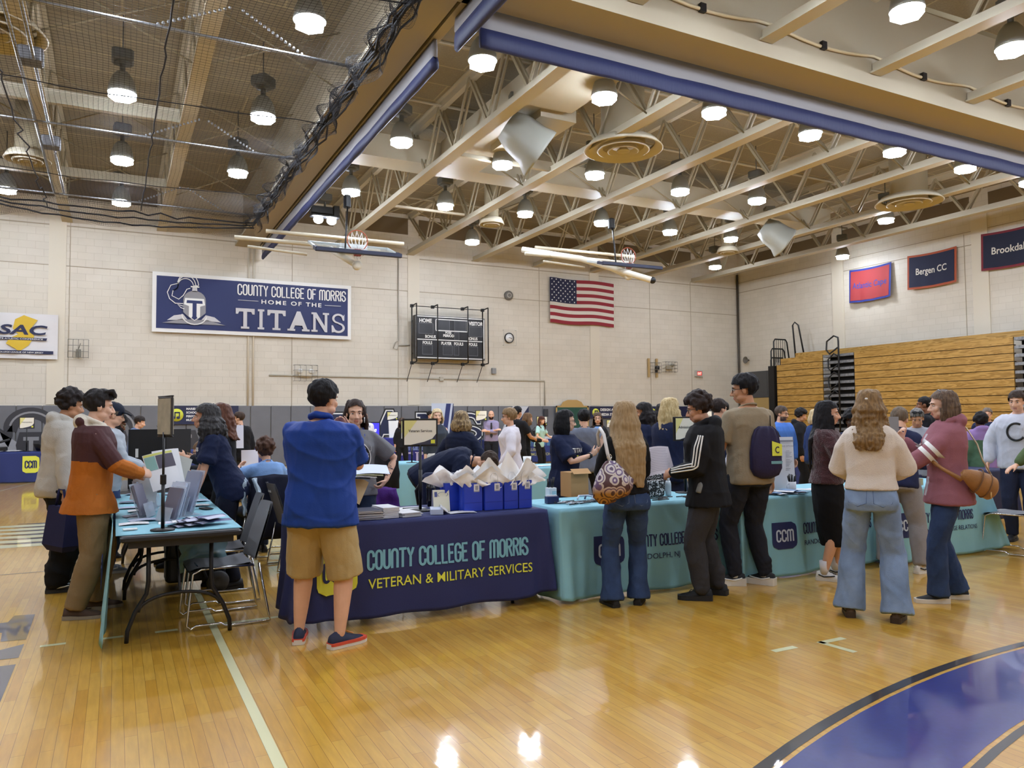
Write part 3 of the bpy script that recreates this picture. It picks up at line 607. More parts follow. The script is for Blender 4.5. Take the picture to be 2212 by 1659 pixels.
def wire_cage(name, label, x, z, w, h, d, lamp):
    t = thing(name, label, 'light' if lamp else 'cage', (x, YB - .02, z)); m = MB()
    for k in range(5): m.tube([(-w / 2 + w * k / 4, 0, -h / 2), (-w / 2 + w * k / 4, -d, -h / 2), (-w / 2 + w * k / 4, -d, h / 2), (-w / 2 + w * k / 4, 0, h / 2)], .007, 4)
    for k in range(4): m.tube([(-w / 2, 0, -h / 2 + h * k / 3), (-w / 2, -d, -h / 2 + h * k / 3), (w / 2, -d, -h / 2 + h * k / 3), (w / 2, 0, -h / 2 + h * k / 3)], .007, 4)
    obj('wire_guard', m, M('#8f8c84', .5, .5), t); return t
t = wire_cage('guarded_fixture', 'wire cage guarding a small fixture left of the long banner', -.95, 3.55, .5, .5, .25, False); obj('fixture', MB().rbox((0, -.06, -.12), (.12, .1, .22), .02).tube([(0, -.08, 0), (.05, -.15, .15)], .012, 6), M('#7d7a70', .6), t)
t = wire_cage('emergency_light', 'twin-head emergency light in a wire guard above the back pads', 5.3, 3.0, .72, .5, .22, True); obj('battery_box', MB().rbox((0, -.07, .0), (.42, .1, .2), .02), CREAM, t)
for s_ in (-.17, .17): obj('lamp_head', MB().ell((s_, -.13, .06), (.08, .06, .08)), WHITE, t)
t = wire_cage('emergency_light', 'emergency light in a wire guard left of the exit sign', 19.83, 3.55, .6, .4, .22, True); obj('battery_box', MB().rbox((0, -.07, -.02), (.3, .1, .16), .02), M('#a9a28f', .5), t); obj('lamp_head', MB().ell((.12, -.13, .08), (.09, .06, .06)), M('#8d8878', .4), t)
t = wire_cage('guarded_camera', 'dark camera in a wire guard with tan wooden posts', 19.1, 3.5, .45, .4, .2, False); obj('camera_body', MB().ell((.1, -.1, 0), (.1, .1, .1)).box((.1, -.05, -.1), (.05, .1, .2)), BLACK, t)
for s_ in (-.28, .12): obj('wooden_post', MB().rbox((s_, -.04, 0), (.09, .06, .75), .01), M('#b59a68', .6), t)
tag(obj('horn_speaker', MB().lathe([(.03, .2), (.05, .1), (.14, .0), (.15, 0), (.13, .02), (.02, .12)], 18, c=(XR - .22, 23.9, 3.9), rot=Matrix.Rotation(-pi / 2, 3, 'Y') @ Matrix.Rotation(pi, 3, 'X')), M('#6f6a60', .5)), 'small grey horn speaker on the right wall above the door', 'speaker')
# college banners on the right wall
def cbanner(label, txt, yc, zc, w, h, bc, fc, tc, drape=.02):
    t = thing('college_banner', label, 'banner', (XR - .05, yc, zc))
    def f(u, v): return (-.02 - drape * (1 - v) * abs(sin(u * 11)) - .05 * (1 - v), w / 2 - u * w, (v - .5) * h - .04 * sin(u * pi))
    obj('border_cloth', MB().grid(f, 24, 10), bc, t)
    k = .07
    obj('printed_field', MB().grid(lambda u, v: Vector(f(k / w + u * (1 - 2 * k / w), k / h + v * (1 - 2 * k / h))) - Vector((.008, 0, 0)), 24, 10), fc, t)
    m = MB(); text(m, txt, lambda u, v: Vector(f(.5 + u / w, .5 + (v - .1) / h)) - Vector((.016, 0, 0)), .22, w * (.62 if len(txt) < 10 else .8), .015, 0, 'C'); obj('lettering', m, tc, t)
cbanner('red college banner with blue border on the right wall', 'Atlantic Cape', 17.95, 6.2, 1.7, 1.2, M('#2a3a8f', .7), M('#a33a3c', .75), M('#39408f', .7), .06)
cbanner('navy college banner with orange border reading bergen', 'Bergen CC', 15.65, 6.3, 1.7, 1.15, M('#a8502f', .7), M('#1a1f3c', .75), M('#dedbd2', .7))
cbanner('navy college banner with dark red border, cut by the right edge', 'Brookdale', 13.15, 6.5, 1.75, 1.15, M('#7a2330', .7), M('#191f38', .75), M('#dedbd2', .7))
# corner door with grey transom
dr = struct('door_1', MB().box((XR - .03, 22.9, 1.15), (.06, 1.9, 2.3)), M('#b99d63', .5))
obj('transom_panel', MB().box((XR - .03, 22.9, 2.9), (.06, 2.1, 1.0)).box((XR - .05, 22.9, 2.9), (.04, .06, 1.0)).box((XR - .05, 22.9, 2.36), (.08, 2.1, .1)), M('#4c4d4e', .5), dr)
obj('door_handle', MB().box((XR - .09, 22.2, 1.05), (.05, .5, .06)), STEEL, dr)

# ------------------------------------------------------------------ bleachers
def oak():
    m, nt, b, N, L = nodes_mat('oak_board')
    tc = N('TexCoord'); mp = N('Mapping'); mp.inputs['Scale'].default_value = (1, .35, 4); L(tc.outputs['Object'], mp.inputs[0])
    wv = N('TexNoise'); wv.inputs['Scale'].default_value = 2.2; wv.inputs['Detail'].default_value = 3; wv.inputs['Distortion'].default_value = 1.8; L(mp.outputs[0], wv.inputs['Vector'])
    sn = N('Math'); sn.operation = 'MULTIPLY'; sn.inputs[1].default_value = 30; L(wv.outputs[0], sn.inputs[0]); s2 = N('Math'); s2.operation = 'SINE'; L(sn.outputs[0], s2.inputs[0])
    r = N('ValToRGB'); r.color_ramp.elements[0].color = lin('#94702f'); r.color_ramp.elements[1].color = lin('#b8924c')
    mm = N('MapRange'); mm.inputs[1].default_value = -1; mm.inputs[2].default_value = .6; L(s2.outputs[0], mm.inputs[0]); L(mm.outputs[0], r.inputs[0]); L(r.outputs[0], b.inputs['Base Color']); b.inputs['Roughness'].default_value = .4
    return m
OAK = oak(); BX = 22.35
bl = thing('bleacher', 'folded stack of oak bleacher boards against the right wall', 'bleacher', (BX, 12, 0))
ROWS = 16
def zrow(k): return 3.9 if k == 0 else 3.70 - .235 * (k - 1)
SEC = [(-4, 13.15), (14.3 - .0, 19.0), (21.9, 21.9)]
for k in range(ROWS):
    z1 = zrow(k); z0 = z1 - .215
    back = k == 0; xo = .42 if k == 0 else (.02 + .0 * k)
    for j, (y0, y1) in enumerate(((12.5, 17.7), (19.03, 21.15 if k > 1 else 20.95))):
        if k == 0: continue
        obj('bench_board', MB().box((xo, (y0 + y1) / 2 - 12, (z0 + z1) / 2), (.05, y1 - y0, z1 - z0)).box((xo + .2, (y0 + y1) / 2 - 12, z1 - .02), (.4, y1 - y0, .03)), OAK, bl)
obj('bench_board', MB().box((.42, (9 + 20.6) / 2 - 12, 3.79), (.05, 11.6, .22)), OAK, bl)
for k in range(1, ROWS):
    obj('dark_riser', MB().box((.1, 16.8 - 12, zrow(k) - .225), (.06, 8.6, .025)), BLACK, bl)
for (ya, yb) in ((17.73, 19.0), (11.1, 12.47)):
    for k in range(1, ROWS):
        obj('step_tread', MB().box((.25, (ya + yb) / 2 - 12, zrow(k) - .06), (.5, yb - ya, .09)), M('#83868a', .5, .3, var=.35, vscale=14), bl)
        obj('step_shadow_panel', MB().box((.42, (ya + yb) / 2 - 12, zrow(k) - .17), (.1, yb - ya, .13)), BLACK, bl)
m = MB(); m.tube([(-.12, 18.25 - 12, .2), (-.1, 18.25 - 12, 4.1), (-.08, 18.28 - 12, 4.25), (-.08, 18.45 - 12, 4.32), (-.08, 18.75 - 12, 4.15), (-.08, 18.78 - 12, 3.85), (-.08, 18.65 - 12, 3.7), (-.08, 18.3 - 12, 3.9)], .03, 8)
for z in (3.4, 2.75, 2.1, 1.5): m.tube([(-.1, 18.3 - 12, z + .2), (-.1, 18.45 - 12, z + .3), (-.1, 18.7 - 12, z + .1), (-.1, 18.7 - 12, z - .2), (-.1, 18.6 - 12, z - .3), (-.1, 18.3 - 12, z - .1)], .025, 7)
obj('aisle_handrail', m, BLACK, bl)
obj('end_panel', MB().box((.35, 21.35 - 12, 1.75), (.9, .28, 3.4)), BLACK, bl)
for k, (za, xa) in enumerate(((4.5, .15), (4.13, -.0), (3.78, -.02), (3.42, -.04))):
    m = MB(); y = 21.4 - 12
    m.tube([(xa - .02, y, za - 1.2), (xa - .02, y, za - .1), (xa + .05, y, za), (xa + .6, y, za), (xa + .68, y, za - .1), (xa + .75, y - .1, za - 1.2)], .028, 7)
    for q in range(1, 6): m.tube([(xa + q * .115, y, za), (xa + q * .115, y, za - .9)], .01, 5)
    obj('end_guard_rail', m, BLACK, bl)
m = MB(); m.tube([(.62, 20.75 - 12, 3.3), (.62, 20.9 - 12, 5.0), (.68, 20.85 - 12, 5.12), (.76, 20.75 - 12, 5.0), (.78, 20.5 - 12, 3.7)], .03, 8); obj('end_guard_rail', m, BLACK, bl)

# ------------------------------------------------------------------ batting net cage under the left ceiling
NETM = M('#15161c', .8)
net = thing('batting_net', 'black batting cage net drawn up under the left half of the ceiling', 'net', (0, 13, 6.5))
def nz(x, y):
    d = min(abs(y - c) for c in (6.3, 10.6, 14.9, 19.5)); e = (d / 2.15)
    return .0 - .20 * min(1, e) ** .7 + .05 * mnoise.noise((x * .8, y * .6, 0)) + (.12 if x > 2.6 else 0) * (x - 2.6)
m = MB(); X0, X1, Y0, Y1, cs = -3.6, 3.05, 6.6, 19.6, .07
nx = int((X1 - X0) / cs); ny = int((Y1 - Y0) / cs); rw = .0022
def wig(x, y): return (x + .03 * mnoise.noise((x * 1.2, y * 1.1, 5)), y + .05 * mnoise.noise((x * 1.1, y * .9, 9)))
def net_line(m, pts, r): m.tube(pts, r, 3, cap=False, smooth=False)
for i in range(nx + 1):
    x = X0 + i * cs; net_line(m, [(*wig(x, Y0 + (Y1 - Y0) * j / 60)[:1], wig(x, Y0 + (Y1 - Y0) * j / 60)[1] - 13, nz(x, Y0 + (Y1 - Y0) * j / 60)) for j in range(61)], rw)
for j in range(ny + 1):
    y = Y0 + j * cs; net_line(m, [(wig(X0 + (X1 - X0) * i / 34, y)[0], wig(X0 + (X1 - X0) * i / 34, y)[1] - 13, nz(X0 + (X1 - X0) * i / 34, y)) for i in range(35)], rw)
o = obj('ceiling_netting', m, NETM, net)
def hang(a, b, ztop, zbot, amp, cell, fold):
    m = MB(); a, b = Vector(a), Vector(b); d = (b - a); L = d.length; d.normalize(); nn = Vector((-d.y, d.x, 0))
    def P(s, v):
        h = zbot(s); z = ztop + (h - ztop) * v
        off = amp * mnoise.noise((s * fold, v * 2, 1)) + amp * .6 * sin(s * fold * 3 + v * 2)
        return a + d * (s + .08 * mnoise.noise((s * 3, v * 3, 7))) + nn * off + Vector((0, 0, z - a.z + 0.03 * mnoise.noise((s * 4, v, 2))))
    nv = 13; ns = int(L / cell)
    for k in range(nv + 1): net_line(m, [P(L * i / (ns // 2), k / nv) for i in range(ns // 2 + 1)], .0024)
    for i in range(ns + 1): net_line(m, [P(L * i / ns, v / 8) for v in range(9)], .0024)
    return m
obj('side_netting', hang((3.0, 6.6 - 13, 0), (3.02, 19.6 - 13, 0), .12, lambda s: -.25 - .14 * abs(sin(s * 1.5)), .12, .03, 1.7), NETM, net)
obj('side_netting', hang((2.95, 6.6 - 13, 0), (2.9, 19.6 - 13, 0), .1, lambda s: -.12 - .1 * abs(sin(s * 1.1)), .16, .03, 2.3), NETM, net)
obj('end_netting', hang((-3.6, 19.6 - 13, 0), (3.0, 19.6 - 13, 0), .05, lambda s: -.28 - .22 * abs(sin(s * 1.25 + .4)), .1, .035, 1.9), NETM, net)
def rope(pts, r, mat=NETM, nm='border_rope'): obj(nm, MB().tube(pts, r, 6), mat, net)
def noisy(a, b, n, amp, sag=0, seed=0):
    a, b = Vector(a), Vector(b)
    return [a + (b - a) * (i / n) + Vector((amp * mnoise.noise((i * .9, seed, 0)), amp * mnoise.noise((i * .9, seed, 4)), amp * mnoise.noise((i * .9, seed, 8)) - sag * sin(pi * i / n))) for i in range(n + 1)]
for k in range(5): rope(noisy((2.95 + .03 * k, -6.4, -.02 - .04 * k), (2.98, 6.6, -.05 - .03 * k), 30, .10, .02, k * 3.1), .016 + .006 * (k % 2), nm='gathered_net_bundle')
for k in range(3): rope(noisy((-3.6, 6.6, -.06), (3.0, 6.62, -.1 - .05 * k), 22, .07, .05 + .12 * k, 40 + k), .018, nm='gathered_net_bundle')
for y in (8.4, 12.4, 17.0): rope(noisy((-3.6, y - 13, -.1), (3.0, y - 13, -.1), 14, .04, .1, y), .008)
rope(noisy((.55, -6.4, -.1), (.45, 6.4, -.12), 40, .06, .0, 3), .012); rope(noisy((-1.5, -3, -.25), (-1.4, 6.4, -.25), 30, .12, .0, 13), .012)
for y in (10.6, 14.9, 19.5): obj('cross_pipe', MB().tube([(-4.5, y - 13, .08), (3.1, y - 13, .08)], .024, 8), STEEL, net)
for x in (-1.28, -1.1): obj('winch_pipe', MB().tube([(x, -6.6, .14 if x > -1.2 else .1), (x, 6.6, .14 if x > -1.2 else .1)], .024, 8), STEEL, net)
for y in (10.6, 14.9, 19.5):
    for x, dx in ((.35, 1.0), (2.3, -.9)):
        m = MB(); n = 16
        for i in range(n):
            p = Vector((x + dx * i / n, y - 13 + .05, .1 + .5 * i / n)); m.lathe([(.014, -.02), (.022, 0), (.014, .02)], 6, c=p, smooth=False)
        obj('chain', m, STEEL, net)
for y in (12.6, 16.4): obj('pulley_block', MB().rbox((-1.15, y - 13, .22), (.32, .25, .22), .04), M('#6a6a6c', .4, .5), net)
# ------------------------------------------------------------------ folded basketball hoops and horn projectors
GLASS = M('#b9c9cc', .08, alpha=.25, name='backboard_glass')
def hoop(name, label, o, rz, tilt, lightbox):
    # local: board lies in x (width) / y (height, folded back) plane; y=0 padded lower edge
    t = thing(name, label, 'basketball hoop', o, rz); T = Matrix.Rotation(tilt, 3, 'X')
    P = lambda x, y, z: tuple(T @ Vector((x, y, z)))
    obj('glass_board', MB().box(P(0, .53, 0), (1.72, .98, .012), rot=T), GLASS, t)
    obj('board_frame', MB().box(P(0, 1.05, 0), (1.83, .05, .05), rot=T).box(P(-.9, .53, 0), (.05, 1.0, .05), rot=T).box(P(.9, .53, 0), (.05, 1.0, .05), rot=T), M('#c8d2d4', .3, .4), t)
    obj('edge_padding', MB().rbox((0, 0, 0), (1.88, .1, .09), .02).box(P(-.91, .12, 0), (.07, .28, .08), rot=T).box(P(.91, .12, 0), (.07, .28, .08), rot=T), M('#171d38', .5), t)
    obj('target_square', MB().box(P(-.3, .35, -.01), (.05, .45, .006), rot=T).box(P(.3, .35, -.01), (.05, .45, .006), rot=T).box(P(0, .57, -.01), (.65, .05, .006), rot=T), WHITE, t)
    R0 = Vector((.0, .22, .30)); rm = obj('rim', MB().tube([(R0.x + .225 * cos(a * pi / 12), R0.y - .02, R0.z + .225 * sin(a * pi / 12)) for a in range(25)], .011, 6), M('#a34a30', .5), t)
    obj('rim_bracket', MB().box((0, .2, .03), (.14, .12, .14)), M('#8e3320', .5), t)
    m = MB()
    for k in range(12):
        a = k * pi / 6; c_ = (a + pi / 3)
        for s_ in (1, -1):
            pts = [(R0.x + r * cos(a + s_ * q * .5), R0.y + .02 - .06 * q - .35 * q * q * 0, R0.z + r * sin(a + s_ * q * .5) - .3 * q) for q, r in ((0, .22), (.33, .19), (.66, .15), (1, .12))]
            m.tube(pts, .006, 4)
    obj('net', m, WHITE, rm)
    obj('main_mast', MB().tube([(-.3 if lightbox else -.1, 1.5, .35), (.0, .3, -.22)], .07, 10).lathe([(.1, -.05), (.1, .05), (.02, .06)], 16, c=(0, .2, -.25), rot=Matrix.Rotation(pi / 2, 3, 'X')), M('#d8d4c6', .4), t)
    obj('cross_pipe', MB().tube([(-2.4, 1.6, .45), (.9, 1.6, .45)], .05, 8).tube([(-1.6, 2.6, .9), (1.8, 2.6, .9)], .05, 8).tube([(-2.2, .9, .12), (-.95, .9, .05)], .03, 8), TAN, t)
    obj('hoist_strap', MB().tube([(-.2, .5, .1), (-.05, .9, 1.25)], .02, 6).rbox((-.05, .95, 1.35), (.16, .16, .3), .05), BLACK, t)
    if lightbox: obj('motor_box', MB().rbox((.05, .9, .25), (.62, .35, .18), .01), M('#c7cfd2', .4), t)
    return t
hoop('basketball_hoop', 'folded basketball hoop with a glass board left of the scoreboard', (4.62, 16.0, 5.12), RD(-2), RD(20), True)
hoop('basketball_hoop', 'folded basketball hoop with a white mast above the flag', (12.15, 16.4, 5.55), RD(-3), RD(14), False)
obj('support_mast', MB().tube([(-2.2, 2.2, .7), (-1.0, 1.0, .3), (-.1, .1, -.18), (.35, -.35, -.42)], .085, 10), M('#ddd9ca', .4), bpy.data.objects['basketball_hoop.001'])
obj('mast_cap', MB().ell((.37, -.37, -.43), (.09, .09, .09)), BLACK, bpy.data.objects['basketball_hoop.001'])
def horn(label, o, rz, s):
    t = thing('horn_projector', label, 'speaker', o, rz)
    R = Matrix.Rotation(RD(35), 3, 'X')
    rings = [[tuple(R @ Vector((w * sx, y, h * sz + zo))) for sx, sz in ((-1, -.6), (-.6, -1), (.6, -1), (1, -.6), (1, .6), (.6, 1), (-.6, 1), (-1, .6))] for y, w, h, zo in ((.38, .05, .05, 0), (.36, .26, .26, 0), (.1, .36, .34, 0), (-.25, .4, .36, -.02), (-.45, .52, .42, -.06), (-.5, .52, .42, -.06))]
    m = MB().rings([[tuple(Vector(p) * s) for p in r] for r in rings], smooth=True); obj('horn_body', m, M('#a2a59c', .45), t)
    obj('yoke', MB().tube([(0, .1 * s, .2 * s), (0, .12 * s, .75 * s)], .05 * s, 8), M('#7d8078', .5), t)
    obj('bracket_plate', MB().rbox((0, .1 * s, .78 * s), (.3 * s, .3 * s, .08), .02), M('#6a6a60', .5), t)
horn('big pale grey horn loudspeaker hanging below the square duct', (6.95, 12.9, 7.0), RD(75), 1.0)
horn('smaller pale grey horn loudspeaker hanging near the far corner', (17.1, 16.2, 6.9), RD(60), .95)
t = thing('flood_fixture', 'black caged flood fixture with two bright bulbs above the folded hoop', 'lamp', (4.98, 20.6, 6.95)); obj('cage_frame', MB().rbox((0, 0, .1), (.8, .3, .05), .05).rbox((-.1, 0, .25), (.6, .25, .2), .03).box((.3, 0, .25), (.15, .25, .3)), BLACK, t)
for s_ in (-.18, .18): obj('bulb', MB().ell((s_, -.02, .0), (.13, .13, .11)), LENS, t)
obj('stem', MB().tube([(0, 0, .3), (0, 0, 1.52)], .03, 8).rbox((0, 0, .6), (.34, .34, .2), .04), BALL, t)
# ------------------------------------------------------------------ chairs and tables
PLAST = M('#7d7e82', .45, name='grey_plastic'); TBLK = M('#1d1c1f', .5, bump=.15, bscale=300)
def chair_proto():
    t = thing('stacking_chair', '', 'chair')
    def seat(u, v):
        x = (u - .5) * .44; y = (v - .5) * .44 + .02; return (x, y, .445 + .012 * (2 * u - 1) ** 2 - .02 * (1 - (2 * v - 1) ** 2) - (.03 * max(0, v - .85) / .15))
    m = MB().grid(seat, 10, 10).grid(lambda u, v: Vector(seat(1 - u, v)) - Vector((0, 0, .018)), 10, 10); obj('seat', m, PLAST, t)
    def back(u, v):
        w = .44 - .05 * v; x = (u - .5) * w; z = .45 + .42 * v; y = -.2 - .13 * v - .03 * (1 - (2 * u - 1) ** 2)
        if v > .85: x *= 1 - .12 * (v - .85) / .15
        return (x, y, z)
    m = MB().grid(back, 10, 10).grid(lambda u, v: Vector(back(1 - u, v)) - Vector((0, .015, 0)), 10, 10); obj('backrest', m, PLAST, t)
    obj('hand_slot', MB().box((0, -.345, .79), (.11, .012, .028)), M('#d8d8d6', .5), t)
    for s in (-1, 1):
        x = s * .22
        obj('sled_leg', MB().tube([(x, -.24, .44), (x * 1.1, -.31, .05), (x * 1.1, -.32, .015), (x * 1.1, -.26, .011), (x * 1.1, .0, .011), (x * 1.1, .03, .035), (x * 1.1, .2, .035), (x * 1.1, .23, .015), (x * 1.08, .26, .04), (x, .22, .40), (x, .16, .43), (x, -.2, .43)], .009, 7), CHROME, t)
    obj('frame_bar', MB().tube([(-.22, .17, .425), (.22, .17, .425)], .009, 6).tube([(-.22, -.2, .425), (.22, -.2, .425)], .009, 6), CHROME, t)
    return t
ch0 = chair_proto(); _c = [0]
def chair(x, y, rz, label, group='grey stacking chairs'):
    o = ch0 if _c[0] == 0 else dup(ch0, (x, y, 0), rz); _c[0] += 1
    o.location = (x, y, 0); o.rotation_euler = (0, 0, rz); tag(o, label, 'chair', group); return o
chair(.72, 6.22, RD(92), 'grey stacking chair pushed under the near end of the black-edged table, closest of the pair')
chair(.78, 6.95, RD(88), 'grey stacking chair just behind the nearest chair at the left table')
chair(1.75, 8.1, RD(-88), 'grey stacking chair with a black bag below its seat, behind the blue polo man')
chair(1.55, 9.0, RD(-100), 'grey stacking chair draped with dark jackets behind the seated woman')
chair(2.15, 7.1, RD(200), 'grey stacking chair draped with a purple jacket behind the navy table')
chair(2.8, 6.95, RD(160), 'grey chair with a backpack hung on it behind the gift bags')
chair(3.6, 11.6, RD(170), 'grey stacking chair with a dark coat at the far light blue table')
chair(8.75, 4.95, RD(14), 'grey stacking chair at the right edge, its back to the viewer')
chair(4.5, 7.0, RD(170), 'grey stacking chair hidden behind the middle light blue table')
chair(5.6, 6.55, RD(180), 'grey stacking chair under the seated person with a laptop')
def folding_table(label, x0, x1, y0, y1, z=.74, group='folding tables'):
    cx, cy = (x0 + x1) / 2, (y0 + y1) / 2; t = thing('folding_table', label, 'table', (cx, cy, 0), 0, group); W, D = x1 - x0, y1 - y0
    obj('tabletop', MB().rbox((0, 0, z - .02), (W, D, .04), .03).box((0, 0, z - .06), (W - .1, D - .1, .05)), TBLK, t)
    lengthy = D > W
    for e in (-1, 1):
        q = e * ((D if lengthy else W) / 2 - .2); sp = (W if lengthy else D) / 2
        def P(a, zz): return (a, q, zz) if lengthy else (q, a, zz)
        for s in (-1, 1): obj('leg', MB().tube([P(s * (sp - .18), z - .07), P(s * (sp - .18), .40), P(s * (sp - .17), .32), P(s * (sp - .1), .2), P(s * (sp - .055), .08), P(s * (sp - .05), .0)], .0145, 8), TBLK, t)
        obj('leg_arch', MB().tube([P((sp - .12) * cos(a), .2 + .11 * sin(a)) for a in [pi * i / 14 for i in range(15)]], .012, 7), TBLK, t)
        obj('leg_brace', MB().tube([P(0, z - .08) if not lengthy else (0, q * .25, z - .08), P(0, .31)], .009, 6), TBLK, t)
    return t
folding_table('black folding table at left with a light blue cloth, near end uncovered', .035, .80, 5.68, 7.51)
folding_table('second black folding table of the left row, behind the brochure stands', .035, .80, 7.54, 9.37)
folding_table('third black folding table of the left row beyond the blue cloth', .035, .80, 9.42, 11.25)
folding_table('folding table hidden under the navy veteran services cloth', 1.27, 3.10, 5.56, 6.32, .735)
folding_table('folding table under the light blue cloth next to the navy one', 3.27, 5.0, 5.47, 6.2, .735)
folding_table('folding table under the middle light blue cloth with a mug on it', 5.1, 6.93, 5.33, 6.06, .735)
folding_table('folding table under the last light blue cloth at the right', 7.02, 8.6, 5.22, 5.95, .735)
AQ = dict(rough=.8, bump=.12, bscale=160)
MAQ = M('#86bccb', name='aqua_cloth', **AQ); MNV = M('#252c5e', name='navy_cloth', **AQ)
class Cloth:
    def __init__(s, name, label, x0, x1, y0, y1, z, mat, seed, amp=.012, hem=.015, flare=(.05, .05), group='draped tablecloths', back=True):
        s.x0, s.x1, s.y0, s.y1, s.z, s.seed, s.amp, s.hem = x0, x1, y0, y1, z, seed, amp, hem; s.flare = flare
        m = MB(); nx = int((x1 - x0) / .025); W = x1 - x0
        m.grid(lambda u, v: (x0 + u * W, y0 + v * (y1 - y0), z + .002 * mnoise.noise((u * 9, v * 4, seed))), nx // 2, 8)
        m.grid(lambda u, v: s.front(x0 + u * W, v), nx, 26)
        for side, X in ((-1, x0), (1, x1)):
            def sd(u, v, side=side, X=X):
                k = 1 - v; fl = s.flare[0 if side < 0 else 1]
                y = y0 + (1 - u if side > 0 else u) * 0 + u * (y1 - y0); base = s.front(X, v)
                wv = .02 * k * sin(u * 17 + seed) + .015 * k * mnoise.noise((u * 6, v, seed))
                return (base[0] * (1 - u) + (X + side * fl * k * (1 - u) * .5) * u + side * wv * min(1, u * 4) + side * fl * .3 * k * min(1, u * 3), base[1] * max(0, 1 - u * 5) + y * min(1, u * 5), s.hem + (z - s.hem) * v + (base[2] - (s.hem + (z - s.hem) * v)) * (1 - min(1, u * 5)))
            m.grid(sd, 24, 18)
        s.o = obj(name, m, mat); tag(s.o, label, 'tablecloth', group)
        sol = s.o.modifiers.new('thick', 'SOLIDIFY'); sol.thickness = .003; sol.offset = 0
    def front(s, x, v):
        k = 1 - v; W = s.x1 - s.x0; u = (x - s.x0) / W; z = s.hem + (s.z - s.hem) * v
        edge = max(0, 1 - min(u, 1 - u) * W / .3)
        f = s.amp * k * (sin(x * 5.2 + s.seed * 2) + .8 * sin(x * 11.3 + s.seed + 1.5 * v)) + .5 * s.amp * k * mnoise.noise((x * 7, v * 3, s.seed))
        f += edge * k * .035 * (sin(x * 34 + s.seed) + .6) + .02 * k
        hz = (1 - v) * .02 * mnoise.noise((x * 2.2, 0, s.seed)) + (.05 * edge * k * (1 if s.seed % 2 else .4))
        fl = (-s.flare[0] if u < .5 else s.flare[1]) * edge * k
        return Vector((x + fl, s.y0 - f - .004 * (k > 0) - edge * k * .03, z + hz * k))
    def place(s, X, Z, off=.007):
        def f(u, w):
            x = X + u; zt = Z + w; p = s.front(x, (zt - s.hem) / (s.z - s.hem)); return (x, p.y - off, zt)
        return f
navy = Cloth('tablecloth', 'navy cloth with yellow and blue veteran and military services lettering', 1.2, 3.17, 5.5, 6.36, .752, MNV, 1.0, .012, .06, (.1, .03))
lb2 = Cloth('tablecloth', 'light blue cloth on the table beside the navy one, behind the woman with the handbag', 3.24, 5.03, 5.43, 6.24, .752, MAQ, 2.0, .014, .012, (.02, .06))
lb3 = Cloth('tablecloth', 'light blue cloth on the middle table, behind the person in the black skirt', 5.07, 6.97, 5.28, 6.1, .752, MAQ, 5.0, .014, .012, (.06, .06))
lb4 = Cloth('tablecloth', 'light blue cloth on the last table at right, end flaring to the floor', 6.99, 8.62, 5.16, 5.99, .752, MAQ, 8.0, .014, .012, (.05, .35))
for c, s in ((navy, MNV),): pass
def logo(cl, X, Z, w, h, fill, ink, part='college_logo'):
    m = MB(); P = cl.place(X, Z); r = .22 * w; pts = [(0, h), (w - r, h)] + arc(w - r, h - r, r, r, 90, 0, 6)[1:] + [(w, r)] + arc(w - r, r, r, r, 0, -90, 6)[1:] + arc(r, r, r, r, 270, 180, 6)
    rows = 10
    def wid(t):  # horizontal extent at height t
        xs0 = 0 if t > r else r - math.sqrt(max(0, r * r - (r - t) ** 2)); e = max(0, t - (h - r)) or max(0, r - t)
        return xs0, w - (r - math.sqrt(max(0, r * r - e * e)))
    L = [(wid(h * i / rows), h * i / rows) for i in range(rows + 1)]; vs = []; n = 12
    for (a, b), t in L: vs += [P(a + (b - a) * j / n, t) for j in range(n + 1)]
    m.add(vs, [(i * (n + 1) + j, i * (n + 1) + j + 1, (i + 1) * (n + 1) + j + 1, (i + 1) * (n + 1) + j) for i in range(rows) for j in range(n)], 0)
    P2 = cl.place(X, Z, .011); stroke_text(m, 'CCM', lambda u, v: P2(w * .17 + u, h * .3 + v), h * .4, .17, w * .66 / (h * .4 * 1.92), 1)
    obj(part, m, [fill, ink], cl.o)
YL = M('#dfe34e', .7); LBL = M('#78b4cc', .7); INK = M('#202a5a', .7); LAV = M('#c3cfe0', .7)
logo(navy, 1.27, .26, .30, .32, YL, INK)
m = MB(); stroke_text(m, 'COUNTY COLLEGE OF MORRIS', navy.place(1.65, .41), .13, .15, .76); obj('lettering', m, LBL, navy.o)
m = MB(); text(m, 'VETERAN & MILITARY SERVICES', navy.place(1.65, .27), .075, 1.36, .006); obj('lettering', m, YL, navy.o)
for cl, X, tx, sub, sw in ((lb2, 3.57, 3.97, 'RANDOLPH, NJ', .5), (lb3, 5.45, 5.86, 'RANDOLPH, NJ', .5), (lb4, 7.02, 7.32, 'ENROLLMENT & COLLEGE RELATIONS', 1.05)):
    logo(cl, X, .26, .31, .25, INK, LAV)
    m = MB(); stroke_text(m, 'COUNTY COLLEGE OF MORRIS', cl.place(tx, .385), .095, .14, .74 if cl is not lb4 else .78); obj('lettering', m, INK, cl.o)
    m = MB(); text(m, sub, cl.place(tx, .275), .048, sw, .004); obj('lettering', m, INK, cl.o)
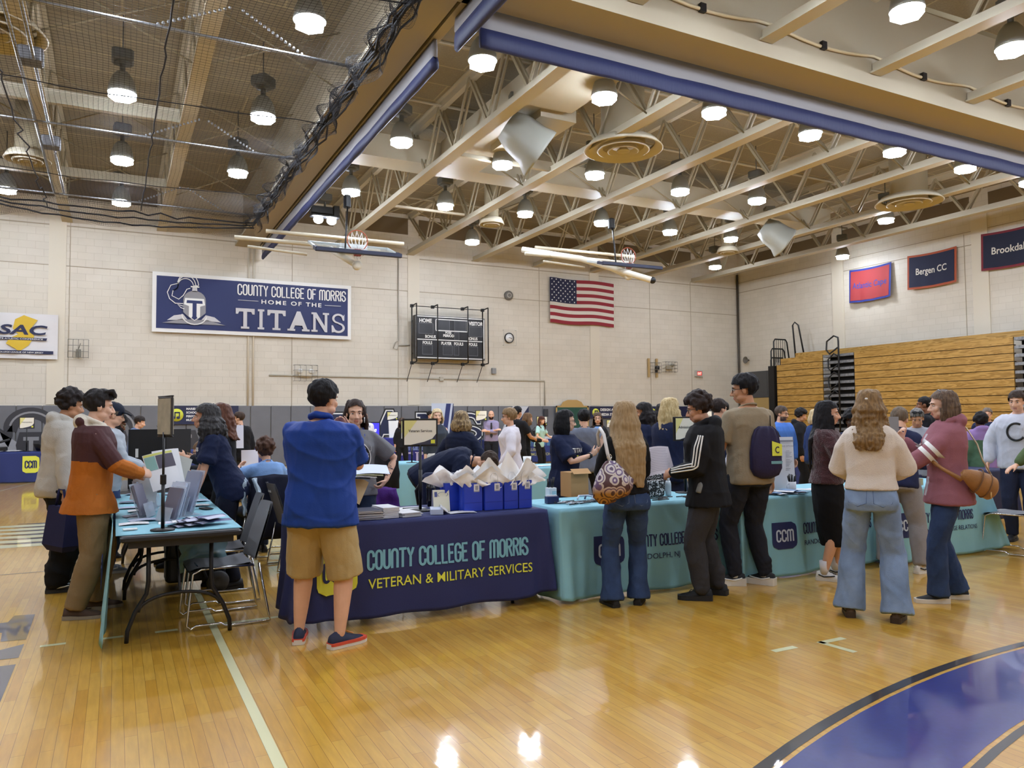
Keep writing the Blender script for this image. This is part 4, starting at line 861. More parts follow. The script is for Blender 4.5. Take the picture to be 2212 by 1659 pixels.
# light blue runner of the left table: top and the side hanging on the visitors' side
m = MB(); m.grid(lambda u, v: (.01 + u * .80, 5.76 + v * 3.25, .7425 + .003 * mnoise.noise((u * 5, v * 14, 2)) + .002), 10, 60)
m.grid(lambda u, v: (.012 - (.02 + .05 * (1 - v)) - .02 * (1 - v) * sin(u * 30), 5.70 + u * 3.28 - .04 * (1 - v) * sin(u * 3), .03 + .715 * v), 60, 12)
o = obj('tablecloth', m, MAQ); tag(o, 'light blue cloth over the left table, hanging on the visitors side', 'tablecloth', 'draped tablecloths'); o.modifiers.new('t', 'SOLIDIFY').thickness = .003
m = MB()
for k in range(7): m.box((-.075, 6.1 + .16 * k, .42 + .02 * sin(k)), (.004, .05, .16), rot=Matrix.Rotation(.3, 3, 'X'))
obj('lettering', m, INK, o)
# ------------------------------------------------------------------ background tables
def bg_table(label, x0, x1, y0, y1, z, mat, seed, hem=.02): return Cloth('tablecloth', label, x0, x1, y0, y1, z, mat, seed, .01, hem, (.04, .04))
MNB = M('#27356f', name='navy_cloth_b', **AQ)
b1 = bg_table('navy cloth on the far left table by the padded wall', -4.2, -.2, 22.6, 23.4, .77, MNB, 3.0)
logo(b1, -2.05, .25, .36, .42, YL, INK); m = MB(); stroke_text(m, 'COUNTY COLLEGE', b1.place(-1.3, .45), .16, .15, .75); obj('lettering', m, LBL, b1.o); m = MB(); text(m, 'HUMANITIES', b1.place(-1.3, .25), .11, .9, .01); obj('lettering', m, M('#9fb3c8', .7), b1.o)
b2 = bg_table('navy cloth under the performing arts display at the back', 1.0, 3.2, 19.6, 20.4, .82, MNB, 4.0)
logo(b2, 1.72, .22, .40, .42, YL, INK)
b3 = bg_table('bright navy cloth reading titans at the back wall', 6.2, 9.4, 21.2, 22.0, .98, M('#2c2f86', **AQ), 6.0)
m = MB(); stroke_text(m, 'COUNTY COLLEGE OF MORRIS', b3.place(7.35, .62), .15, .15, .62); obj('lettering', m, M('#8fa8e0', .7), b3.o)
m = MB(); x = 7.35
for ch, wd in (('T', .36), ('I', .16), ('T', .36), ('A', .42), ('N', .4), ('S', .34)):
    P = b3.place(0, 0, .012)
    for po in LT[ch]: vs = [P(x + p[0] * wd * (2 if ch == 'I' else 1), .26 + p[1] * .3) for p in po]; m.add(vs, [tuple(range(len(vs)))[::-1]], 0)
    x += wd + .05
obj('lettering', m, M('#c9c3e6', .7), b3.o)
m = MB(); hp = b3.place(0, 0, .0)
helmet_emblem(lambda pts, mi, la: m.add([(lambda q: (q[0], q[1] - .012 - .004 * la, q[2]))(hp(6.95 + u, .48 + v)) for u, v in pts], [tuple(range(len(pts)))], mi), lambda pts, wd, mi, la: None, .3)
obj('helmet_crest', m, [MNB, SIL, M('#b9b6dc', .6), M('#6a68a8', .6)], b3.o)
b4 = bg_table('navy cloth of the english and communication table at the back', 11.0, 14.3, 23.0, 23.7, .8, MNB, 7.0)
b5 = bg_table('light blue cloth on the far inner table behind the woman in grey', 3.1, 4.8, 12.4, 13.2, .76, MAQ, 9.0)
b6 = bg_table('light blue cloth behind the bending man', 4.9, 6.5, 10.2, 11.0, .76, MAQ, 10.0)
b7 = bg_table('navy cloth of the nursing table at the right back', 10.6, 13.6, 10.6, 11.4, .78, MNB, 11.0)
logo(b7, 12.6, .3, .34, .34, YL, INK); m = MB(); stroke_text(m, 'COUNTY', b7.place(13.1, .45), .14, .15, .8); obj('lettering', m, LBL, b7.o)
m = MB(); text(m, 'COLLEGE OF', b7.place(11.0, .5), .05, .4, .01); text(m, 'BUSINESS', b7.place(11.0, .4), .06, .4, .01); text(m, 'HONORS', b7.place(11.0, .3), .06, .4, .01); obj('lettering', m, WHITE, b7.o)
b8 = bg_table('navy cloth on the table behind the chair at the right edge', 8.7, 11.0, 6.2, 7.0, .76, M('#20264a', **AQ), 12.0, .1)
m = MB(); stroke_text(m, 'COUNTY COLLEGE OF MORRIS', b4.place(12.4, .58), .14, .15, .62); obj('lettering', m, M('#4a7ba8', .7), b4.o)
m = MB(); text(m, 'ENGLISH &', b4.place(12.4, .4), .1, .6, .01); text(m, 'COMMUNICATION', b4.place(12.4, .24), .1, 1.0, .01); obj('lettering', m, M('#a8a86a', .7), b4.o); logo(b4, 11.95, .3, .3, .36, YL, INK)
b9 = bg_table('light blue cloth on the table left of the bending man', 1.9, 2.9, 11.6, 12.3, .75, MAQ, 13.0)
# wall signs and displays at the back
def sign_board(label, x0, x1, z0, z1, y, lines, icon, bgc='#1c2142'):
    t = thing('wall_sign', label, 'sign', (x0, y, z0)); W, H = x1 - x0, z1 - z0
    obj('panel', MB().box((W / 2, .01, H / 2), (W, .02, H)), M(bgc, .5), t)
    obj('icon_disc', MB().lathe([(.01, 0), (H * .34, 0), (H * .34, .01)], 24, c=(H * .5, -.002, H * .5), rot=RX), M('#d9dc4a', .5), t)
    m = MB(); m.box((H * .5 - .04, -.018, H * .5), (.03, .004, H * .3)); m.box((H * .5 + .08, -.018, H * .5), (.03, .004, H * .3)); m.box((H * .5 + .02, -.018, H * .63), (.15, .004, .04)); m.ell((H * .5 - .07, -.018, H * .36), (.05, .004, .04)); m.ell((H * .5 + .05, -.018, H * .36), (.05, .004, .04)) if icon == 'music' else None
    obj('icon', m, M('#23284a', .5), t)
    m = MB(); n = len(lines); lh = H * .8 / n
    for i, s in enumerate(lines): text(m, s, lambda u, v: (H * .98 + u, -.006, H * .93 - (i + 1) * lh + lh * .25 + v), lh * .55, None, .03)
    obj('lettering', m, WHITE, t)
sign_board('navy performing arts and music sign on the back pads', 1.3, 3.3, 1.42, 1.97, YB - .12, ['MARIELAINE SCHOOL', 'SCHOOL OF', 'PERFORMING ARTS', 'MUSIC TECHNOLOGY'], 'music')
sign_board('navy design and media sign left of the long blonde hair', 16.0, 18.0, 1.5, 1.95, YB - .12, ['DESIGN AND', 'MEDIA STUDIES'], 'search')
sign_board('navy design and media sign right of the long blonde hair', 18.7, 20.9, 1.5, 1.95, YB - .12, ['DESIGN AND', 'MEDIA STUDIES'], 'search')
t = thing('emblem_sign', 'white emblem on a navy square by the far corner', 'sign', (22.5, YB - .14, 1.65)); obj('panel', MB().box((0, 0, 0), (.75, .03, .75)), M('#15182c', .5), t)
m = MB(); ribbon(m, arc(-.3, -.2, .3, .5, 60, -40, 10), .05, (0, 0), 0, -.02); ribbon(m, arc(-.1, -.2, .3, .5, 70, -40, 10), .05, (0, 0), 0, -.02); obj('emblem', m, WHITE, t)
t = thing('chalkboard', 'green board in a tan frame on the back pads', 'board', (15.15, YB - .16, 1.3)); obj('board', MB().box((0, 0, 0), (1.4, .04, 1.3)), M('#1f4a3c', .7), t)
m = MB(); frame_rib(m, -.72, -.68, .72, .68, .06, -.02); m.prism([(-.5, .68), (.5, .68), (.4, .82), (.2, .9), (-.2, .9), (-.4, .82)], .03, (0, 0, 0)); obj('wood_frame', m, M('#b3945a', .5), t)
t = thing('pull_up_banner', 'tall pull-up banner with blue and white diagonal stripes behind the blonde woman', 'banner', (9.8, YB - .5, 0)); obj('base', MB().rbox((0, 0, .04), (.85, .2, .08), .02), STEEL, t)
m = MB(); m.box((0, 0, 1.06), (.8, .01, 1.98)); m.prism([(-.15, .1), (.02, .1), (.3, 2.04), (.13, 2.04)], .003, (0, -.007, 0), mi=1); m.prism([(.1, .1), (.4, .1), (.4, 2.04), (.38, 2.04)], .003, (0, -.007, 0), mi=2); obj('printed_sheet', m, [M('#c2cbdc', .5), M('#1c2b66', .5), M('#1c2550', .5)], t)
t = thing('fire_alarm_box', 'small dark box on the pads left of the green board', 'box', (14.05, YB - .1, 1.72)); obj('body', MB().rbox((0, 0, 0), (.18, .06, .28), .01), M('#34353a', .5), t)
# ------------------------------------------------------------------ sign stands
def swoosh_card(t, W, H, x, z, y, lines, hsz, ry=0):
    m = MB(); m.prism([(x, z), (x + W, z), (x + W, z + H), (x, z + H)], .003, (0, y, 0), mi=0)
    m.prism([(x, z + H), (x, z + H * .3), (x + W * .4, z + H)], .002, (0, y - .003, 0), mi=3)
    m.prism([(x + .2 * W, z), (x + W, z), (x + W, z + .45 * H), (x + .88 * W, z + .25 * H), (x + .62 * W, z + .12 * H)], .002, (0, y - .004, 0), mi=1)
    m.prism([(x + .83 * W, z + .05 * H), (x + .96 * W, z + .05 * H), (x + .96 * W, z + .2 * H), (x + .83 * W, z + .2 * H)], .002, (0, y - .007, 0), mi=2)
    obj('sign_card', m, [M('#eceadd', .4), M('#35384e', .4), M('#d9dc4a', .4), M('#e2dd92', .4)], t)
    m = MB()
    for i, s in enumerate(lines): text(m, s, lambda u, v: (x + W * .5 + u, y - .006, z + H * (.52 - .2 * i + .1 * (len(lines) - 1)) + v), hsz, W * .74 if i == 0 else None, .01, 0, 'C')
    obj('lettering', m, M('#2b2c30', .5), t)
def sign_stand(label, x, y, zb, zc, W, H, rz, lines, hsz=.03):
    t = thing('sign_stand', label, 'sign', (x, y, zb), rz, 'framed signs on poles'); zz = zc - zb
    obj('pole', MB().tube([(0, 0, .01), (0, 0, zz - H / 2)], .012, 8).tube([(0, 0, .1), (0, 0, (zz - H / 2) * .62)], .016, 8), BLACK, t)
    obj('foot', MB().lathe([(.10, 0), (.10, .008), (.03, .014)], 16) if zb > .3 else MB().lathe([(.16, 0), (.16, .012), (.03, .02)], 16), BLACK, t)
    obj('frame', MB().rbox((0, .012, zz), (W + .03, .02, H + .03), .005), BLACK, t)
    swoosh_card(t, W, H, -W / 2, zz - H / 2, -.004, lines, hsz); return t
sign_stand('veteran services sign on a black pole standing on the navy table', 2.23, 5.95, .753, 1.395, .262, .2, RD(-14), ['Veteran Services'], .022)
sign_stand('transfer services sign on a pole on the far light blue table', 4.55, 12.55, .76, 1.33, .36, .3, RD(-10), ['Transfer', 'Services'], .04)
sign_stand('sign half hidden behind the curly haired boy, first word admissions', 5.05, 6.0, .753, 1.39, .27, .21, RD(10), ['Admissions'], .026)
sign_stand('left sign of the far left pair on the back navy table', -2.0, 22.9, .78, 1.5, .3, .26, 0, ['Humanities'], .03)
sign_stand('right sign of the far left pair on the back navy table', -1.35, 22.9, .78, 1.5, .32, .26, 0, ['Social Work'], .03)
sign_stand('sign before the letter A of the padded wall', 7.2, 21.5, .985, 1.62, .3, .22, RD(-10), ['Athletics'], .03)
sign_stand('sign in front of the woman in mint green at the back', 13.2, 23.2, .8, 1.42, .36, .3, RD(-10), ['English', 'Communication'], .03)
sign_stand('sign before the oak bleachers right of the bearded man', 12.6, 14.2, .0, 1.52, .32, .26, RD(-20), ['Information'], .03)
sign_stand('sign seen between blonde bob and letter S of the padded wall', 8.9, 19.0, .0, 1.6, .3, .26, RD(-10), ['Business'], .03)
sign_stand('sign under the design and media sign at the back', 16.5, 23.8, .0, 1.3, .3, .26, RD(-10), ['Design'], .03)
k = 0
for x, z in ((2.75, 1.28), (2.45, 1.28), (2.45, 1.08), (2.8, 1.08)):
    t = thing('card_sign', ('upper right', 'upper left', 'lower left', 'lower right')[k] + ' pale sign card of the performing arts display', 'sign', (x - .6, 20.2, z), 0, 'cards of the performing arts display'); k += 1
    swoosh_card(t, .27, .16, 0, 0, 0, ['Music' if k % 2 else 'Dance'], .025); obj('backing', MB().box((.13, .015, .0), (.03, .02, .5)), BLACK, t)
# near left stand, its board seen almost edge-on, and the black presentation board
t = thing('sign_stand', 'black pole stand on the left table, its sign turned edge-on', 'sign', (.3, 5.87, .748), RD(-72), 'framed signs on poles')
obj('pole', MB().tube([(0, 0, .0), (0, 0, .34)], .013, 8).tube([(0, 0, .2), (0, 0, .68)], .009, 8).rbox((0, 0, .35), (.035, .035, .07), .008), BLACK, t); obj('foot', MB().lathe([(.08, 0), (.08, .008), (.02, .014)], 16), BLACK, t)
obj('frame', MB().rbox((0, .01, .79), (.24, .015, .27), .005), M('#3a3a3c', .4), t); obj('sign_card', MB().box((0, -.0, .79), (.22, .006, .25)).box((0, .021, .79), (.22, .006, .25)), M('#a9a596', .4, var=.2, vscale=12), t); obj('top_clip', MB().tube([(-.13, .01, .93), (.13, .01, .93)], .006, 6).tube([(-.13, .01, .65), (.13, .01, .65)], .006, 6), BLACK, t)
t = thing('presentation_board', 'tall black folded presentation board on the left table row', 'board', (.36, 9.75, .745), RD(-8)); obj('front_panel', MB().box((0, 0, .33), (.46, .02, .68)), BLACK, t); obj('side_panel', MB().box((-.21, .16, .33), (.02, .32, .66)).box((.3, -.1, .33), (.02, .32, .68), RD(-50)), M('#121216', .6), t); obj('paper_tag', MB().box((-.14, -.012, .4), (.03, .004, .1)), WHITE, t)
# ------------------------------------------------------------------ people
JOBS = []
def job(name, mb, vox, mats, parent, smooth=2, wr=0, wf=30, paint=None, cut=None, label=None, relax=1.0):
    me = mesh(mb, name); o = bpy.data.objects.new(name, me); COL.objects.link(o)
    if parent is not None: o.parent = parent
    if label: o['label'] = label
    m = o.modifiers.new('r', 'REMESH'); m.mode = 'VOXEL'; m.voxel_size = vox; m.adaptivity = 0
    JOBS.append((o, mats if isinstance(mats, (list, tuple)) else [mats], smooth, wr, wf, paint, cut)); return o
def flush_jobs():
    dg = bpy.context.evaluated_depsgraph_get()
    for o, mats, smooth, wr, wf, paint, cut in JOBS:
        me = bpy.data.meshes.new_from_object(o.evaluated_get(dg)); old = o.data; o.modifiers.clear(); o.data = me; bpy.data.meshes.remove(old)
        nv = len(me.vertices); P = np.empty(nv * 3, np.float32); me.vertices.foreach_get('co', P); P = P.reshape(-1, 3).astype(float)
        E = np.empty(len(me.edges) * 2, np.int32); me.edges.foreach_get('vertices', E); E = E.reshape(-1, 2)
        deg = np.maximum(np.bincount(E.ravel(), minlength=nv), 1)[:, None]
        for _ in range(smooth):
            A = np.zeros_like(P)
            for c in range(3): A[:, c] = np.bincount(E[:, 0], P[E[:, 1], c], nv) + np.bincount(E[:, 1], P[E[:, 0], c], nv)
            P = P * .4 + .6 * A / deg
        if wr:
            N = np.empty(nv * 3, np.float32); me.vertices.foreach_get('normal', N); N = N.reshape(-1, 3)
            rg = np.random.default_rng(abs(hash(o.name)) % 1000 if False else (len(o.name) * 31 + nv) % 9973); d = np.zeros(nv)
            for i in range(7):
                k = rg.normal(size=3); k /= np.linalg.norm(k); f = wf * (.5 + rg.random())
                ph = P @ (k * f) + 1.3 * np.sin(P @ (rg.normal(size=3) * wf * .22)) + rg.random() * 6
                d += (1 - np.abs(np.sin(ph))) ** 2 * (rg.random() - .35)
            P = P + N * (wr * d)[:, None]
        me.vertices.foreach_set('co', P.astype(np.float32).ravel())
        for m in mats: me.materials.append(m)
        npoly = len(me.polygons); me.polygons.foreach_set('use_smooth', np.ones(npoly, bool))
        C = np.empty(npoly * 3, np.float32)
        if paint or cut:
            me.update(); me.polygons.foreach_get('center', C); C = C.reshape(-1, 3).astype(float)
        mi = np.zeros(npoly, np.int32)
        for pr, k in paint or []: mi[pr(C)] = k
        me.polygons.foreach_set('material_index', mi); me.update()
        if cut:
            bm = bmesh.new(); bm.from_mesh(me); bm.faces.ensure_lookup_table(); kill = [bm.faces[i] for i in np.nonzero(cut(C))[0]]
            bmesh.ops.delete(bm, geom=kill, context='FACES'); bm.to_mesh(me); bm.free(); me.update()
    JOBS.clear()
def V(*a): return Vector(a)
def limb(mb, pts, rs, n=12):
    """tapered limb with rounded ends through pts"""
    P = [Vector(p) for p in pts]; d0 = (P[0] - P[1]).normalized(); d1 = (P[-1] - P[-2]).normalized()
    Q = [P[0] + d0 * rs[0] * .9, P[0] + d0 * rs[0] * .6] + P + [P[-1] + d1 * rs[-1] * .6, P[-1] + d1 * rs[-1] * .9]
    R = [rs[0] * .4, rs[0] * .8] + list(rs) + [rs[-1] * .8, rs[-1] * .4]
    mb.tube(Q, R, n)
def blunt(mb, pts, rs, n=14): mb.tube(pts, list(rs), n)
def ik(a, b, l1, l2, hint):
    d = b - a; L = min(d.length, (l1 + l2) * .999); u = d.normalized()
    x = (l1 * l1 - l2 * l2 + L * L) / (2 * L); h = math.sqrt(max(l1 * l1 - x * x, 0)); hv = Vector(hint); hv = hv - u * hv.dot(u)
    if hv.length < 1e-6: hv = u.orthogonal()
    return a + u * x + hv.normalized() * h, a + u * L
def hand(mb, w, d, n, side, curl, k, fat=1.0):
    d = d.normalized(); n = (n - d * n.dot(d)).normalized(); t = (d.cross(n) if side > 0 else n.cross(d)).normalized()
    def ring(c, rx, ry): return [c + rx * cos(a) * t + ry * sin(a) * n for a in [2 * pi * i / 10 for i in range(10)]]
    mb.rings([ring(w + d * s * k, rx * k, ry * k) for s, rx, ry in ((-.03, .024, .019), (.0, .027, .019), (.03, .036, .018), (.06, .042, .016), (.085, .042, .014), (.095, .036, .010))])
    for off, L, r in ((.031, .072, .0088), (.0105, .08, .0092), (-.0105, .074, .0088), (-.030, .058, .0078)):
        p = w + d * .082 * k + t * off * k; a = curl * .25; pts = [p - d * .015 * k, p]; u = d + t * off * 2.0
        for s_, ca in ((.45, .5), (.32, 1.0), (.25, .8)):
            a += curl * ca; dv = (u.normalized() * cos(a) + n * sin(a)); pts.append(pts[-1] + dv * L * s_ * k)
        limb(mb, pts, [r * k * fat, r * k * fat, r * k * fat * .98, r * k * fat * .9, r * k * fat * .78], 7)
    b = w + d * .022 * k + t * .024 * k; v1 = (d * .75 + t * .75 + n * .35 * (.4 + curl)).normalized(); v2 = (d * .95 + t * .25 + n * .5 * (.3 + curl)).normalized()
    limb(mb, [b, b + v1 * .042 * k, b + v1 * .042 * k + v2 * .034 * k, b + v1 * .042 * k + v2 * .056 * k], [.0135 * k, .011 * k, .0095 * k, .008 * k], 7)
SKIN = dict(light='#d9a98c', pale='#e0b59c', tan='#bd8a68', olive='#c7967a', brown='#7d5138', dark='#5b3a2a')
def hairmat(c, c2=None):
    if not c2: return M(c, .62, var=.3, vscale=40, bump=.5, bscale=90, spec=.22, stretch=(1, 1, .15), name='hair_' + c.strip('#'))
    if (c, c2) in MATS: return MATS[(c, c2)]
    m, nt, b, N, L = nodes_mat('hair_mix'); tc = N('TexCoord'); mp = N('Mapping'); mp.inputs['Scale'].default_value = (1, 1, .09); L(tc.outputs['Object'], mp.inputs[0])
    n = N('TexNoise'); n.inputs['Scale'].default_value = 75; n.inputs['Detail'].default_value = 3; L(mp.outputs[0], n.inputs['Vector']); r = N('ValToRGB'); r.color_ramp.elements[0].position = .38; r.color_ramp.elements[1].position = .62
    r.color_ramp.elements[0].color = lin(c2); r.color_ramp.elements[1].color = lin(c); L(n.outputs[0], r.inputs[0]); L(r.outputs[0], b.inputs['Base Color'])
    bp = N('Bump'); bp.inputs['Strength'].default_value = .6; bp.inputs['Distance'].default_value = .01; L(n.outputs[0], bp.inputs['Height']); L(bp.outputs[0], b.inputs['Normal']); b.inputs['Roughness'].default_value = .55; b.inputs['Specular IOR Level'].default_value = .25
    MATS[(c, c2)] = m; return m
def fab(c, b=.25, s=120, var=.06, rough=.85): return M(c, rough, bump=b, bscale=s, var=var, vscale=9, spec=.25, name='fabric_' + c.strip('#'))
TAB = {'m': [(-.26, .160, .112, -.008), (-.14, .170, .120, -.012), (0, .166, .118, -.008), (.25, .150, .110, .004), (.5, .160, .118, .010), (.72, .178, .122, .008), (.86, .164, .106, -.002), (.95, .128, .082, -.008), (1.02, .062, .060, -.004)],
       'f': [(-.26, .158, .112, -.008), (-.14, .172, .125, -.016), (0, .164, .118, -.010), (.25, .132, .100, .004), (.5, .138, .110, .014), (.70, .150, .124, .020), (.85, .142, .096, .002), (.95, .108, .074, -.006), (1.02, .054, .054, -.002)]}
class Person: pass
def person(label, at, face, h=1.72, sex='m', skin='light', b=1.0, lean=0, side=0, curl=0, twist=0, head=(0, 0, 0), feet=None, drop=0, px=0, sit=None,
           R=None, L=None, top=None, legs=None, shoes=None, hair=None, q='m', glasses=None, beard=None, belly=0, hipyaw=0):
    k = h / 1.75; p = Person(); p.k = k; p.face = face
    root = bpy.data.objects.new('person', bpy.data.meshes.new('person')); COL.objects.link(root)
    root.location = (at[0], at[1], 0); root.rotation_euler = (0, 0, -RD(face)); tag(root, label, 'person'); p.root = root
    vb, vg, vh = {'h': (.0062, .0095, .0075), 'm': (.0095, .013, .010), 'l': (.0135, .018, .014)}[q]
    pel = V(px, 0, (.95 * k - drop) if sit is None else sit + .09); p.pel = pel
    Mx = lambda a: Matrix.Rotation(-RD(a), 3, 'X'); My = lambda a: Matrix.Rotation(RD(a), 3, 'Y'); Mz = lambda a: Matrix.Rotation(-RD(a), 3, 'Z')
    R0 = My(side) @ Mx(lean) @ Mz(hipyaw); R1 = My(side) @ Mx(lean + curl * .4) @ Mz(hipyaw + twist * .5); R2 = My(side) @ Mx(lean + curl) @ Mz(hipyaw + twist)
    up0, up1, up2 = R0 @ V(0, 0, 1), R1 @ V(0, 0, 1), R2 @ V(0, 0, 1)
    wa = pel + up0 * .15 * k; chs = wa + up1 * .21 * k; nb = chs + up2 * .18 * k; p.nb = nb
    def spine(t):
        if t < .28: return pel + up0 * t * .54 * k, R0
        if t < .67: return wa + up1 * (t - .28) * .54 * k, R1
        return chs + up2 * (t - .67) * .54 * k, R2
    shw = (.168 if sex == 'm' else .140) * k * (1 + (b - 1) * .4)
    sh = {s: nb - up2 * .098 * k + (R2 @ V(1, 0, 0)) * s * shw for s in (1, -1)}; p.sh = sh
    hy, hp, hr = head; RH = Mz(hy) @ Mx(hp) @ My(hr); hk = k * (1.0 if sex == 'm' else .97) * (1.0 + .25 * (1 - k) * (1 if k < 1 else 0))
    nd = (up2 * 1.0 + (RH @ V(0, 0, 1)) * .6 + V(0, .12, 0)).normalized(); hc = nb + nd * .058 * k + (RH @ V(0, .02, .078)) * k; p.hc = hc; p.RH = RH
    T = lambda v: hc + RH @ (Vector(v) * hk); p.T = T
    TI = lambda C: ((C - np.array(hc)) @ np.array(RH)) / hk
    ua, fa = .285 * k, .25 * k; p.el = {}; p.wr = {}; p.hd = {}
    for s, A in ((1, R), (-1, L)):
        A = dict(A or {}); S_ = sh[s]; w_ = A.get('w')
        w_ = Vector(w_) if w_ is not None else S_ + V(s * .07 * k, .03, -.525 * k)
        e, w_ = ik(S_, w_, ua, fa, A.get('e', (s * .5, -.6, -.4))); d = Vector(A['d']) if 'd' in A else (w_ - e); n = Vector(A.get('n', (-s, .1, 0)))
        p.el[s] = e; p.wr[s] = w_; p.hd[s] = (d.normalized(), n, A.get('curl', .45))
    if feet is None: feet = ((-.10, .0, -8), (.10, .02, 8)) if sit is None else ((-.12, .42, -5), (.12, .42, 5))
    p.kn = {}; p.an = {}; hipj = {}
    for s, f in ((-1, feet[0]), (1, feet[1])):
        H = pel + R0 @ V(s * .088 * k, 0, -.03 * k) if sit is None else pel + V(s * .09 * k, .02, -.02); a_ = V(f[0], f[1], .085 * k)
        kn, a_ = ik(H, a_, .435 * k, .42 * k, (s * .08 + sin(RD(f[2])) * .5, 1, .1)); p.kn[s] = kn; p.an[s] = a_; hipj[s] = H
    p.hip = hipj; bt = TAB[sex]
    def torso(mb, t0, t1, g, gy=None, n=22, scale=1.0, capneck=None):
        gy = g if gy is None else gy; rows = [r for r in bt if t0 < r[0] < t1]
        def interp(t):
            for i in range(len(bt) - 1):
                if bt[i][0] <= t <= bt[i + 1][0]:
                    f = (t - bt[i][0]) / (bt[i + 1][0] - bt[i][0]); return tuple(bt[i][j] + (bt[i + 1][j] - bt[i][j]) * f for j in range(4))
            return bt[0] if t < bt[0][0] else bt[-1]
        rings = []
        for r in [interp(t0)] + rows + [interp(t1)]:
            t = r[0] if r[0] >= t0 else t0; c, RR = spine(t); bb = 1 + (b - 1) * (1 if t < .9 else .4); be = belly * max(0, 1 - abs(t - .25) / .45)
            rx = (r[1] * bb * scale + g) * k; ry = (r[2] * bb * scale + gy + be * .5) * k; c = c + RR @ V(0, (r[3] + be * .5) * k, 0)
            rings.append([c + RR @ V(rx * math.copysign(abs(cos(a)) ** .85, cos(a)), ry * math.copysign(abs(sin(a)) ** .85, sin(a)), 0) for a in [2 * pi * i / n for i in range(n)]])
        mb.rings(rings)
    p.torso = torso; p.spine = spine
    # ---- body: one continuous skin
    mb = MB(); torso(mb, -.2, 1.02, -.012, scale=.92)
    limb(mb, [nb - up2 * .05 * k, nb + up2 * .01 * k, hc + RH @ V(0, -.018 * hk, -.06 * hk)], [.062 * k * (1 if sex == 'm' else .88), .057 * k * (1 if sex == 'm' else .86), .05 * hk], 14)
    for s in (1, -1):
        am = (1 if sex == 'm' else .86) * (1 + (b - 1) * .8); S_, e, w_ = sh[s], p.el[s], p.wr[s]
        limb(mb, [S_, S_ + (e - S_) * .35, e, e + (w_ - e) * .3, w_], [.048 * k * am, .045 * k * am, .037 * k * am, .038 * k * am, .024 * k * (1 if sex == 'm' else .9)], 14)
        hand(mb, w_, *p.hd[s][:2], s, p.hd[s][2], k * (1 if sex == 'm' else .93), 1.0 if q == 'h' else 1.15)
        H, kn, a_ = hipj[s], p.kn[s], p.an[s]; lm = 1 + (b - 1) * .7
        limb(mb, [H, H + (kn - H) * .5, kn, kn + (a_ - kn) * .3, kn + (a_ - kn) * .7, a_], [.082 * k * lm, .070 * k * lm, .052 * k * lm, .055 * k * lm, .042 * k * lm, .034 * k], 14)
    RHm = RH
    def E(c, r): mb.ell(T(c), Vector(r) * hk, 16, 12, R=RHm)
    E((0, -.012, .035), (.074, .094, .086)); E((0, .022, -.030), (.058, .066, .084)); E((0, .045, -.086), (.034, .034, .026)); E((0, .072, .022), (.050, .020, .014))
    for s in (-1, 1):
        E((s * .034, .060, -.030), (.027, .024, .028)); E((s * .040, .020, -.070), (.026, .045, .028)); E((s * .077, -.006, -.012), (.009, .019, .031)); E((s * .013, .095, -.042), (.010, .011, .008))
    limb(mb, [T((0, .082, .008)), T((0, .098, -.018)), T((0, .108, -.038))], [.009 * hk, .011 * hk, .0125 * hk], 8)
    E((0, .080, -.066), (.023, .012, .008)); E((0, .078, -.076), (.019, .012, .007))
    sc = SKIN.get(skin, skin); skm = M(sc, .5, spec=.35, var=.05, vscale=14, name='skin_' + sc.strip('#'))
    JOBS_i = len(JOBS)
    lip = M('#b8786a' if skin not in ('brown', 'dark') else '#5a302a', .45)
    pt = [(lambda C: (lambda h_: (np.abs(h_[:, 0]) < .022) & (h_[:, 1] > .074) & (h_[:, 2] < -.058) & (h_[:, 2] > -.082) & (np.linalg.norm(h_ - np.array([0, .08, -.07]), axis=1) < .021))(TI(C)), 1)] if q != 'l' else []
    if beard:
        bm_ = hairmat(beard); pt.append((lambda C: (lambda h_: (h_[:, 2] < -.045) & (h_[:, 2] > -.125) & (h_[:, 1] > .0) & ~((np.abs(h_[:, 0]) < .02) & (h_[:, 2] > -.08) & (h_[:, 2] < -.06)))(TI(C)), 2))
    # the root itself carries the skin
    root.data = mesh(mb, 'person'); m_ = root.modifiers.new('r', 'REMESH'); m_.mode = 'VOXEL'; m_.voxel_size = vb; m_.adaptivity = 0
    JOBS.append((root, [skm, lip] + ([bm_] if beard else []), 2 if q == 'h' else 1, 0, 0, pt, None))
    if q != 'l':
        for s in (-1, 1):
            e_ = MB(); e_.ell(T((s * .031, .0745, .0)), Vector((.0125, .010, .0062)) * hk, 10, 8, R=RHm); e_.ell(T((s * .031, .0785, .0)), Vector((.0066, .0072, .0060)) * hk, 8, 6, mi=1, R=RHm)
            obj('eye', e_, [M('#c4bcb4', .35), M('#241a16', .25)], root)
            obj('eyebrow', MB().tube([T((s * .014, .090, .0185)), T((s * .032, .090, .024)), T((s * .050, .074, .018))], [.0032 * hk, .004 * hk, .002 * hk], 5), hairmat(hair.get('brow', hair['c']) if hair else '#2b211c'), root)
    # ---- clothes
    t0_ = (top[0] if isinstance(top, list) else top) if top else None; p.hem = t0_.get('hem', -.12) if t0_ else None
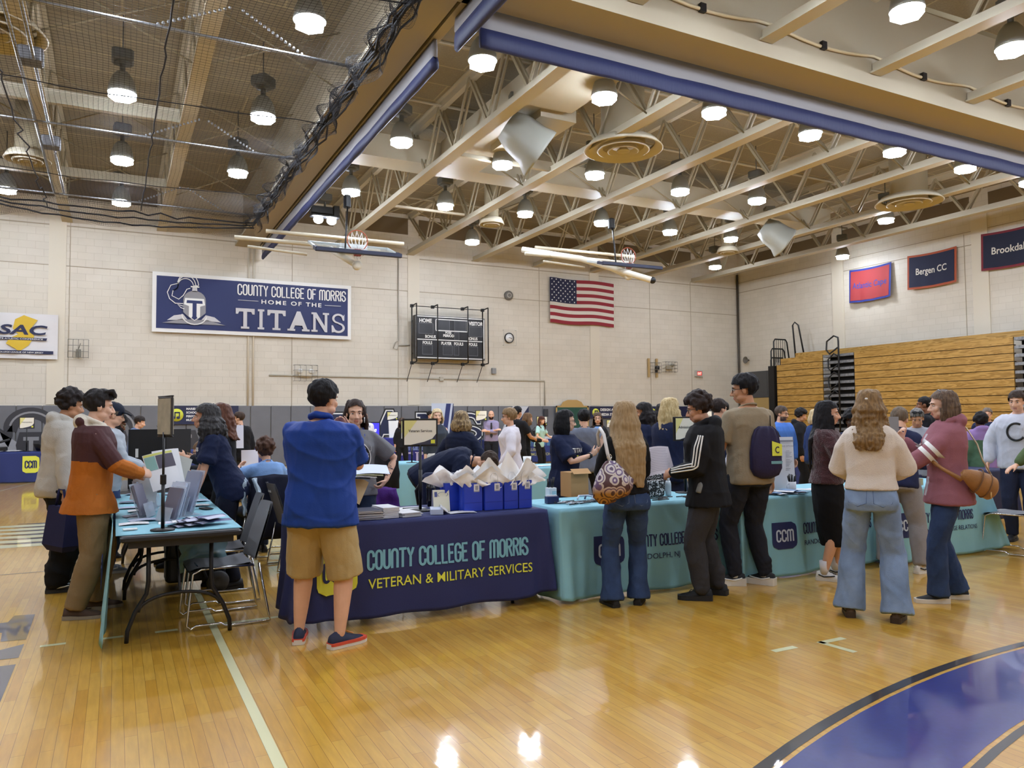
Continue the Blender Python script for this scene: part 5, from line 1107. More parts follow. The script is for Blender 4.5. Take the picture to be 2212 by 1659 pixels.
    for gm in (top or []) if isinstance(top, list) else ([top] if top else []):
        mb = MB(); g = gm.get('g', .012); gs = gm.get('gs', g + .004); hem = gm.get('hem', -.12); neck = gm.get('neck', .97); sl = gm.get('sleeve', .6)
        torso(mb, hem, neck, g, gm.get('gy'))
        if gm.get('flare'):
            c, RR = spine(hem); f = gm['flare']; c2 = c + up0 * .06 * k
            mb.rings([[cc + RR @ V((.165 * b + g + ff) * k * cos(a), (.118 * b + g + ff) * k * sin(a), 0) for a in [2 * pi * i / 22 for i in range(22)]] for cc, ff in ((c, f), (c2, f * .7), (c2 + up0 * .1 * k, 0))])
        for s in (1, -1):
            S_, e, w_ = sh[s], p.el[s], p.wr[s]; am = (1 if sex == 'm' else .88) * (1 + (b - 1) * .8); r0, r1, r2 = .050 * k * am + gs, .042 * k * am + gs, .028 * k + gs * .8
            S2 = S_ - (R2 @ V(1, 0, 0)) * s * .03 * k
            if sl <= 1: q_ = S_ + (e - S_) * sl; limb(mb, [S2, S_], [r0 * 1.02, r0 * 1.02]); blunt(mb, [S_, S_ + (q_ - S_) * .5, q_], [r0, r0 * .98 + gm.get('sfl', .004) * .5, r1 + .004 + gm.get('sfl', .004)])
            else:
                f = sl - 1; q_ = e + (w_ - e) * f; mid = e + (q_ - e) * .55; puff = gm.get('puff', 0)
                limb(mb, [S2, S_ + (e - S_) * .4, e, mid, e + (q_ - e) * .9], [r0, r0 * .97 + puff * .3, r1 + .004 + puff * .6, (r1 + r2) / 2 + .004 + puff, r2 + .003 + puff * .5]); blunt(mb, [e + (q_ - e) * .86, q_], [r2 + .001, r2])
        if gm.get('collar', .012): 
            cr = gm.get('cr', .062 if sex == 'm' else .055) * k; cn = nb + up2 * gm.get('cz', -.002) * k
            mb.tube([cn + R2 @ V(cr * 1.08 * cos(a), cr * sin(a) - .004, -.012 * k * sin(a) * 1.5) for a in [2 * pi * i / 20 for i in range(21)]], gm.get('collar', .011) * k, 8)
        if gm.get('hood'):
            mb.ell(nb + R2 @ V(0, -.085 * k, .0), V(.125, .06, .075) * k, 14, 10, R=R2 @ Matrix.Rotation(.35, 3, 'X')); mb.tube([nb + R2 @ V(.088 * k * cos(a), .075 * k * sin(a) - .01, .012 * k - .03 * k * sin(a)) for a in [2 * pi * i / 20 for i in range(21)]], .026 * k, 8)
        mats = gm['c'] if isinstance(gm['c'], (list, tuple)) else [gm['c']]
        o = job(gm.get('name', 'shirt'), mb, gm.get('vox', vg), mats, root, 2, gm.get('wr', .006) * 1.35, gm.get('wf', 26), gm.get('paint', lambda P_: [])(p), None, gm.get('label')); p.top = o
    if legs:
        mb = MB(); g = legs.get('g', .012); end = legs.get('end', .97); fl = legs.get('flare', 0); kg = legs.get('kg', g); lm = 1 + (b - 1) * .7
        if legs.get('kind') == 'skirt':
            kz = legs.get('len', .62) * k; rings = []
            for f in (1, .85, .6, .3, .0):
                z = pel.z + .1 * k - (1 - f) * kz; c = V(pel.x, -.012 * k * f, z); tt = 1 - f
                wgt = [.128, .165, .178, .165, .150][[1, .85, .6, .3, 0].index(f)] * legs.get('w', 1) + legs.get('fl', 0) * tt; rings.append([c + V(wgt * k * cos(a), wgt * .74 * k * sin(a) + (p.kn[1].y + p.kn[-1].y) / 2 * tt * .6, 0) for a in [2 * pi * i / 24 for i in range(24)]])
            mb.rings(rings)
        else:
            torso(mb, -.24, legs.get('waist', max(p.hem + .10, -.16) if p.hem is not None and p.hem < .0 else .14), min(g, (t0_['g'] if t0_ and 'g' in t0_ else .02) - .012) if p.hem is not None and p.hem < 0 else g)
            for s in (1, -1):
                H, kn, a_ = hipj[s], p.kn[s], p.an[s]; foot = a_ + (a_ - kn).normalized() * .01; foot.z = min(foot.z, legs.get('hemz', .075 * k))
                rr = [(.079 * lm) * k + g, (.078 * lm) * k + g, .056 * lm * k + kg, .056 * lm * k + kg + fl * .25, .046 * k + kg + fl * .6, legs.get('hem', .046 * k + kg * .8) + fl]
                pts = [H + V(s * .004, 0, .02), H + (kn - H) * .45, kn, kn + (foot - kn) * .35, kn + (foot - kn) * .7, foot]
                if end <= .6:   # shorts: end fraction along thigh
                    q_ = H + (kn - H) * (end / .5); pts = [pts[0], H + (q_ - H) * .5, q_]; rr = [rr[0], (rr[0] + legs.get('hem', .085)) / 2, legs.get('hem', .085)]
                limb(mb, pts[:2], rr[:2]); blunt(mb, pts, rr)
                if legs.get('stack'): 
                    for zz in (.03, .075, .12): limb(mb, [foot + V(-.02, 0, zz), foot + V(.02, 0, zz + .01)], [rr[-1] * .95, rr[-1] * .95])
        o = job(legs.get('name', 'trousers'), mb, vg, legs['c'] if isinstance(legs['c'], (list, tuple)) else [legs['c']], root, 2, legs.get('wr', .005) * 1.4, legs.get('wf', 24), legs.get('paint', lambda P_: [])(p), None); p.legs = o
    if shoes:
        for s, f in ((-1, feet[0]), (1, feet[1])):
            a_ = p.an[s]; rz = -RD(f[2]); Rz = Matrix.Rotation(rz, 3, 'Z'); o_ = V(a_.x, a_.y, max(0, a_.z - .085 * k)); kk = k * shoes.get('s', 1.0)
            st = ((-.078, .020, .040), (-.070, .032, .085), (-.02, .037, shoes.get('ankle', .105)), (.03, .037, .092), (.075, .043, .07), (.12, .044, .055), (.16, .036, .046), (.185, .02, .034))
            up_ = MB(); up_.rings([[o_ + Rz @ (V(w_ * cos(a), y, .018 + max(0, (zt - .018)) * (sin(a) if sin(a) > 0 else .0)) * kk) for a in [2 * pi * i / 14 for i in range(14)]] for y, w_, zt in st])
            so = MB(); th = shoes.get('sole', .024); so.rings([[o_ + Rz @ (V((w_ + .005) * math.copysign(abs(cos(a)) ** .6, cos(a)), y * 1.03, .001 if sin(a) < 0 else th * (1.25 if y < 0 else 1)) * kk) for a in [2 * pi * (i + .5) / 12 for i in range(12)]] for y, w_, zt in st], smooth=False)
            u = obj('shoe', up_, shoes['c'], root); obj('sole', so, shoes.get('sc', M('#dcdad4', .6)), u)
            if shoes.get('band'): bd = MB(); bd.rings([[o_ + Rz @ (V((w_ + .007) * math.copysign(abs(cos(a)) ** .6, cos(a)), y * 1.02, (th * .8 if sin(a) < 0 else th * 1.5)) * kk) for a in [2 * pi * (i + .5) / 12 for i in range(12)]] for y, w_, zt in st], smooth=False); obj('sole_band', bd, shoes['band'], u)
            if shoes.get('sock'): obj('sock', MB().tube([a_ + V(0, 0, -.02), a_ + V(0, 0, .03), a_ + V(0, -.0, shoes.get('sockh', .07))], [.04 * k, .041 * k, .044 * k], 12), shoes['sock'], root)
            if shoes.get('lace'): obj('lace', MB().tube([o_ + Rz @ (V(x_, y_, z_) * kk) for x_, y_, z_ in ((-.02, .1, .066), (.02, .085, .074), (-.02, .07, .08), (.02, .055, .088), (-.02, .04, .095))], .004, 5), shoes['lace'], u)
            if shoes.get('mark'): obj('side_mark', MB().tube([o_ + Rz @ (V(s_ * w_, y_, z_) * kk) for s_ in (1,) for w_, y_, z_ in ((.037, -.05, .06), (.041, .0, .042), (.045, .06, .05), (.044, .1, .058))], .006, 5).tube([o_ + Rz @ (V(-w_, y_, z_) * kk) for w_, y_, z_ in ((.037, -.05, .06), (.041, .0, .042), (.045, .06, .05), (.044, .1, .058))], .006, 5), shoes['mark'], u)
    # ---- hair
    if hair and hair.get('kind') != 'none':
        rg = random.Random(hair.get('seed', 3)); kind = hair['kind']; mb = MB(); c0 = V(0, -.014, .040); rad = V(.084, .103, .096) * hair.get('vol', 1.0); Ln = hair.get('len', .3)
        def sc_(az, el, f=1.0): return T(c0 + V(rad.x * cos(el) * sin(az), rad.y * cos(el) * cos(az), rad.z * sin(el)) * f)
        mb.ell(T(c0), rad * hk, 20, 14, R=RHm)
        if kind in ('short', 'medium'):
            for i in range(hair.get('n', 70)):
                az = rg.uniform(-pi, pi); el = rg.uniform(.2, 1.4) if abs(az) < 1.2 else rg.uniform(-.35, 1.4); lf = hair.get('lift', .0 if kind == 'short' else .03)
                pts = [sc_(az + .12 * j * rg.uniform(-.5, .5), el - .16 * j, .99 + lf * (j > 0) + .012 * rg.random()) for j in range(4)]; limb(mb, pts, [.008 * hk, .010 * hk, .009 * hk, .005 * hk], 6)
            if hair.get('quiff'):
                for i in range(22):
                    x = rg.uniform(-.06, .06); a1 = T((x, .03, .12)); limb(mb, [a1, T((x * 1.1, .075, .115 + .02 * rg.random())), T((x * 1.15 + .01, .10, .075 + .03 * rg.random()))], [.016 * hk, .017 * hk, .008 * hk], 6)
        elif kind == 'curly':
            for i in range(hair.get('n', 130)):
                az = rg.uniform(-pi, pi); el = rg.uniform(.25, 1.5) if abs(az) < .9 else rg.uniform(hair.get('lo', -.55), 1.5); r_ = rg.uniform(.013, .026) * hair.get('cs', 1)
                mb.ell(sc_(az, el, rg.uniform(.98, 1.12) * hair.get('out', 1)), V(r_, r_, r_) * hk, 8, 6)
        if kind in ('long', 'bob', 'wavy', 'pony', 'halfup'):
            n = hair.get('n', 80); drop_ = Ln
            for i in range(n):
                a0 = hair.get('front', .9); az = (rg.uniform(a0, pi) * rg.choice((-1, 1))); el = rg.uniform(.0, .9); f = rg.uniform(.97, 1.06)
                A_ = sc_(az, el, f); B_ = sc_(az, -.25, 1.05 * f); L_ = drop_ * rg.uniform(.82, 1.05); out = hair.get('spread', .03)
                bk = -max(0, -cos(az)); Cc = B_ + V(0, 0, 0); pts = [A_, B_]; wav = hair.get('wave', .006)
                dirx = (RHm @ V(sin(az), cos(az), 0)); dirx.z = 0
                for j in range(1, 7):
                    s_ = j / 6; z = B_.z - L_ * s_ + 0; xy = B_ + dirx * out * hk * min(1, s_ * 2) - dirx * .02 * s_ * s_
                    if z < nb.z - .02 and hair.get('behind', True):
                        dz = min(1, (nb.z - .02 - z) / .1); tgt = spine(.8)[0] + R2 @ V(0, -.125 * k * b - .02, 0); xy = V(xy.x * (1 - .15 * dz), xy.y * (1 - dz) + min(xy.y, tgt.y) * dz if not hair.get('over') or abs(az) > 1.9 else xy.y, 0)
                    pts.append(V(xy.x + wav * sin(j * 1.9 + i), xy.y + wav * cos(j * 2.3 + i * 1.7), z))
                r_ = hair.get('r', .013) * hk; limb(mb, pts, [r_, r_ * 1.1, r_ * 1.1, r_ * 1.05, r_, r_ * .95, r_ * .8, r_ * .35], 6)
        if kind in ('pony', 'halfup'):
            for i in range(34):
                A_ = T((rg.uniform(-.03, .03), -.11, .05)); pts = [T((rg.uniform(-.05, .05), -.08, .09)), A_]
                for j in range(1, 6): s_ = j / 5; pts.append(A_ + V(rg.uniform(-.01, .01) + (i % 7 - 3) * .011 * s_ + .012 * sin(j * 2 + i), -.025 * min(1, s_ * 2), -Ln * .8 * s_))
                limb(mb, pts, [.012 * hk] * 5 + [.010 * hk, .005 * hk], 6)
        fr = hair.get('fringe', .062); lo = {'short': -.075, 'curly': -.085, 'medium': -.09}.get(kind, -9); sd = hair.get('side', .028)
        def cut(C):
            h_ = TI(C); z, y, x = h_[:, 2], h_[:, 1], np.abs(h_[:, 0])
            face_ = (y > sd + .02 * (z < -.02)) & (z < fr - x * .25) & (z > -.16) & (x < .105)
            ear = (z < .005) & (y > -.035) & (y < .06) & (x > .05) & (z > -.2) if kind in ('short',) else np.zeros(len(z), bool)
            return face_ | ear | ((z < lo) & (z > -.3) if lo > -1 else np.zeros(len(z), bool)) | ((y > -.02) & (z < -.01) & (z > -.3) if kind in ('short', 'medium', 'curly') else np.zeros(len(z), bool))
        p.hair = job('hair', mb, vh, hairmat(hair['c'], hair.get('c2')), root, 1, hair.get('wr', .003), 90, None, cut)
        if kind == 'bald': pass
    if glasses:
        gy = .094; m = MB()
        for s in (-1, 1):
            m.tube([T((s * .033 + .024 * cos(a), gy - .004 * abs(cos(a)), -.002 + .017 * sin(a))) for a in [2 * pi * i / 16 for i in range(17)]], .0022 * hk * (1 if q == 'h' else 1.3), 5); m.tube([T((s * .057, gy - .004, .004)), T((s * .074, .05, .006)), T((s * .080, -.005, .0))], .002 * hk, 5)
        m.tube([T((-.009, gy, .002)), T((.009, gy, .002))], .002 * hk, 5); obj('glasses', m, M(glasses, .35), root)
    return p
def seg_t(C, a, b):
    a, b = np.array(a), np.array(b); d = b - a; t = ((C - a) @ d) / (d @ d); q_ = a + np.clip(t, 0, 1)[:, None] * d; return t, C - q_, np.linalg.norm(C - q_, axis=1)
def on_arm(p, s, C):
    """arm coordinate 0..2 (shoulder, elbow, wrist) and closeness mask"""
    t1, _, d1 = seg_t(C, p.sh[s], p.el[s]); t2, _, d2 = seg_t(C, p.el[s], p.wr[s]); u = np.where(d1 < d2, np.clip(t1, 0, 1), 1 + np.clip(t2, 0, 1)); d = np.minimum(d1, d2)
    return u, d
def decal(target, shape, origin, ex, ey, nrm, mats, name, off=.004, parent=None):
    """lay flat artwork on a garment: shape(mb, place) draws in (u,v) metres, projected along -nrm on the finished cloth"""
    DECALS.append((target, shape, Vector(origin), Vector(ex).normalized(), Vector(ey).normalized(), Vector(nrm).normalized(), mats, name, off))
DECALS = []
def arm_point(p, s, u):
    a, b = (p.sh[s], p.el[s]) if u <= 1 else (p.el[s], p.wr[s]); return a + (b - a) * (u if u <= 1 else u - 1), (b - a).normalized()
def sleeve_art(p, s, name, mat, bands=(), lines=(), out=(1, .25, .35), u0=.02, u1=1.9):
    ARMS.append((p, s, name, mat, bands, lines, Vector((out[0] * s, out[1], out[2])).normalized(), u0, u1))
ARMS = []
def flush_arms():
    for p, s, name, mat, bands, lines, out, u0, u1 in ARMS:
        me = p.top.data; bvh = BVHTree.FromPolygons([v.co for v in me.vertices], [tuple(q_.vertices) for q_ in me.polygons]); m = MB()
        def surf(u, d):
            c, ax = arm_point(p, s, u); d = (d - ax * d.dot(ax)).normalized(); h_ = bvh.ray_cast(c + d * .16, -d, .16)[0]; return (h_ if h_ is not None else c + d * .07) + d * .003
        for b0, b1 in bands:
            rings = []
            for j in range(5):
                u = b0 + (b1 - b0) * j / 4; c, ax = arm_point(p, s, u); e1 = ax.orthogonal().normalized(); e2 = ax.cross(e1); rings.append([surf(u, e1 * cos(2 * pi * i / 28) + e2 * sin(2 * pi * i / 28)) for i in range(28)])
            m.rings(rings, cap0=False, cap1=False)
        for la in lines:
            pts = []
            for j in range(44):
                u = u0 + (u1 - u0) * j / 43; c, ax = arm_point(p, s, u); o_ = (out - ax * out.dot(ax)).normalized(); sd = ax.cross(o_); pts.append(surf(u, o_ * cos(la) + sd * sin(la)))
            pts = [(pts[max(i - 1, 0)] + pts[i] * 2 + pts[min(i + 1, 43)]) / 4 for i in range(44)]; m.tube(pts, .0062, 6)
        obj(name, m, mat, p.root)
    ARMS.clear()
def flush_decals():
    for tg, shape, o, ex, ey, n, mats, name, off in DECALS:
        me = tg.data; bvh = BVHTree.FromPolygons([v.co for v in me.vertices], [tuple(q_.vertices) for q_ in me.polygons])
        def place(u, v):
            s = o + ex * u + ey * v; hit = bvh.ray_cast(s + n * .4, -n, 1.0)[0]; return (hit if hit is not None else s) + n * off
        m = MB(); shape(m, place); ob = obj(name, m, mats, tg.parent)
    DECALS.clear()
# ------------------------------------------------------------------ the cast
DENIM = fab('#2f4266', .3, 220, .22); DENIMD = fab('#1e2a42', .3, 220, .2); DENIML = M('#7d93b3', .85, var=.22, vscale=6, bump=.3, bscale=200, spec=.2, name='washed_denim')
BLKF = fab('#121214', .2, 140); NAVT = fab('#18213f', .2); KHAKI = fab('#b09a6c', .25); BROWNP = fab('#86704f', .3)
SHB = dict(c=M('#141417', .6), sc=M('#1c1c1e', .6))
UP, DN = (0, 0, 1), (0, 0, -1)
# man in the orange jacket
def jk_paint(p):
    def br(C):
        z = C[:, 2]; u, d = on_arm(p, 1, C); u2, d2 = on_arm(p, -1, C)
        sh_ = z > 1.19 + .10 * np.abs(C[:, 1]) ; arm = ((d < .10) & (u < .95)) | ((d2 < .10) & (u2 < .95)); return (sh_ & ~((C[:, 1] > .1) & (z < 1.27))) | arm
    return [(br, 1), (lambda C: (C[:, 2] > 1.455 * p.k) & (np.hypot(C[:, 0], C[:, 1]) < .13), 2)]
F1 = person('young man in an orange and maroon jacket and khaki cargo trousers, arms folded', (-.17, 6.93), 84, 1.755, 'm', 'pale', 1.0, 2, head=(0, 6, 0), feet=((-.12, .06, -6), (.13, -.10, 18)),
    R=dict(w=(.12, .36, 1.08), e=(1, -.4, -.6), d=(-.6, .8, 0), n=(-.6, -.6, -.3), curl=.6), L=dict(w=(-.02, .34, 1.06), e=(-1, -.2, -.6), d=(.9, .5, .05), n=(.2, -1, .2), curl=.5),
    top=dict(name='jacket', vox=.0055, g=.040, gs=.026, hem=-.30, sleeve=1.92, flare=.055, collar=.02, hood=True, c=[fab('#b2651d', .2, 60, .05, .7), fab('#4a2c2e', .2, 60, .05, .7), fab('#d3cbbb')], paint=jk_paint, wr=.009, wf=17),
    legs=dict(g=.028, kg=.034, hem=.072, c=BROWNP, wr=.010, wf=15), shoes=dict(c=M('#4d3a2e', .8), sc=M('#8d8578', .7), lace=M('#3a2c24', .8), s=1.05), hair=dict(kind='medium', c='#231f1f', quiff=True, vol=1.03, fringe=.07, seed=5, brow='#2b211c'), q='h')
F2 = person('person in a light grey hoodie and black trousers behind the orange jacket', (-.45, 8.05), 80, 1.79, 'm', 'tan', 1.0, 4, head=(0, 10, 0), feet=((-.12, .02, -6), (.12, -.02, 10)),
    R=dict(w=(.32, .02, .86), curl=.9), L=dict(w=(-.1, .3, 1.1)), top=dict(name='hoodie', g=.045, gs=.032, hem=-.30, sleeve=1.95, collar=.02, hood=True, c=fab('#b5b2aa', .3), wr=.010, wf=18),
    legs=dict(g=.045, kg=.06, hem=.09, c=BLKF, stack=True, wr=.010), shoes=dict(c=M('#161618', .6), sc=M('#232325', .6), mark=WHITE), hair=dict(kind='curly', c='#211a18', vol=1.06), q='m')
F3 = person('man in a navy cap and pale blue grey sweatshirt at the left table', (-.09, 8.75), 82, 1.70, 'm', 'light', 1.05, 3, head=(0, 10, 0), R=dict(w=(.1, .34, 1.02)), L=dict(w=(-.1, .36, 1.04)),
    top=dict(name='sweatshirt', g=.035, gs=.026, hem=-.25, sleeve=1.95, c=fab('#a9b0b8', .3), wr=.008), legs=dict(g=.02, c=DENIM), shoes=dict(c=M('#8c929c', .7), sc=M('#cfcdc8', .6), mark=WHITE), hair=dict(kind='short', c='#5d5348', n=20), q='m')
o = MB(); T = F3.T
o.ell(T((0, -.012, .052)), (.09, .108, .085), 18, 10, R=F3.RH); o.rings([[T((.078 * cos(a) * w_, .07 + y_, .04 + z_)) + F3.RH @ V(0, 0, t_ * sin(a)) for a in [2 * pi * i / 12 for i in range(12)]] for y_, w_, z_, t_ in ((0, 1, 0, .008), (.05, .95, -.005, .006), (.10, .6, -.02, .004))])
obj('cap', o, fab('#1e2433'), F3.root)
F4 = person('woman with long braids and glasses in a cream jacket, looking down', (-.12, 9.7), 86, 1.63, 'f', 'brown', 1.0, 8, head=(0, 28, 0), R=dict(w=(.1, .34, 1.0)), L=dict(w=(-.1, .34, 1.0)),
    top=dict(name='jacket', g=.03, gs=.026, hem=-.2, sleeve=1.95, c=fab('#cfc8b8')), legs=dict(g=.012, c=BLKF), shoes=SHB, hair=dict(kind='long', c='#191516', len=.42, n=60, r=.010, over=True, behind=False, vol=1.05, front=.8), glasses='#c8b890', q='m')
# staff behind the left table
F5 = person('woman with long dark curly hair in a navy t-shirt leaning on the left table', (.93, 7.42), -84, 1.69, 'f', 'olive', 1.05, 21, head=(0, -6, 0), feet=((-.1, -.05, -5), (.1, .05, 5)),
    R=dict(w=(.20, .36, .80), e=(.3, -1, .1), d=(.15, .55, -.75), n=(0, -.6, -.8), curl=.25), L=dict(w=(-.24, .30, .82), e=(-.4, -1, .1), d=(0, .5, -.8), n=(0, -.6, -.8), curl=.25),
    top=dict(g=.02, hem=-.28, sleeve=.72, sfl=.012, c=NAVT, wr=.008), legs=dict(g=.012, c=fab('#171b2c')), shoes=SHB, hair=dict(kind='long', c='#232223', c2='#3d3b3c', len=.25, n=110, spread=.06, wave=.022, r=.015, vol=1.1, over=True, behind=False, front=1.25), q='h')
obj('wristwatch', MB().lathe([(.031, -.012), (.033, 0), (.031, .012)], 16, c=F5.wr[-1] + V(0, -.01, .035)), BLACK, F5.root); obj('hair_tie', MB().tube([F5.wr[-1] + V(.034 * cos(a), .034 * sin(a) - .0, .008 + .004 * sin(5 * a)) for a in [2 * pi * i / 20 for i in range(21)]], .009, 6), M('#b9a3b6', .8), F5.root)
decal(F5.top, lambda m, pl: (text(m, 'Titans', pl, .055, .2, .012, 0, 'C'), text(m, 'Team', lambda u, v: pl(u + .03, v - .09), .05, .13, .014, 1, 'C')), F5.spine(.62)[0], (-1, 0, 0), UP, (0, 1, .1), [WHITE, M('#d9dc4a', .6)], 'shirt_print')
F6 = person('auburn haired woman with sunglasses on her head behind the curly haired woman', (1.0, 8.25), -70, 1.68, 'f', 'light', 1.0, 4, head=(10, 4, 0), top=dict(g=.02, hem=-.25, sleeve=1.6, c=fab('#15161c')), legs=dict(g=.012, c=BLKF), shoes=SHB, R=dict(w=(.16, .34, 1.12)), L=dict(w=(-.12, .36, 1.15)),
    hair=dict(kind='wavy', c='#4d2d20', c2='#633c29', len=.26, n=90, wave=.015, spread=.035, vol=1.06), q='m')
m = MB()
for s in (-1, 1): m.ell(F6.T((s * .034, .075, .118)), (.03, .012, .024), 12, 8); m.tube([F6.T((s * .06, .07, .118)), F6.T((s * .084, -.01, .08))], .004, 5)
m.tube([F6.T((-.01, .082, .12)), F6.T((.01, .082, .12))], .004, 5); obj('sunglasses', m, M('#3a3034', .2), F6.root)
F7 = person('seated person in black with bare forearms clasped over the left table', (.98, 8.85), -92, 1.66, 'f', 'light', 1.08, 12, sit=.46, head=(0, 12, 0), R=dict(w=(.08, .40, 1.10), e=(1, 0, -.8), d=(-.3, .3, .8), curl=.6), L=dict(w=(-.06, .42, 1.12), e=(-1, 0, -.8), d=(.3, .3, .8), curl=.6),
    top=dict(g=.02, hem=-.2, sleeve=.8, c=fab('#14151b')), legs=dict(g=.012, c=BLKF), shoes=SHB, hair=dict(kind='bob', c='#6b5138', len=.1, n=50), q='m')
F8 = person('man in a black shirt at the back, seen from behind, holding white papers', (2.05, 14.9), -25, 1.67, 'm', 'light', 1.05, 0, head=(-40, 4, 0), L=dict(w=(-.25, .25, 1.1)), top=dict(g=.03, hem=-.3, sleeve=1.9, c=fab('#141418')), legs=dict(g=.02, c=fab('#3b4258')), shoes=SHB, hair=dict(kind='short', c='#3c2d24'), q='l')
F9 = person('seated woman with brown curly hair in a light blue shirt, seen from behind', (1.5, 8.78), -12, 1.64, 'f', 'light', 1.12, 4, sit=.46, head=(-10, 8, 0), R=dict(w=(.14, .34, .92)), L=dict(w=(-.2, .34, .98)), top=dict(g=.025, hem=-.2, sleeve=.75, c=fab('#7fa4d6')), legs=dict(g=.015, c=DENIMD), shoes=SHB, hair=dict(kind='curly', c='#4a3327', vol=1.12, lo=-1.3, n=190), q='m')
# blue polo
F10 = person('man in royal blue polo and khaki shorts, hand at his chin, back to viewer', (1.24, 5.22), 30, 1.77, 'm', 'light', 1.22, 1, head=(30, 2, 0), feet=((-.16, .05, -14), (.15, -.06, 40)), belly=.03,
    R=dict(w=(.12, .25, 1.41), e=(.4, -.3, -1), d=(-.5, .1, .8), n=(-.3, -.9, 0), curl=.7), L=dict(w=(-.05, .42, 1.06), e=(-1, -.2, -.7)),
    top=dict(name='polo_shirt', g=.030, gs=.016, hem=-.30, flare=.02, sleeve=.80, sfl=.012, collar=.016, cz=.012, c=fab('#173c8f', .12, 90, .03, .6), wr=.010, wf=14),
    legs=dict(name='shorts', g=.035, end=.56, hem=.125, c=KHAKI, wr=.008, wf=16), shoes=dict(c=M('#1d2540', .7), sc=M('#d9d5d0', .6), lace=M('#d98a4a', .7), s=1.05, sole=.026, band=M('#cf4f3a', .6)), hair=dict(kind='short', c='#141316', vol=1.06, n=60), q='h')
F11 = person('woman in a grey college t-shirt with tattooed arm and big earrings, facing the viewer', (1.86, 6.58), 197, 1.68, 'f', 'pale', 1.1, 0, head=(-8, 2, 0),
    R=dict(w=(.22, .30, 1.08), e=(1, -.4, -.8), d=(-.8, .5, 0), n=(0, .2, -1), curl=.3), L=dict(w=(-.27, .08, .98), e=(-1, -.7, 0), d=(.6, .3, -.7), n=(1, 0, 0), curl=.7),
    top=dict(name='t_shirt', g=.022, gs=.024, hem=-.12, sleeve=.82, sfl=.012, c=fab('#737479', .2, 140), wr=.009, wf=20), legs=dict(name='jeans', g=.012, c=DENIMD), shoes=SHB, hair=dict(kind='pony', c='#33241f', len=.24, n=50, front=1.5, vol=1.0, fringe=.078, side=.04), q='h')
def emblem11(m, pl):
    def ringd(r0, r1, mi):
        n = 40; vs = []
        for i in range(n): a = 2 * pi * i / n; vs += [pl(r0 * cos(a), r0 * sin(a)), pl(r1 * cos(a), r1 * sin(a))]
        m.add(vs, [(2 * i, 2 * i + 1, (2 * i + 3) % (2 * n), (2 * i + 2) % (2 * n)) for i in range(n)], mi)
    ringd(.098, .142, 0); ringd(.142, .150, 1); ringd(.088, .097, 1)
    for txt, a0, a1 in (('COUNTY COLLEGE OF', 165, 5), ('MORRIS', 215, 325)):
        for i, ch in enumerate(txt):
            if ch == ' ': continue
            a = RD(a0 + (a1 - a0) * i / (len(txt) - 1)); flip = a1 > a0; r = .107 if not flip else .133
            text(m, ch, lambda u, v: (lambda uu, vv: pl(r * cos(a) + uu * sin(a) * (1 if not flip else -1) + vv * cos(a) * (1 if not flip else -1), r * sin(a) - uu * cos(a) * (1 if not flip else -1) + vv * sin(a) * (1 if not flip else -1)))(u, v) if True else None, .026, None, .03, 1, 'C')
decal(F11.top, emblem11, F11.spine(.52)[0] + V(.01, 0, 0), (-1, 0, 0), UP, (0, 1, 0), [BLACK, WHITE], 'shirt_print')
decal(F11.top, lambda m, pl: m.add([pl(-.05, -.02), pl(.05, -.02), pl(.055, .02), pl(-.05, .022)], [(0, 1, 2, 3)], 0), F11.spine(.66)[0] + V(-.09, 0, 0), (-1, 0, 0), UP, (0, 1, 0), [WHITE], 'name_sticker', .006)
m = MB(); c = F11.spine(.3)[0]
for s in (-1, 1): m.tube([F11.nb + V(s * .07, -.0, .0), F11.nb + V(s * .085, .09, -.06), F11.spine(.6)[0] + V(s * .06, .17, 0), F11.spine(.42)[0] + V(0, .18, 0)], .011, 4)
m.tube([F11.spine(.42)[0] + V(0, .18, 0), F11.spine(.02)[0] + V(0, .165, 0)], .004, 4); obj('lanyard', m, M('#3b4f9a', .7, var=.5, vscale=60), F11.root); obj('badge', MB().box(F11.spine(-.04)[0] + V(0, .172, 0), (.10, .004, .075)), M('#cfd4da', .4), F11.root)
for s in (-1, 1): obj('earring', MB().tube([F11.T((s * .085, .0, -.062)) + V(0, .022 * cos(a), .022 * sin(a)) for a in [2 * pi * i / 14 for i in range(15)]], .006, 6).ell(F11.T((s * .085, .005, -.062)), (.004, .013, .013), 8, 6), M('#cfd3d6', .3, .6), F11.root)
m = MB(); rg = random.Random(4)
for i in range(16):
    t = rg.uniform(.1, .9); e, w_ = F11.el[-1], F11.wr[-1]; c = e + (w_ - e) * t; a = rg.uniform(0, 6); r_ = .033 - .009 * t; m.tube([c + V(cos(a + q_ * .5), sin(a + q_ * .5), 0) * r_ + V(0, 0, .012 * (q_ % 2)) for q_ in range(3)], .0042, 4)
obj('arm_tattoo', m, M('#4a4550', .7), F11.root)
obj('belt', MB().rings([[F11.spine(.10)[0] + V((.151 * 1.1 + .018) * cos(a), (.11 * 1.1 + .02) * sin(a), dz) for a in [2 * pi * i / 30 for i in range(30)]] for dz in (-.018, .018)], cap0=False, cap1=False), M('#8f8c88', .4, var=.6, vscale=30), F11.root)
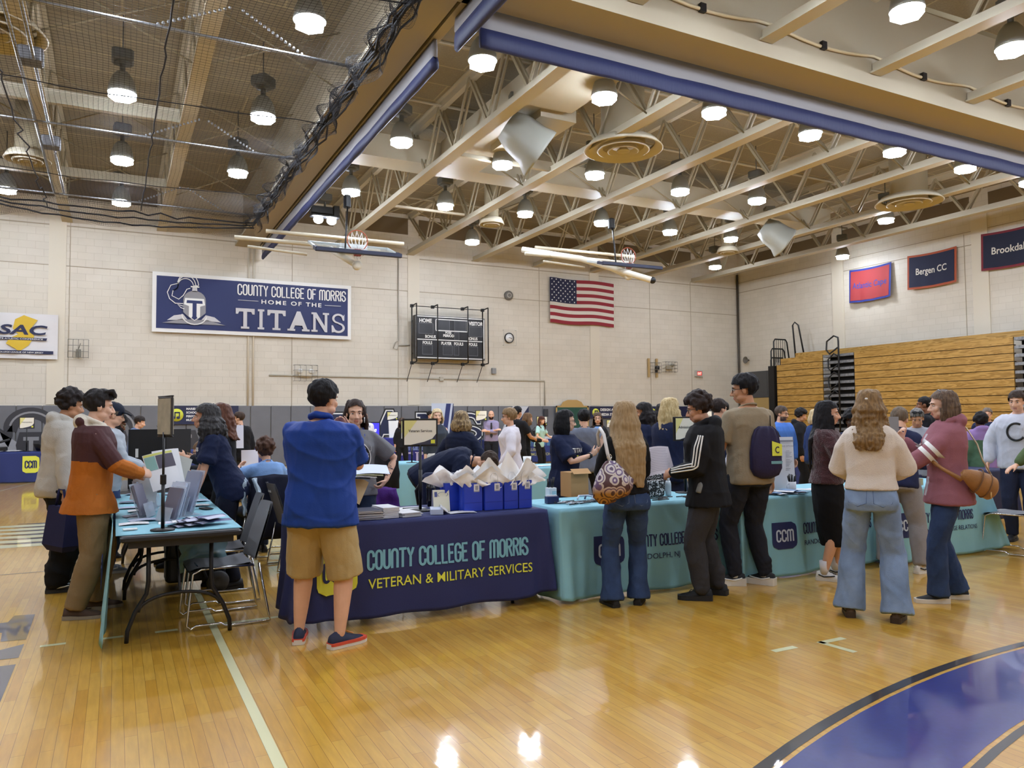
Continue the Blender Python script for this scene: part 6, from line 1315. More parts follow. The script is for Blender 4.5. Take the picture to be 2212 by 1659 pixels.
# inner area behind the tables
F12 = person('man in a navy shirt bent over behind the gift bags, top of his head showing', (2.95, 7.7), 120, 1.76, 'm', 'light', 1.1, 55, 0, 36, head=(0, 84, 0), drop=.06, px=0, R=dict(w=(.2, .55, .62)), L=dict(w=(-.2, .55, .62)), top=dict(g=.03, hem=-.2, sleeve=.8, c=fab('#151d36', .2), wr=.008), legs=dict(g=.02, c=fab('#262a33')), shoes=SHB, hair=dict(kind='short', c='#3a2d24', n=50, vol=1.03), q='h')
F13 = person('woman with a wavy blonde bob in a navy sweatshirt, back to viewer', (3.8, 8.75), 48, 1.60, 'f', 'light', 1.22, 4, head=(-5, 0, 0), R=dict(w=(.24, .2, .95)), L=dict(w=(-.24, .2, .95)), top=dict(name='sweatshirt', g=.035, gs=.026, hem=-.25, sleeve=1.95, c=fab('#131b34', .2)), legs=dict(g=.02, c=BLKF), shoes=SHB, hair=dict(kind='bob', c='#a58d63', c2='#5d4a36', len=.15, n=110, spread=.035, wave=.014, vol=1.1, behind=False, front=.7), q='m')
F14 = person('blonde woman in a white skirt and dark top facing the viewer', (4.7, 11.75), 196, 1.68, 'f', 'pale', .95, 0, head=(0, 0, 0), top=dict(g=.012, hem=-.02, sleeve=1.5, c=fab('#3c434d')), legs=dict(name='skirt', kind='skirt', len=.62, w=1.05, fl=.05, c=fab('#d9d8d3')), shoes=SHB, hair=dict(kind='pony', c='#cdbb95', len=.15, n=40, fringe=.075, front=1.4), q='m')
F15 = person('older woman with short hair and glasses in a white sweatshirt and jeans', (4.85, 9.4), -62, 1.645, 'f', 'light', 1.1, 0, head=(-4, 2, 0), R=dict(w=(.26, .05, .9)), L=dict(w=(-.24, .14, .88)), top=dict(name='sweatshirt', g=.03, gs=.028, hem=-.2, sleeve=1.9, c=fab('#d8d4dc', .2)), legs=dict(g=.014, c=DENIMD), shoes=SHB, hair=dict(kind='medium', c='#8e7350', c2='#6d5638', n=70, vol=1.08), glasses='#3c3238', q='m')
F16 = person('bald bearded man in a lilac shirt and tie, arms crossed by the pads', (9.2, 19.0), 205, 1.74, 'm', 'light', 1.05, 0, head=(0, 4, 0), R=dict(w=(-.12, .2, 1.2), e=(1, 0, -1)), L=dict(w=(.12, .22, 1.18), e=(-1, 0, -1)), top=dict(g=.02, hem=-.1, sleeve=1.6, c=fab('#938aa8')), legs=dict(g=.02, c=fab('#1c1d24')), shoes=SHB, hair=None, beard='#2a211d', q='m')
obj('necktie', MB().prism([(-.02, .46), (.02, .46), (.035, .1), (0, .04), (-.035, .1)], .01, (0, F16.spine(.6)[0].y + .16, F16.pel.z), (-1, 0, 0)), M('#17181f', .6), F16.root)
F17 = person('dark haired man in a black t-shirt seen from behind at the back', (7.05, 13.4), 70, 1.75, 'm', 'tan', 1.05, 0, head=(0, 2, 0), R=dict(w=(.16, .36, 1.1)), top=dict(g=.025, hem=-.25, sleeve=.7, c=fab('#17171b')), legs=dict(g=.02, c=BLKF), shoes=SHB, hair=dict(kind='short', c='#151317'), q='l')
F18 = person('young woman in a black cardigan and mint top looking right at the back', (7.5, 13.9), 105, 1.63, 'f', 'light', .95, 3, head=(0, 14, 0), R=dict(w=(.16, .34, 1.05)), top=dict(g=.015, hem=-.15, sleeve=1.8, c=[fab('#17181c'), fab('#9dc4bb')], paint=lambda p: [(lambda C: (C[:, 1] > .08) & (np.abs(C[:, 0]) < .07), 1)]), legs=dict(g=.012, c=BLKF), shoes=SHB, hair=dict(kind='pony', c='#6b5138', len=.2, n=40), q='l')
F19 = person('young woman in a mint t-shirt with long brown hair behind the back table', (9.9, 17.55), 150, 1.58, 'f', 'light', .95, 5, head=(20, 18, 0), L=dict(w=(-.3, .3, .95)), R=dict(w=(.25, .3, .95)), top=dict(g=.015, hem=-.2, sleeve=.7, c=fab('#a9cfc6')), legs=dict(g=.012, c=BLKF), shoes=SHB, hair=dict(kind='long', c='#4a2b22', len=.3, n=60, over=True), q='l')
F20 = person('bald man in a white titans t-shirt in front of the padded wall', (5.8, 19.6), 178, 1.70, 'm', 'tan', 1.0, 0, head=(14, 4, 0), top=dict(g=.025, hem=-.25, sleeve=.75, c=fab('#dcdfe8')), legs=dict(g=.02, c=BLKF), shoes=SHB, hair=None, q='m')
decal(F20.top, lambda m, pl: text(m, 'TITANS', pl, .05, .24, .02, 0, 'C'), F20.spine(.74)[0], (-1, 0, 0), UP, (0, 1, 0), [M('#30405c', .6)], 'shirt_print')
F21b = person('young man with cropped hair seated behind the titans table', (6.6, 22.3), 160, 1.72, 'm', 'light', 1.0, 4, sit=.55, head=(30, 10, 0), top=dict(g=.02, hem=-.2, sleeve=1.9, c=fab('#1b2342')), legs=dict(g=.02, c=BLKF), shoes=SHB, hair=dict(kind='short', c='#4a3525'), q='l')
F20c = person('young woman in black with long hair standing at the titans table', (6.75, 19.4), 190, 1.56, 'f', 'light', 1.0, 2, head=(0, 6, 0), L=dict(w=(-.2, .3, .95)), top=dict(g=.015, hem=-.2, sleeve=1.5, c=fab('#1b1b21')), legs=dict(g=.012, c=BLKF), shoes=SHB, hair=dict(kind='long', c='#5b4a3b', c2='#3a2e28', len=.3, n=60, over=True), q='l')
F20d = person('man with dark hair at the back, only his head above the sign', (8.05, 20.7), 150, 1.74, 'm', 'light', 1.0, 0, top=dict(g=.02, sleeve=.8, c=fab('#1b2342')), legs=dict(g=.02, c=BLKF), shoes=SHB, hair=dict(kind='short', c='#1d1a1a'), q='l')
F21 = person('woman with black hair and glasses in a navy titans team t-shirt, hands gesturing', (4.12, 6.78), 150, 1.585, 'f', 'pale', 1.12, 0, head=(-38, 2, 0),
    R=dict(w=(-.02, .30, 1.13), e=(1, -.2, -1), d=(-.75, .3, .45), n=(0, -1, .2), curl=.3), L=dict(w=(-.17, .34, 1.20), e=(-1, -.1, -1), d=(-.05, .1, 1), n=(.2, 1, 0), curl=.18),
    top=dict(name='t_shirt', g=.03, gs=.026, hem=-.2, sleeve=.85, sfl=.014, c=NAVT, wr=.008), legs=dict(name='jeans', g=.012, c=DENIMD), shoes=SHB, hair=dict(kind='bob', c='#121114', len=.17, n=120, spread=.02, wave=.004, over=True, behind=False, front=1.3, vol=1.06, fringe=.075, side=.02), glasses='#17151a', q='h')
decal(F21.top, lambda m, pl: (text(m, 'TITANS', pl, .05, .22, .012, 0, 'C'), text(m, 'Team', lambda u, v: pl(u + .04, v - .075), .05, .14, .014, 1, 'C')), F21.spine(.6)[0], (-1, 0, 0), UP, (0, 1, 0), [WHITE, M('#d9dc4a', .6)], 'shirt_print')
obj('smartwatch', MB().lathe([(.01, 0), (.021, 0), (.021, .012), (.01, .013)], 16, c=F21.wr[1] + (F21.el[1] - F21.wr[1]) * .12 + V(0, .02, .0), rot=Matrix.Rotation(-pi / 2, 3, 'X')).tube([F21.wr[1] + (F21.el[1] - F21.wr[1]) * .12 + V(0, .027 * cos(a), .027 * sin(a)) for a in [2 * pi * i / 14 for i in range(15)]], .007, 5), BLACK, F21.root)
F22 = person('person with black hair in a grey t-shirt seen from behind the gesturing woman', (5.8, 9.0), 30, 1.62, 'm', 'light', 1.05, 3, head=(-10, 6, 0), R=dict(w=(.3, .15, .95)), top=dict(g=.03, hem=-.25, sleeve=.8, c=fab('#6b7282')), legs=dict(g=.02, c=BLKF), shoes=SHB, hair=dict(kind='medium', c='#111012', vol=1.06), q='m')
F23 = person('woman with glasses, long brown hair, black cardigan and blue top at the back', (8.5, 12.7), 214, 1.62, 'f', 'pale', 1.05, 0, head=(0, 4, 0), top=dict(g=.02, hem=-.2, sleeve=1.9, c=[fab('#1c1d22'), fab('#6d97d4')], paint=lambda p: [(lambda C: (C[:, 1] > .09) & (np.abs(C[:, 0]) < .06), 1)]), legs=dict(g=.012, c=BLKF), shoes=SHB, hair=dict(kind='long', c='#55443a', len=.3, n=60, over=True, front=.8), glasses='#2a2224', q='m')
# woman with the handbag
F24 = person('woman with very long blonde hair, black top and flared jeans, back to viewer', (3.67, 5.08), 20, 1.635, 'f', 'light', 1.08, 1, head=(-4, 2, 0), feet=((-.13, .0, -14), (.10, .05, 24)), px=.0,
    R=dict(w=(.13, .34, 1.02), e=(.35, -.8, -.7)), L=dict(w=(-.13, .34, 1.04), e=(-.35, -.8, -.7)), top=dict(name='sweater', g=.022, gs=.026, hem=.02, sleeve=1.95, c=BLKF, wr=.006),
    legs=dict(name='flared_jeans', g=.012, kg=.010, flare=.042, hemz=.045, waist=.12, c=DENIM, wr=.006, wf=30), shoes=dict(c=M('#131315', .6), sc=M('#0e0e10', .6)), hair=dict(kind='long', c='#a38a66', c2='#927955', len=.56, n=190, spread=.05, wave=.012, r=.013, vol=1.06, front=1.1), q='h')
F25 = person('woman with long dark hair in a navy t-shirt and lanyard, turned left', (5.9, 7.75), -30, 1.69, 'f', 'tan', 1.1, 0, head=(-35, 4, 0), R=dict(w=(.28, .1, 1.0), e=(1, -1, 0)), top=dict(g=.03, hem=-.25, sleeve=.8, c=NAVT), legs=dict(g=.02, c=fab('#2d3038')), shoes=SHB, hair=dict(kind='long', c='#191517', len=.22, n=90, wave=.014, spread=.04, vol=1.06, front=1.0), q='m')
obj('lanyard', MB().tube([F25.nb + V(-.06, .03, 0), F25.spine(.6)[0] + V(-.04, .16, 0), F25.spine(.35)[0] + V(0, .17, 0)], .006, 4), M('#7a2a34', .7), F25.root)
F26 = person('person with thick dark hair in navy seen from behind near the design sign', (7.4, 9.3), 55, 1.71, 'f', 'tan', 1.05, 0, top=dict(g=.03, hem=-.25, sleeve=.8, c=NAVT), legs=dict(g=.02, c=BLKF), shoes=SHB, hair=dict(kind='long', c='#1f1b1e', len=.16, n=80, vol=1.12, wave=.012), q='m')
F27 = person('blonde woman in a navy t-shirt raising her forearm beside the curly haired boy', (5.42, 6.72), 78, 1.72, 'f', 'pale', 1.15, 3, head=(10, 4, 0), R=dict(w=(.1, .44, 1.45), e=(.9, .2, -.8), d=(0, .8, .5), curl=.5), L=dict(w=(-.22, .3, .95)), top=dict(g=.03, gs=.03, hem=-.25, sleeve=.85, c=NAVT), legs=dict(g=.02, c=fab('#242a44')), shoes=SHB, hair=dict(kind='long', c='#cdb98c', c2='#a8905f', len=.24, n=110, spread=.03, wave=.006, vol=1.04, front=1.0), q='m')
# curly haired boy
F28 = person('boy with curly dark hair and glasses in a black track jacket with white sleeve stripes', (4.42, 4.97), -44, 1.70, 'm', 'olive', 1.02, 2, head=(-8, 12, 0), feet=((-.11, .05, -6), (.14, -.06, 14)),
    R=dict(w=(.11, .28, 1.03), e=(.5, -.8, -.6), d=(-.5, .7, -.2), n=(-.6, -.5, -.3), curl=.7), L=dict(w=(-.11, .28, 1.04), e=(-.5, -.8, -.6), d=(.5, .7, -.2), n=(.6, -.5, -.3), curl=.7),
    top=dict(name='track_jacket', g=.042, gs=.028, hem=-.30, flare=.04, sleeve=1.93, collar=.018, hood=True, c=fab('#17171a', .15), wr=.010, wf=16),
    legs=dict(name='jogging_trousers', g=.026, kg=.03, hem=.058, c=fab('#35353a', .25), stack=True, wr=.008, wf=20), shoes=dict(c=M('#131316', .7), sc=M('#1b1b1f', .6), lace=M('#26262a', .7), s=1.08, sole=.036), hair=dict(kind='curly', c='#2c211e', n=210, vol=1.04, out=1.03, cs=.95), glasses='#2a2a2e', q='h')
for s in (1, -1): sleeve_art(F28, s, 'sleeve_stripes', WHITE, lines=(-.33, 0, .33))
F29 = person('dark haired man in a navy shirt behind the curly haired boy', (6.4, 7.0), 92, 1.72, 'm', 'light', 1.05, 0, head=(0, 4, 0), R=dict(w=(.12, .38, 1.1)), top=dict(g=.03, hem=-.25, sleeve=.8, c=NAVT), legs=dict(g=.02, c=BLKF), shoes=SHB, hair=dict(kind='short', c='#2c221f'), q='m')
F30 = person('person in black with a black backpack seen from behind near the far corner', (9.3, 10.0), 20, 1.76, 'm', 'tan', 1.0, 0, top=dict(g=.03, hem=-.25, sleeve=.8, c=fab('#15151a')), legs=dict(g=.02, c=BLKF), shoes=SHB, hair=dict(kind='medium', c='#141214'), q='l')
obj('backpack', MB().rbox((0, -.22, 1.2), (.3, .16, .42), .06), M('#1b1b1f', .7), F30.root)
# tall man with the drawstring bag
F31 = person('tall man in a taupe t-shirt and dark joggers with a drawstring bag on his back', (5.07, 5.15), 8, 1.885, 'm', 'tan', 1.06, 0, head=(-52, 4, 0), feet=((-.14, .05, -58), (.13, -.02, -30)),
    R=dict(w=(.30, .08, .93)), L=dict(w=(-.30, .14, .95), e=(-.8, -.7, 0), d=(-.1, .25, -1), curl=.6), top=dict(name='t_shirt', g=.022, gs=.02, hem=-.20, sleeve=.72, sfl=.010, c=fab('#94866f', .2, 100), wr=.008, wf=18),
    legs=dict(name='joggers', g=.022, kg=.02, hem=.05, c=fab('#23252e', .2), stack=True, wr=.007), shoes=dict(c=M('#151518', .7), sc=M('#e2e0dc', .5), s=1.12, sole=.045, mark=WHITE, sock=M('#d8d6d2', .8)), hair=dict(kind='short', c='#131114', vol=1.08, n=70), glasses='#17171b', q='h')
obj('bead_bracelet', MB().tube([F31.wr[-1] + V(.034 * cos(a), .034 * sin(a), .015) for a in [2 * pi * i / 18 for i in range(19)]], .007, 6), M('#d3cfc6', .5), F31.root); obj('band_bracelet', MB().tube([F31.wr[-1] + (F31.el[-1] - F31.wr[-1]) * .28 + V(.035 * cos(a), .035 * sin(a), 0) for a in [2 * pi * i / 18 for i in range(19)]], .004, 6), BLACK, F31.root)
F32 = person('seated person in a pale grey hoodie reaching across the papers on the middle table', (6.1, 6.42), 205, 1.68, 'm', 'pale', 1.05, 18, sit=.46, head=(0, 20, 0), R=dict(w=(.38, .56, .86), e=(.6, 0, .8), d=(.1, .6, -.6), n=(0, 0, -1), curl=.3), top=dict(name='hoodie', g=.035, gs=.02, hem=-.2, sleeve=1.25, hood=True, c=fab('#b4b5c2')), legs=dict(g=.02, c=DENIMD), shoes=SHB, hair=dict(kind='medium', c='#17151a'), q='m')
F33 = person('bearded man with glasses in a bright blue shirt by the bleachers', (9.4, 8.85), 190, 1.67, 'm', 'light', 1.15, 0, head=(-30, 4, 0), top=dict(g=.03, hem=-.3, sleeve=1.9, c=fab('#4a78c9')), legs=dict(g=.02, c=BLKF), shoes=SHB, hair=dict(kind='short', c='#4a3f38'), beard='#5a4c44', glasses='#4a4a4e', q='m')
F33b = person('person in a black jacket standing right behind the drawstring bag', (7.9, 7.75), 30, 1.60, 'm', 'tan', 1.0, 0, top=dict(g=.03, hem=-.3, sleeve=1.9, c=fab('#141419')), legs=dict(g=.02, c=BLKF), shoes=SHB, hair=dict(kind='short', c='#141214'), q='l')
F34 = person('young person in a black hoodie and flat black hair before the bleachers', (11.2, 10.1), 140, 1.64, 'm', 'tan', 1.05, 0, head=(0, 10, 0), top=dict(g=.04, hem=-.3, sleeve=1.95, hood=True, c=fab('#131317')), legs=dict(g=.03, c=BLKF), shoes=SHB, hair=dict(kind='curly', c='#141214', vol=1.05), q='l')
F35 = person('blonde person in blue seen from behind, partly hidden by the long black hair', (9.85, 8.55), 100, 1.62, 'f', 'pale', 1.05, 0, top=dict(g=.03, hem=-.3, sleeve=1.9, c=fab('#2e4678')), legs=dict(g=.02, c=BLKF), shoes=SHB, hair=dict(kind='long', c='#c0ad86', len=.15, n=50), q='l')
# woman in the black skirt
F36 = person('woman with very long black hair, maroon fuzzy sweater and black pencil skirt', (5.92, 5.02), 138, 1.645, 'f', 'light', 1.08, 0, head=(4, 2, 0), feet=((-.13, .05, 0), (.13, -.05, 8)),
    R=dict(w=(.12, .36, 1.08), e=(.4, -.8, -.6)), L=dict(w=(-.10, .38, 1.08), e=(-.4, -.8, -.6)), top=dict(name='sweater', g=.034, gs=.034, hem=-.02, sleeve=1.95, c=M('#3e1a20', .95, bump=1.0, bscale=90, var=.25, vscale=30, sheen=.4, name='fuzzy_maroon'), wr=.008, wf=40),
    legs=dict(name='pencil_skirt', kind='skirt', len=.72, w=1.2, c=fab('#0f0f12', .15)), shoes=dict(c=M('#dedcd8', .6), sc=M('#d9d6cf', .6), lace=M('#17171a', .6), mark=M('#17171a', .5), sock=M('#dddbe0', .8), sockh=.10), hair=dict(kind='long', c='#141215', len=.50, n=170, spread=.03, wave=.006, vol=1.04, front=1.0, fringe=.072), q='h')
F37 = person('woman with dark afro hair and glasses behind the woman in the black skirt', (7.75, 6.2), 215, 1.56, 'f', 'dark', 1.05, 4, head=(20, 10, 0), top=dict(g=.03, hem=-.25, sleeve=.8, c=NAVT), legs=dict(g=.02, c=BLKF), shoes=SHB, hair=dict(kind='curly', c='#141113', vol=1.22, lo=-.9, n=170), glasses='#4a3a34', q='m')
# woman in the cream sweater
F38 = person('woman in a cream cropped sweater and faded wide jeans, wavy half-up hair, back to viewer', (5.03, 3.87), 56, 1.70, 'f', 'light', 1.04, 1, head=(6, 4, 0), feet=((-.17, .0, -10), (.15, -.03, 8)), px=0,
    R=dict(w=(.12, .32, 1.07), e=(.75, -.6, -.6)), L=dict(w=(-.12, .32, 1.05), e=(-.75, -.6, -.6)), top=dict(name='sweater', g=.034, gs=.034, puff=.018, hem=.06, sleeve=1.95, c=fab('#ddd2c6', .5, 160, .03), wr=.007, wf=22),
    legs=dict(name='wide_jeans', g=.016, kg=.030, flare=.045, hemz=.055, waist=.2, c=DENIML, wr=.008, wf=20), shoes=dict(c=M('#54402f', .6), sc=M('#3a2a1e', .6), sole=.035), hair=dict(kind='halfup', c='#6f5638', c2='#8d7049', len=.34, n=110, wave=.026, spread=.02, r=.014, front=1.25), q='h')
obj('hair_clip', MB().ell(F38.T((0, -.128, .045)), (.012, .01, .01), 8, 6), M('#e3e0dc', .3), F38.root)
decal(F38.legs, lambda m, pl: [m.tube([pl(x0 + a, b) for a, b in ((-.065, .06), (.065, .06), (.06, -.06), (0, -.085), (-.06, -.06), (-.065, .06))], .003, 4) for x0 in (-.085, .085)], F38.pel + V(0, -.1, .0), (1, 0, 0), UP, (0, -1, 0), [M('#5b7194', .8)], 'back_pocket', .001)
decal(F24.legs, lambda m, pl: [m.tube([pl(x0 + a, b) for a, b in ((-.06, .055), (.06, .055), (.055, -.055), (0, -.08), (-.055, -.055), (-.06, .055))], .003, 4) for x0 in (-.08, .08)], F24.pel + V(0, -.1, .0), (1, 0, 0), UP, (0, -1, 0), [M('#5d6c88', .8)], 'back_pocket', .001)
F39 = person('person in grey trousers and white trainers hidden behind the cream sweater', (6.80, 4.92), 60, 1.62, 'm', 'light', 1.0, 16, head=(0, 30, 0), feet=((-.17, .1, -5), (.17, -.05, 30)), top=dict(g=.03, hem=-.2, sleeve=1.9, c=fab('#23294a')), legs=dict(g=.03, c=fab('#8e8d92')), shoes=dict(c=M('#dddbd6', .5), sc=M('#e4e2de', .5), mark=M('#17171a', .5)), R=dict(w=(.1, .34, 1.05)), L=dict(w=(-.1, .34, 1.05)), hair=dict(kind='short', c='#6b5d4e'), q='m')
F40 = person('grey haired man with sunglasses on his head in a grey polo, looking down', (9.1, 6.3), 238, 1.60, 'm', 'tan', 1.15, 4, head=(-6, 22, 0), top=dict(g=.03, hem=-.25, sleeve=.85, c=fab('#9a9ca6')), legs=dict(g=.02, c=fab('#2b2f40')), shoes=SHB, hair=dict(kind='short', c='#8a8783', c2='#3c3836', n=50), q='m')
m = MB()
for s in (-1, 1): m.ell(F40.T((s * .034, .072, .112)), (.028, .012, .02), 10, 6)
m.tube([F40.T((-.07, .03, .09)), F40.T((0, .08, .115)), F40.T((.07, .03, .09))], .004, 5); obj('sunglasses', m, M('#22242b', .2), F40.root)
F41 = person('man with dark skin in a black shirt facing left near the bleachers', (10.9, 7.4), -34, 1.79, 'm', 'brown', 1.05, 0, head=(-6, 0, 0), top=dict(g=.03, hem=-.3, sleeve=.9, c=fab('#15161c')), legs=dict(g=.02, c=BLKF), shoes=SHB, hair=dict(kind='short', c='#151214', n=14, vol=.95), q='m')
# woman in the pink hoodie
F42 = person('woman with shoulder length brown hair in a dusty pink hoodie with white arm bands', (6.03, 3.92), -50, 1.705, 'f', 'pale', 1.06, 0, head=(0, 2, 0), feet=((-.08, .12, -6), (.10, -.08, 4)),
    L=dict(w=(-.06, .40, 1.03), e=(-.4, -.8, -.5), d=(.2, 1, .05), curl=.5), R=dict(w=(.10, .30, 1.30), e=(.5, .1, -1), d=(-.2, .4, .8), n=(-.6, -.7, 0), curl=1.0),
    top=dict(name='hoodie', g=.034, gs=.028, hem=-.26, flare=.03, sleeve=1.93, collar=.02, hood=True, c=[fab('#96616b', .25, 130), fab('#b9b3ba')], paint=lambda p: [(lambda C: (C[:, 1] > .145) & (np.abs(C[:, 0]) < .022) & (C[:, 2] > .85), 1)], wr=.008, wf=18),
    legs=dict(name='jeans', g=.010, kg=.012, flare=.03, hemz=.06, c=DENIM, wr=.005), shoes=dict(c=M('#131316', .7), sc=M('#d8d4cc', .6), s=1.0, sole=.035), hair=dict(kind='bob', c='#4b3b31', c2='#6d5a48', len=.17, n=120, spread=.012, wave=.004, vol=1.03, front=1.15, behind=False, fringe=.075, side=.03), q='h')
obj('hairband_glasses', MB().tube([F42.T((.088 * cos(a), -.0 + .02, .04 + .095 * sin(a))) for a in [pi * i / 14 for i in range(15)]], .006, 6), M('#1b181b', .3), F42.root)
decal(F42.top, lambda m, pl: text(m, 'CITY', pl, .075, .26, .02, 0, 'C'), F42.spine(.62)[0] + V(.08, 0, 0), (-1, -.6, 0), UP, (.7, .8, 0), [WHITE], 'hoodie_lettering')
for s in (1, -1): sleeve_art(F42, s, 'arm_band', WHITE, bands=((.62, .74), (.84, .96)))
F43 = person('child in a lilac and green jacket with a dark cap seen from behind', (11.2, 6.75), 40, 1.52, 'm', 'dark', 1.0, 0, top=dict(g=.045, hem=-.3, sleeve=1.95, hood=True, c=[fab('#8f74a8'), fab('#4d6b52')], paint=lambda p: [(lambda C: (C[:, 0] < -.02) & (C[:, 2] < 1.15), 1)]), legs=dict(g=.02, c=DENIMD), shoes=SHB, hair=dict(kind='curly', c='#141214', vol=1.06), q='l')
F44 = person('man in a navy t-shirt with sunglasses on his forehead by the bleachers', (14.3, 8.5), 240, 1.63, 'm', 'light', 1.15, 0, top=dict(g=.03, hem=-.25, sleeve=.85, c=NAVT), legs=dict(g=.02, c=BLKF), shoes=SHB, hair=dict(kind='short', c='#6b6058'), glasses='#22242b', q='l')
F45 = person('person in a white college sweatshirt with a black emblem at the right edge', (9.62, 5.35), 250, 1.79, 'm', 'light', 1.12, 0, head=(8, 6, 0), R=dict(w=(.32, .06, .93)), L=dict(w=(-.30, .2, .95)), top=dict(name='sweatshirt', g=.04, gs=.034, hem=-.2, sleeve=1.95, c=fab('#c3c6d2', .2)), legs=dict(g=.02, c=fab('#20263c')), shoes=SHB, hair=dict(kind='short', c='#3a2d26'), q='m')
decal(F45.top, lambda m, pl: m.tube([pl(.09 * cos(a), .1 * sin(a)) for a in [RD(60) + 4.6 * i / 20 for i in range(21)]], .014, 5), F45.spine(.6)[0] + V(.0, 0, 0), (-1, 0, 0), UP, (0, 1, 0), [BLACK], 'sweatshirt_emblem')
F46 = person('person in a green jacket at the right edge, only a sleeve and hand showing', (8.72, 4.38), 300, 1.70, 'm', 'light', 1.0, 6, R=dict(w=(.18, .48, .90), e=(.8, -.6, 0), d=(0, .8, -.4), n=(0, 0, -1), curl=.3), top=dict(name='jacket', g=.035, gs=.026, hem=-.25, sleeve=1.9, c=fab('#50633f')), legs=dict(g=.02, c=BLKF), shoes=SHB, hair=dict(kind='short', c='#3a2d26'), q='m')
F47 = person('person in a grey blue shirt at the back beside the black presentation board', (.3, 16.5), 100, 1.62, 'm', 'light', 1.0, 8, head=(0, 14, 0), R=dict(w=(.2, .34, .95)), top=dict(g=.025, hem=-.25, sleeve=.75, c=fab('#5c6b88')), legs=dict(g=.02, c=BLKF), shoes=SHB, hair=dict(kind='short', c='#2b2320'), q='l')
flush_jobs(); flush_decals(); flush_arms()
# ------------------------------------------------------------------ things on the tables and things people carry
PAPER = M('#dfe0e2', .6); PAPB = M('#c9d3e6', .6)
def W(p, v):
    a = -RD(p.face); return Vector((p.root.location.x + v[0] * cos(a) - v[1] * sin(a), p.root.location.y + v[0] * sin(a) + v[1] * cos(a), v[2]))
TZ = .757
# gift bags with tissue
BAGB = M('#2340b8', .35, name='gift_bag_blue')
def gift_bag(x, y, rz, w, h, d, label, seed, sticker=True):
    t = thing('gift_bag', label, 'bag', (x, y, TZ), rz, 'blue gift bags'); m = MB(); a, b = w / 2, d / 2
    def loop(z, k): return [(-a, -b, z), (a, -b, z), (a, -b * .1 - k, z), (a - .012, 0, z), (a, b * .1 + k, z), (a, b, z), (-a, b, z), (-a, b * .1 + k, z), (-a + .012, 0, z), (-a, -b * .1 - k, z)]
    m.rings([loop(0, .02), loop(h * .24, .02), loop(h * .99, .01), loop(h, .01)], cap1=False, smooth=False); obj('paper_body', m, BAGB, t)
    obj('fold_line', MB().box((0, -b - .0008, h * .30), (w, .0012, .003)), M('#1c349b', .4), t)
    if sticker:
        obj('label_sticker', MB().rbox((w * .18, -b - .001, h * .82), (.05, .002, .062), .0009), M('#e2e3e6', .4), t); obj('label_print', MB().box((w * .18, -b - .0022, h * .825), (.026, .001, .034)).box((w * .18, -b - .0022, h * .71), (.05, .001, .006)), M('#9b9ca6', .5), t)
    obj('cord_handle', MB().tube([(-.035, -b - .002, h - .01), (-.033, -b - .004, h + .05), (-.015, -b - .004, h + .08), (.015, -b - .004, h + .08), (.033, -b - .004, h + .05), (.035, -b - .002, h - .01)], .0022, 6), M('#dcdce0', .5), t)
    return t
def tissue(x, y, z, w, d, h, seed, tilt, label):
    rg = random.Random(seed); m = MB()
    for s in range(4):
        lean = tilt * .5 + rg.uniform(-.35, .35); H = h * (1.0 if s == 1 else rg.uniform(.55, .85)); y0 = (s - 1.5) * d * .2; pk = rg.uniform(-.4, .4) + tilt * .3
        def f(u, v):
            q_ = (u - .5) * 2; hgt = max(.12, 1 - .75 * abs(q_ - pk)) ; n2 = mnoise.noise((u * 2.4 + seed, v * 2.2, s * 2.7)); n3 = mnoise.noise((u * 6 + s * 3, v * 5, seed + 9))
            return (q_ * w * (.30 + .46 * v) + lean * H * v * .9, y0 + .035 * n2 + .012 * n3 + .03 * (s - 1.5) * v + .018 * sin(q_ * 5 + s), -.03 + (H * hgt + .03) * v + .010 * n3 * v)
        m.grid(f, 12, 10, smooth=True)
    o = obj('tissue_paper', m, M('#fafafa', .9, name='tissue_white'), None, (x, y, z)); return tag(o, label, 'tissue paper', 'white tissue in the gift bags')
BAGS = [(2.47, 5.86, .05, .165, .225, .10, 'leftmost blue gift bag, half hidden behind its neighbour', False), (2.585, 5.735, .04, .165, .225, .10, 'blue gift bag second from the left with a white sticker', True), (2.765, 5.72, .02, .165, .225, .10, 'middle blue gift bag of the row on the navy table', True), (2.925, 5.71, .0, .135, .225, .10, 'blue gift bag second from the right on the navy table', True), (3.05, 5.71, 0, .13, .23, .10, 'rightmost blue gift bag next to the light blue table', True)]
TL = ['white tissue spiking left out of the leftmost gift bag', 'white tissue in the second gift bag from the left', 'tallest central peak of white tissue in the middle gift bag', 'broad sloping white tissue sheet right of the middle gift bag', 'white tissue flaring right out of the last gift bag']
for i, (x, y, rz, w_, h_, d_, l, st) in enumerate(BAGS):
    gift_bag(x, y, rz, w_, h_, d_, l, i, st); tissue(x, y, TZ + h_ - .02, w_ * 1.25, d_ * .7, (.17, .17, .24, .27, .17)[i], i * 7 + 2, (-.8, -.2, -.1, .35, 1.0)[i], TL[i])
def book_stack(name, x, y, rz, n, w, d, th, label, cover, group, jit=.012, seed=1):
    rg = random.Random(seed)
    for i in range(n):
        t = thing(name, label, 'booklet', (x + rg.uniform(-jit, jit), y + rg.uniform(-jit, jit), TZ + i * (th + .0005)), rz + rg.uniform(-.06, .06), group)
        obj('pages', MB().box((0, 0, th / 2), (w, d, th * .8)), PAPER, t); obj('cover', MB().box((0, 0, th * .93), (w + .003, d + .003, th * .14)), cover, t)
book_stack('booklet', 1.50, 5.68, .1, 6, .17, .23, .009, 'dark covered booklet in the left stack on the navy table', M('#20264a', .5), 'booklets in the left stack', seed=1)
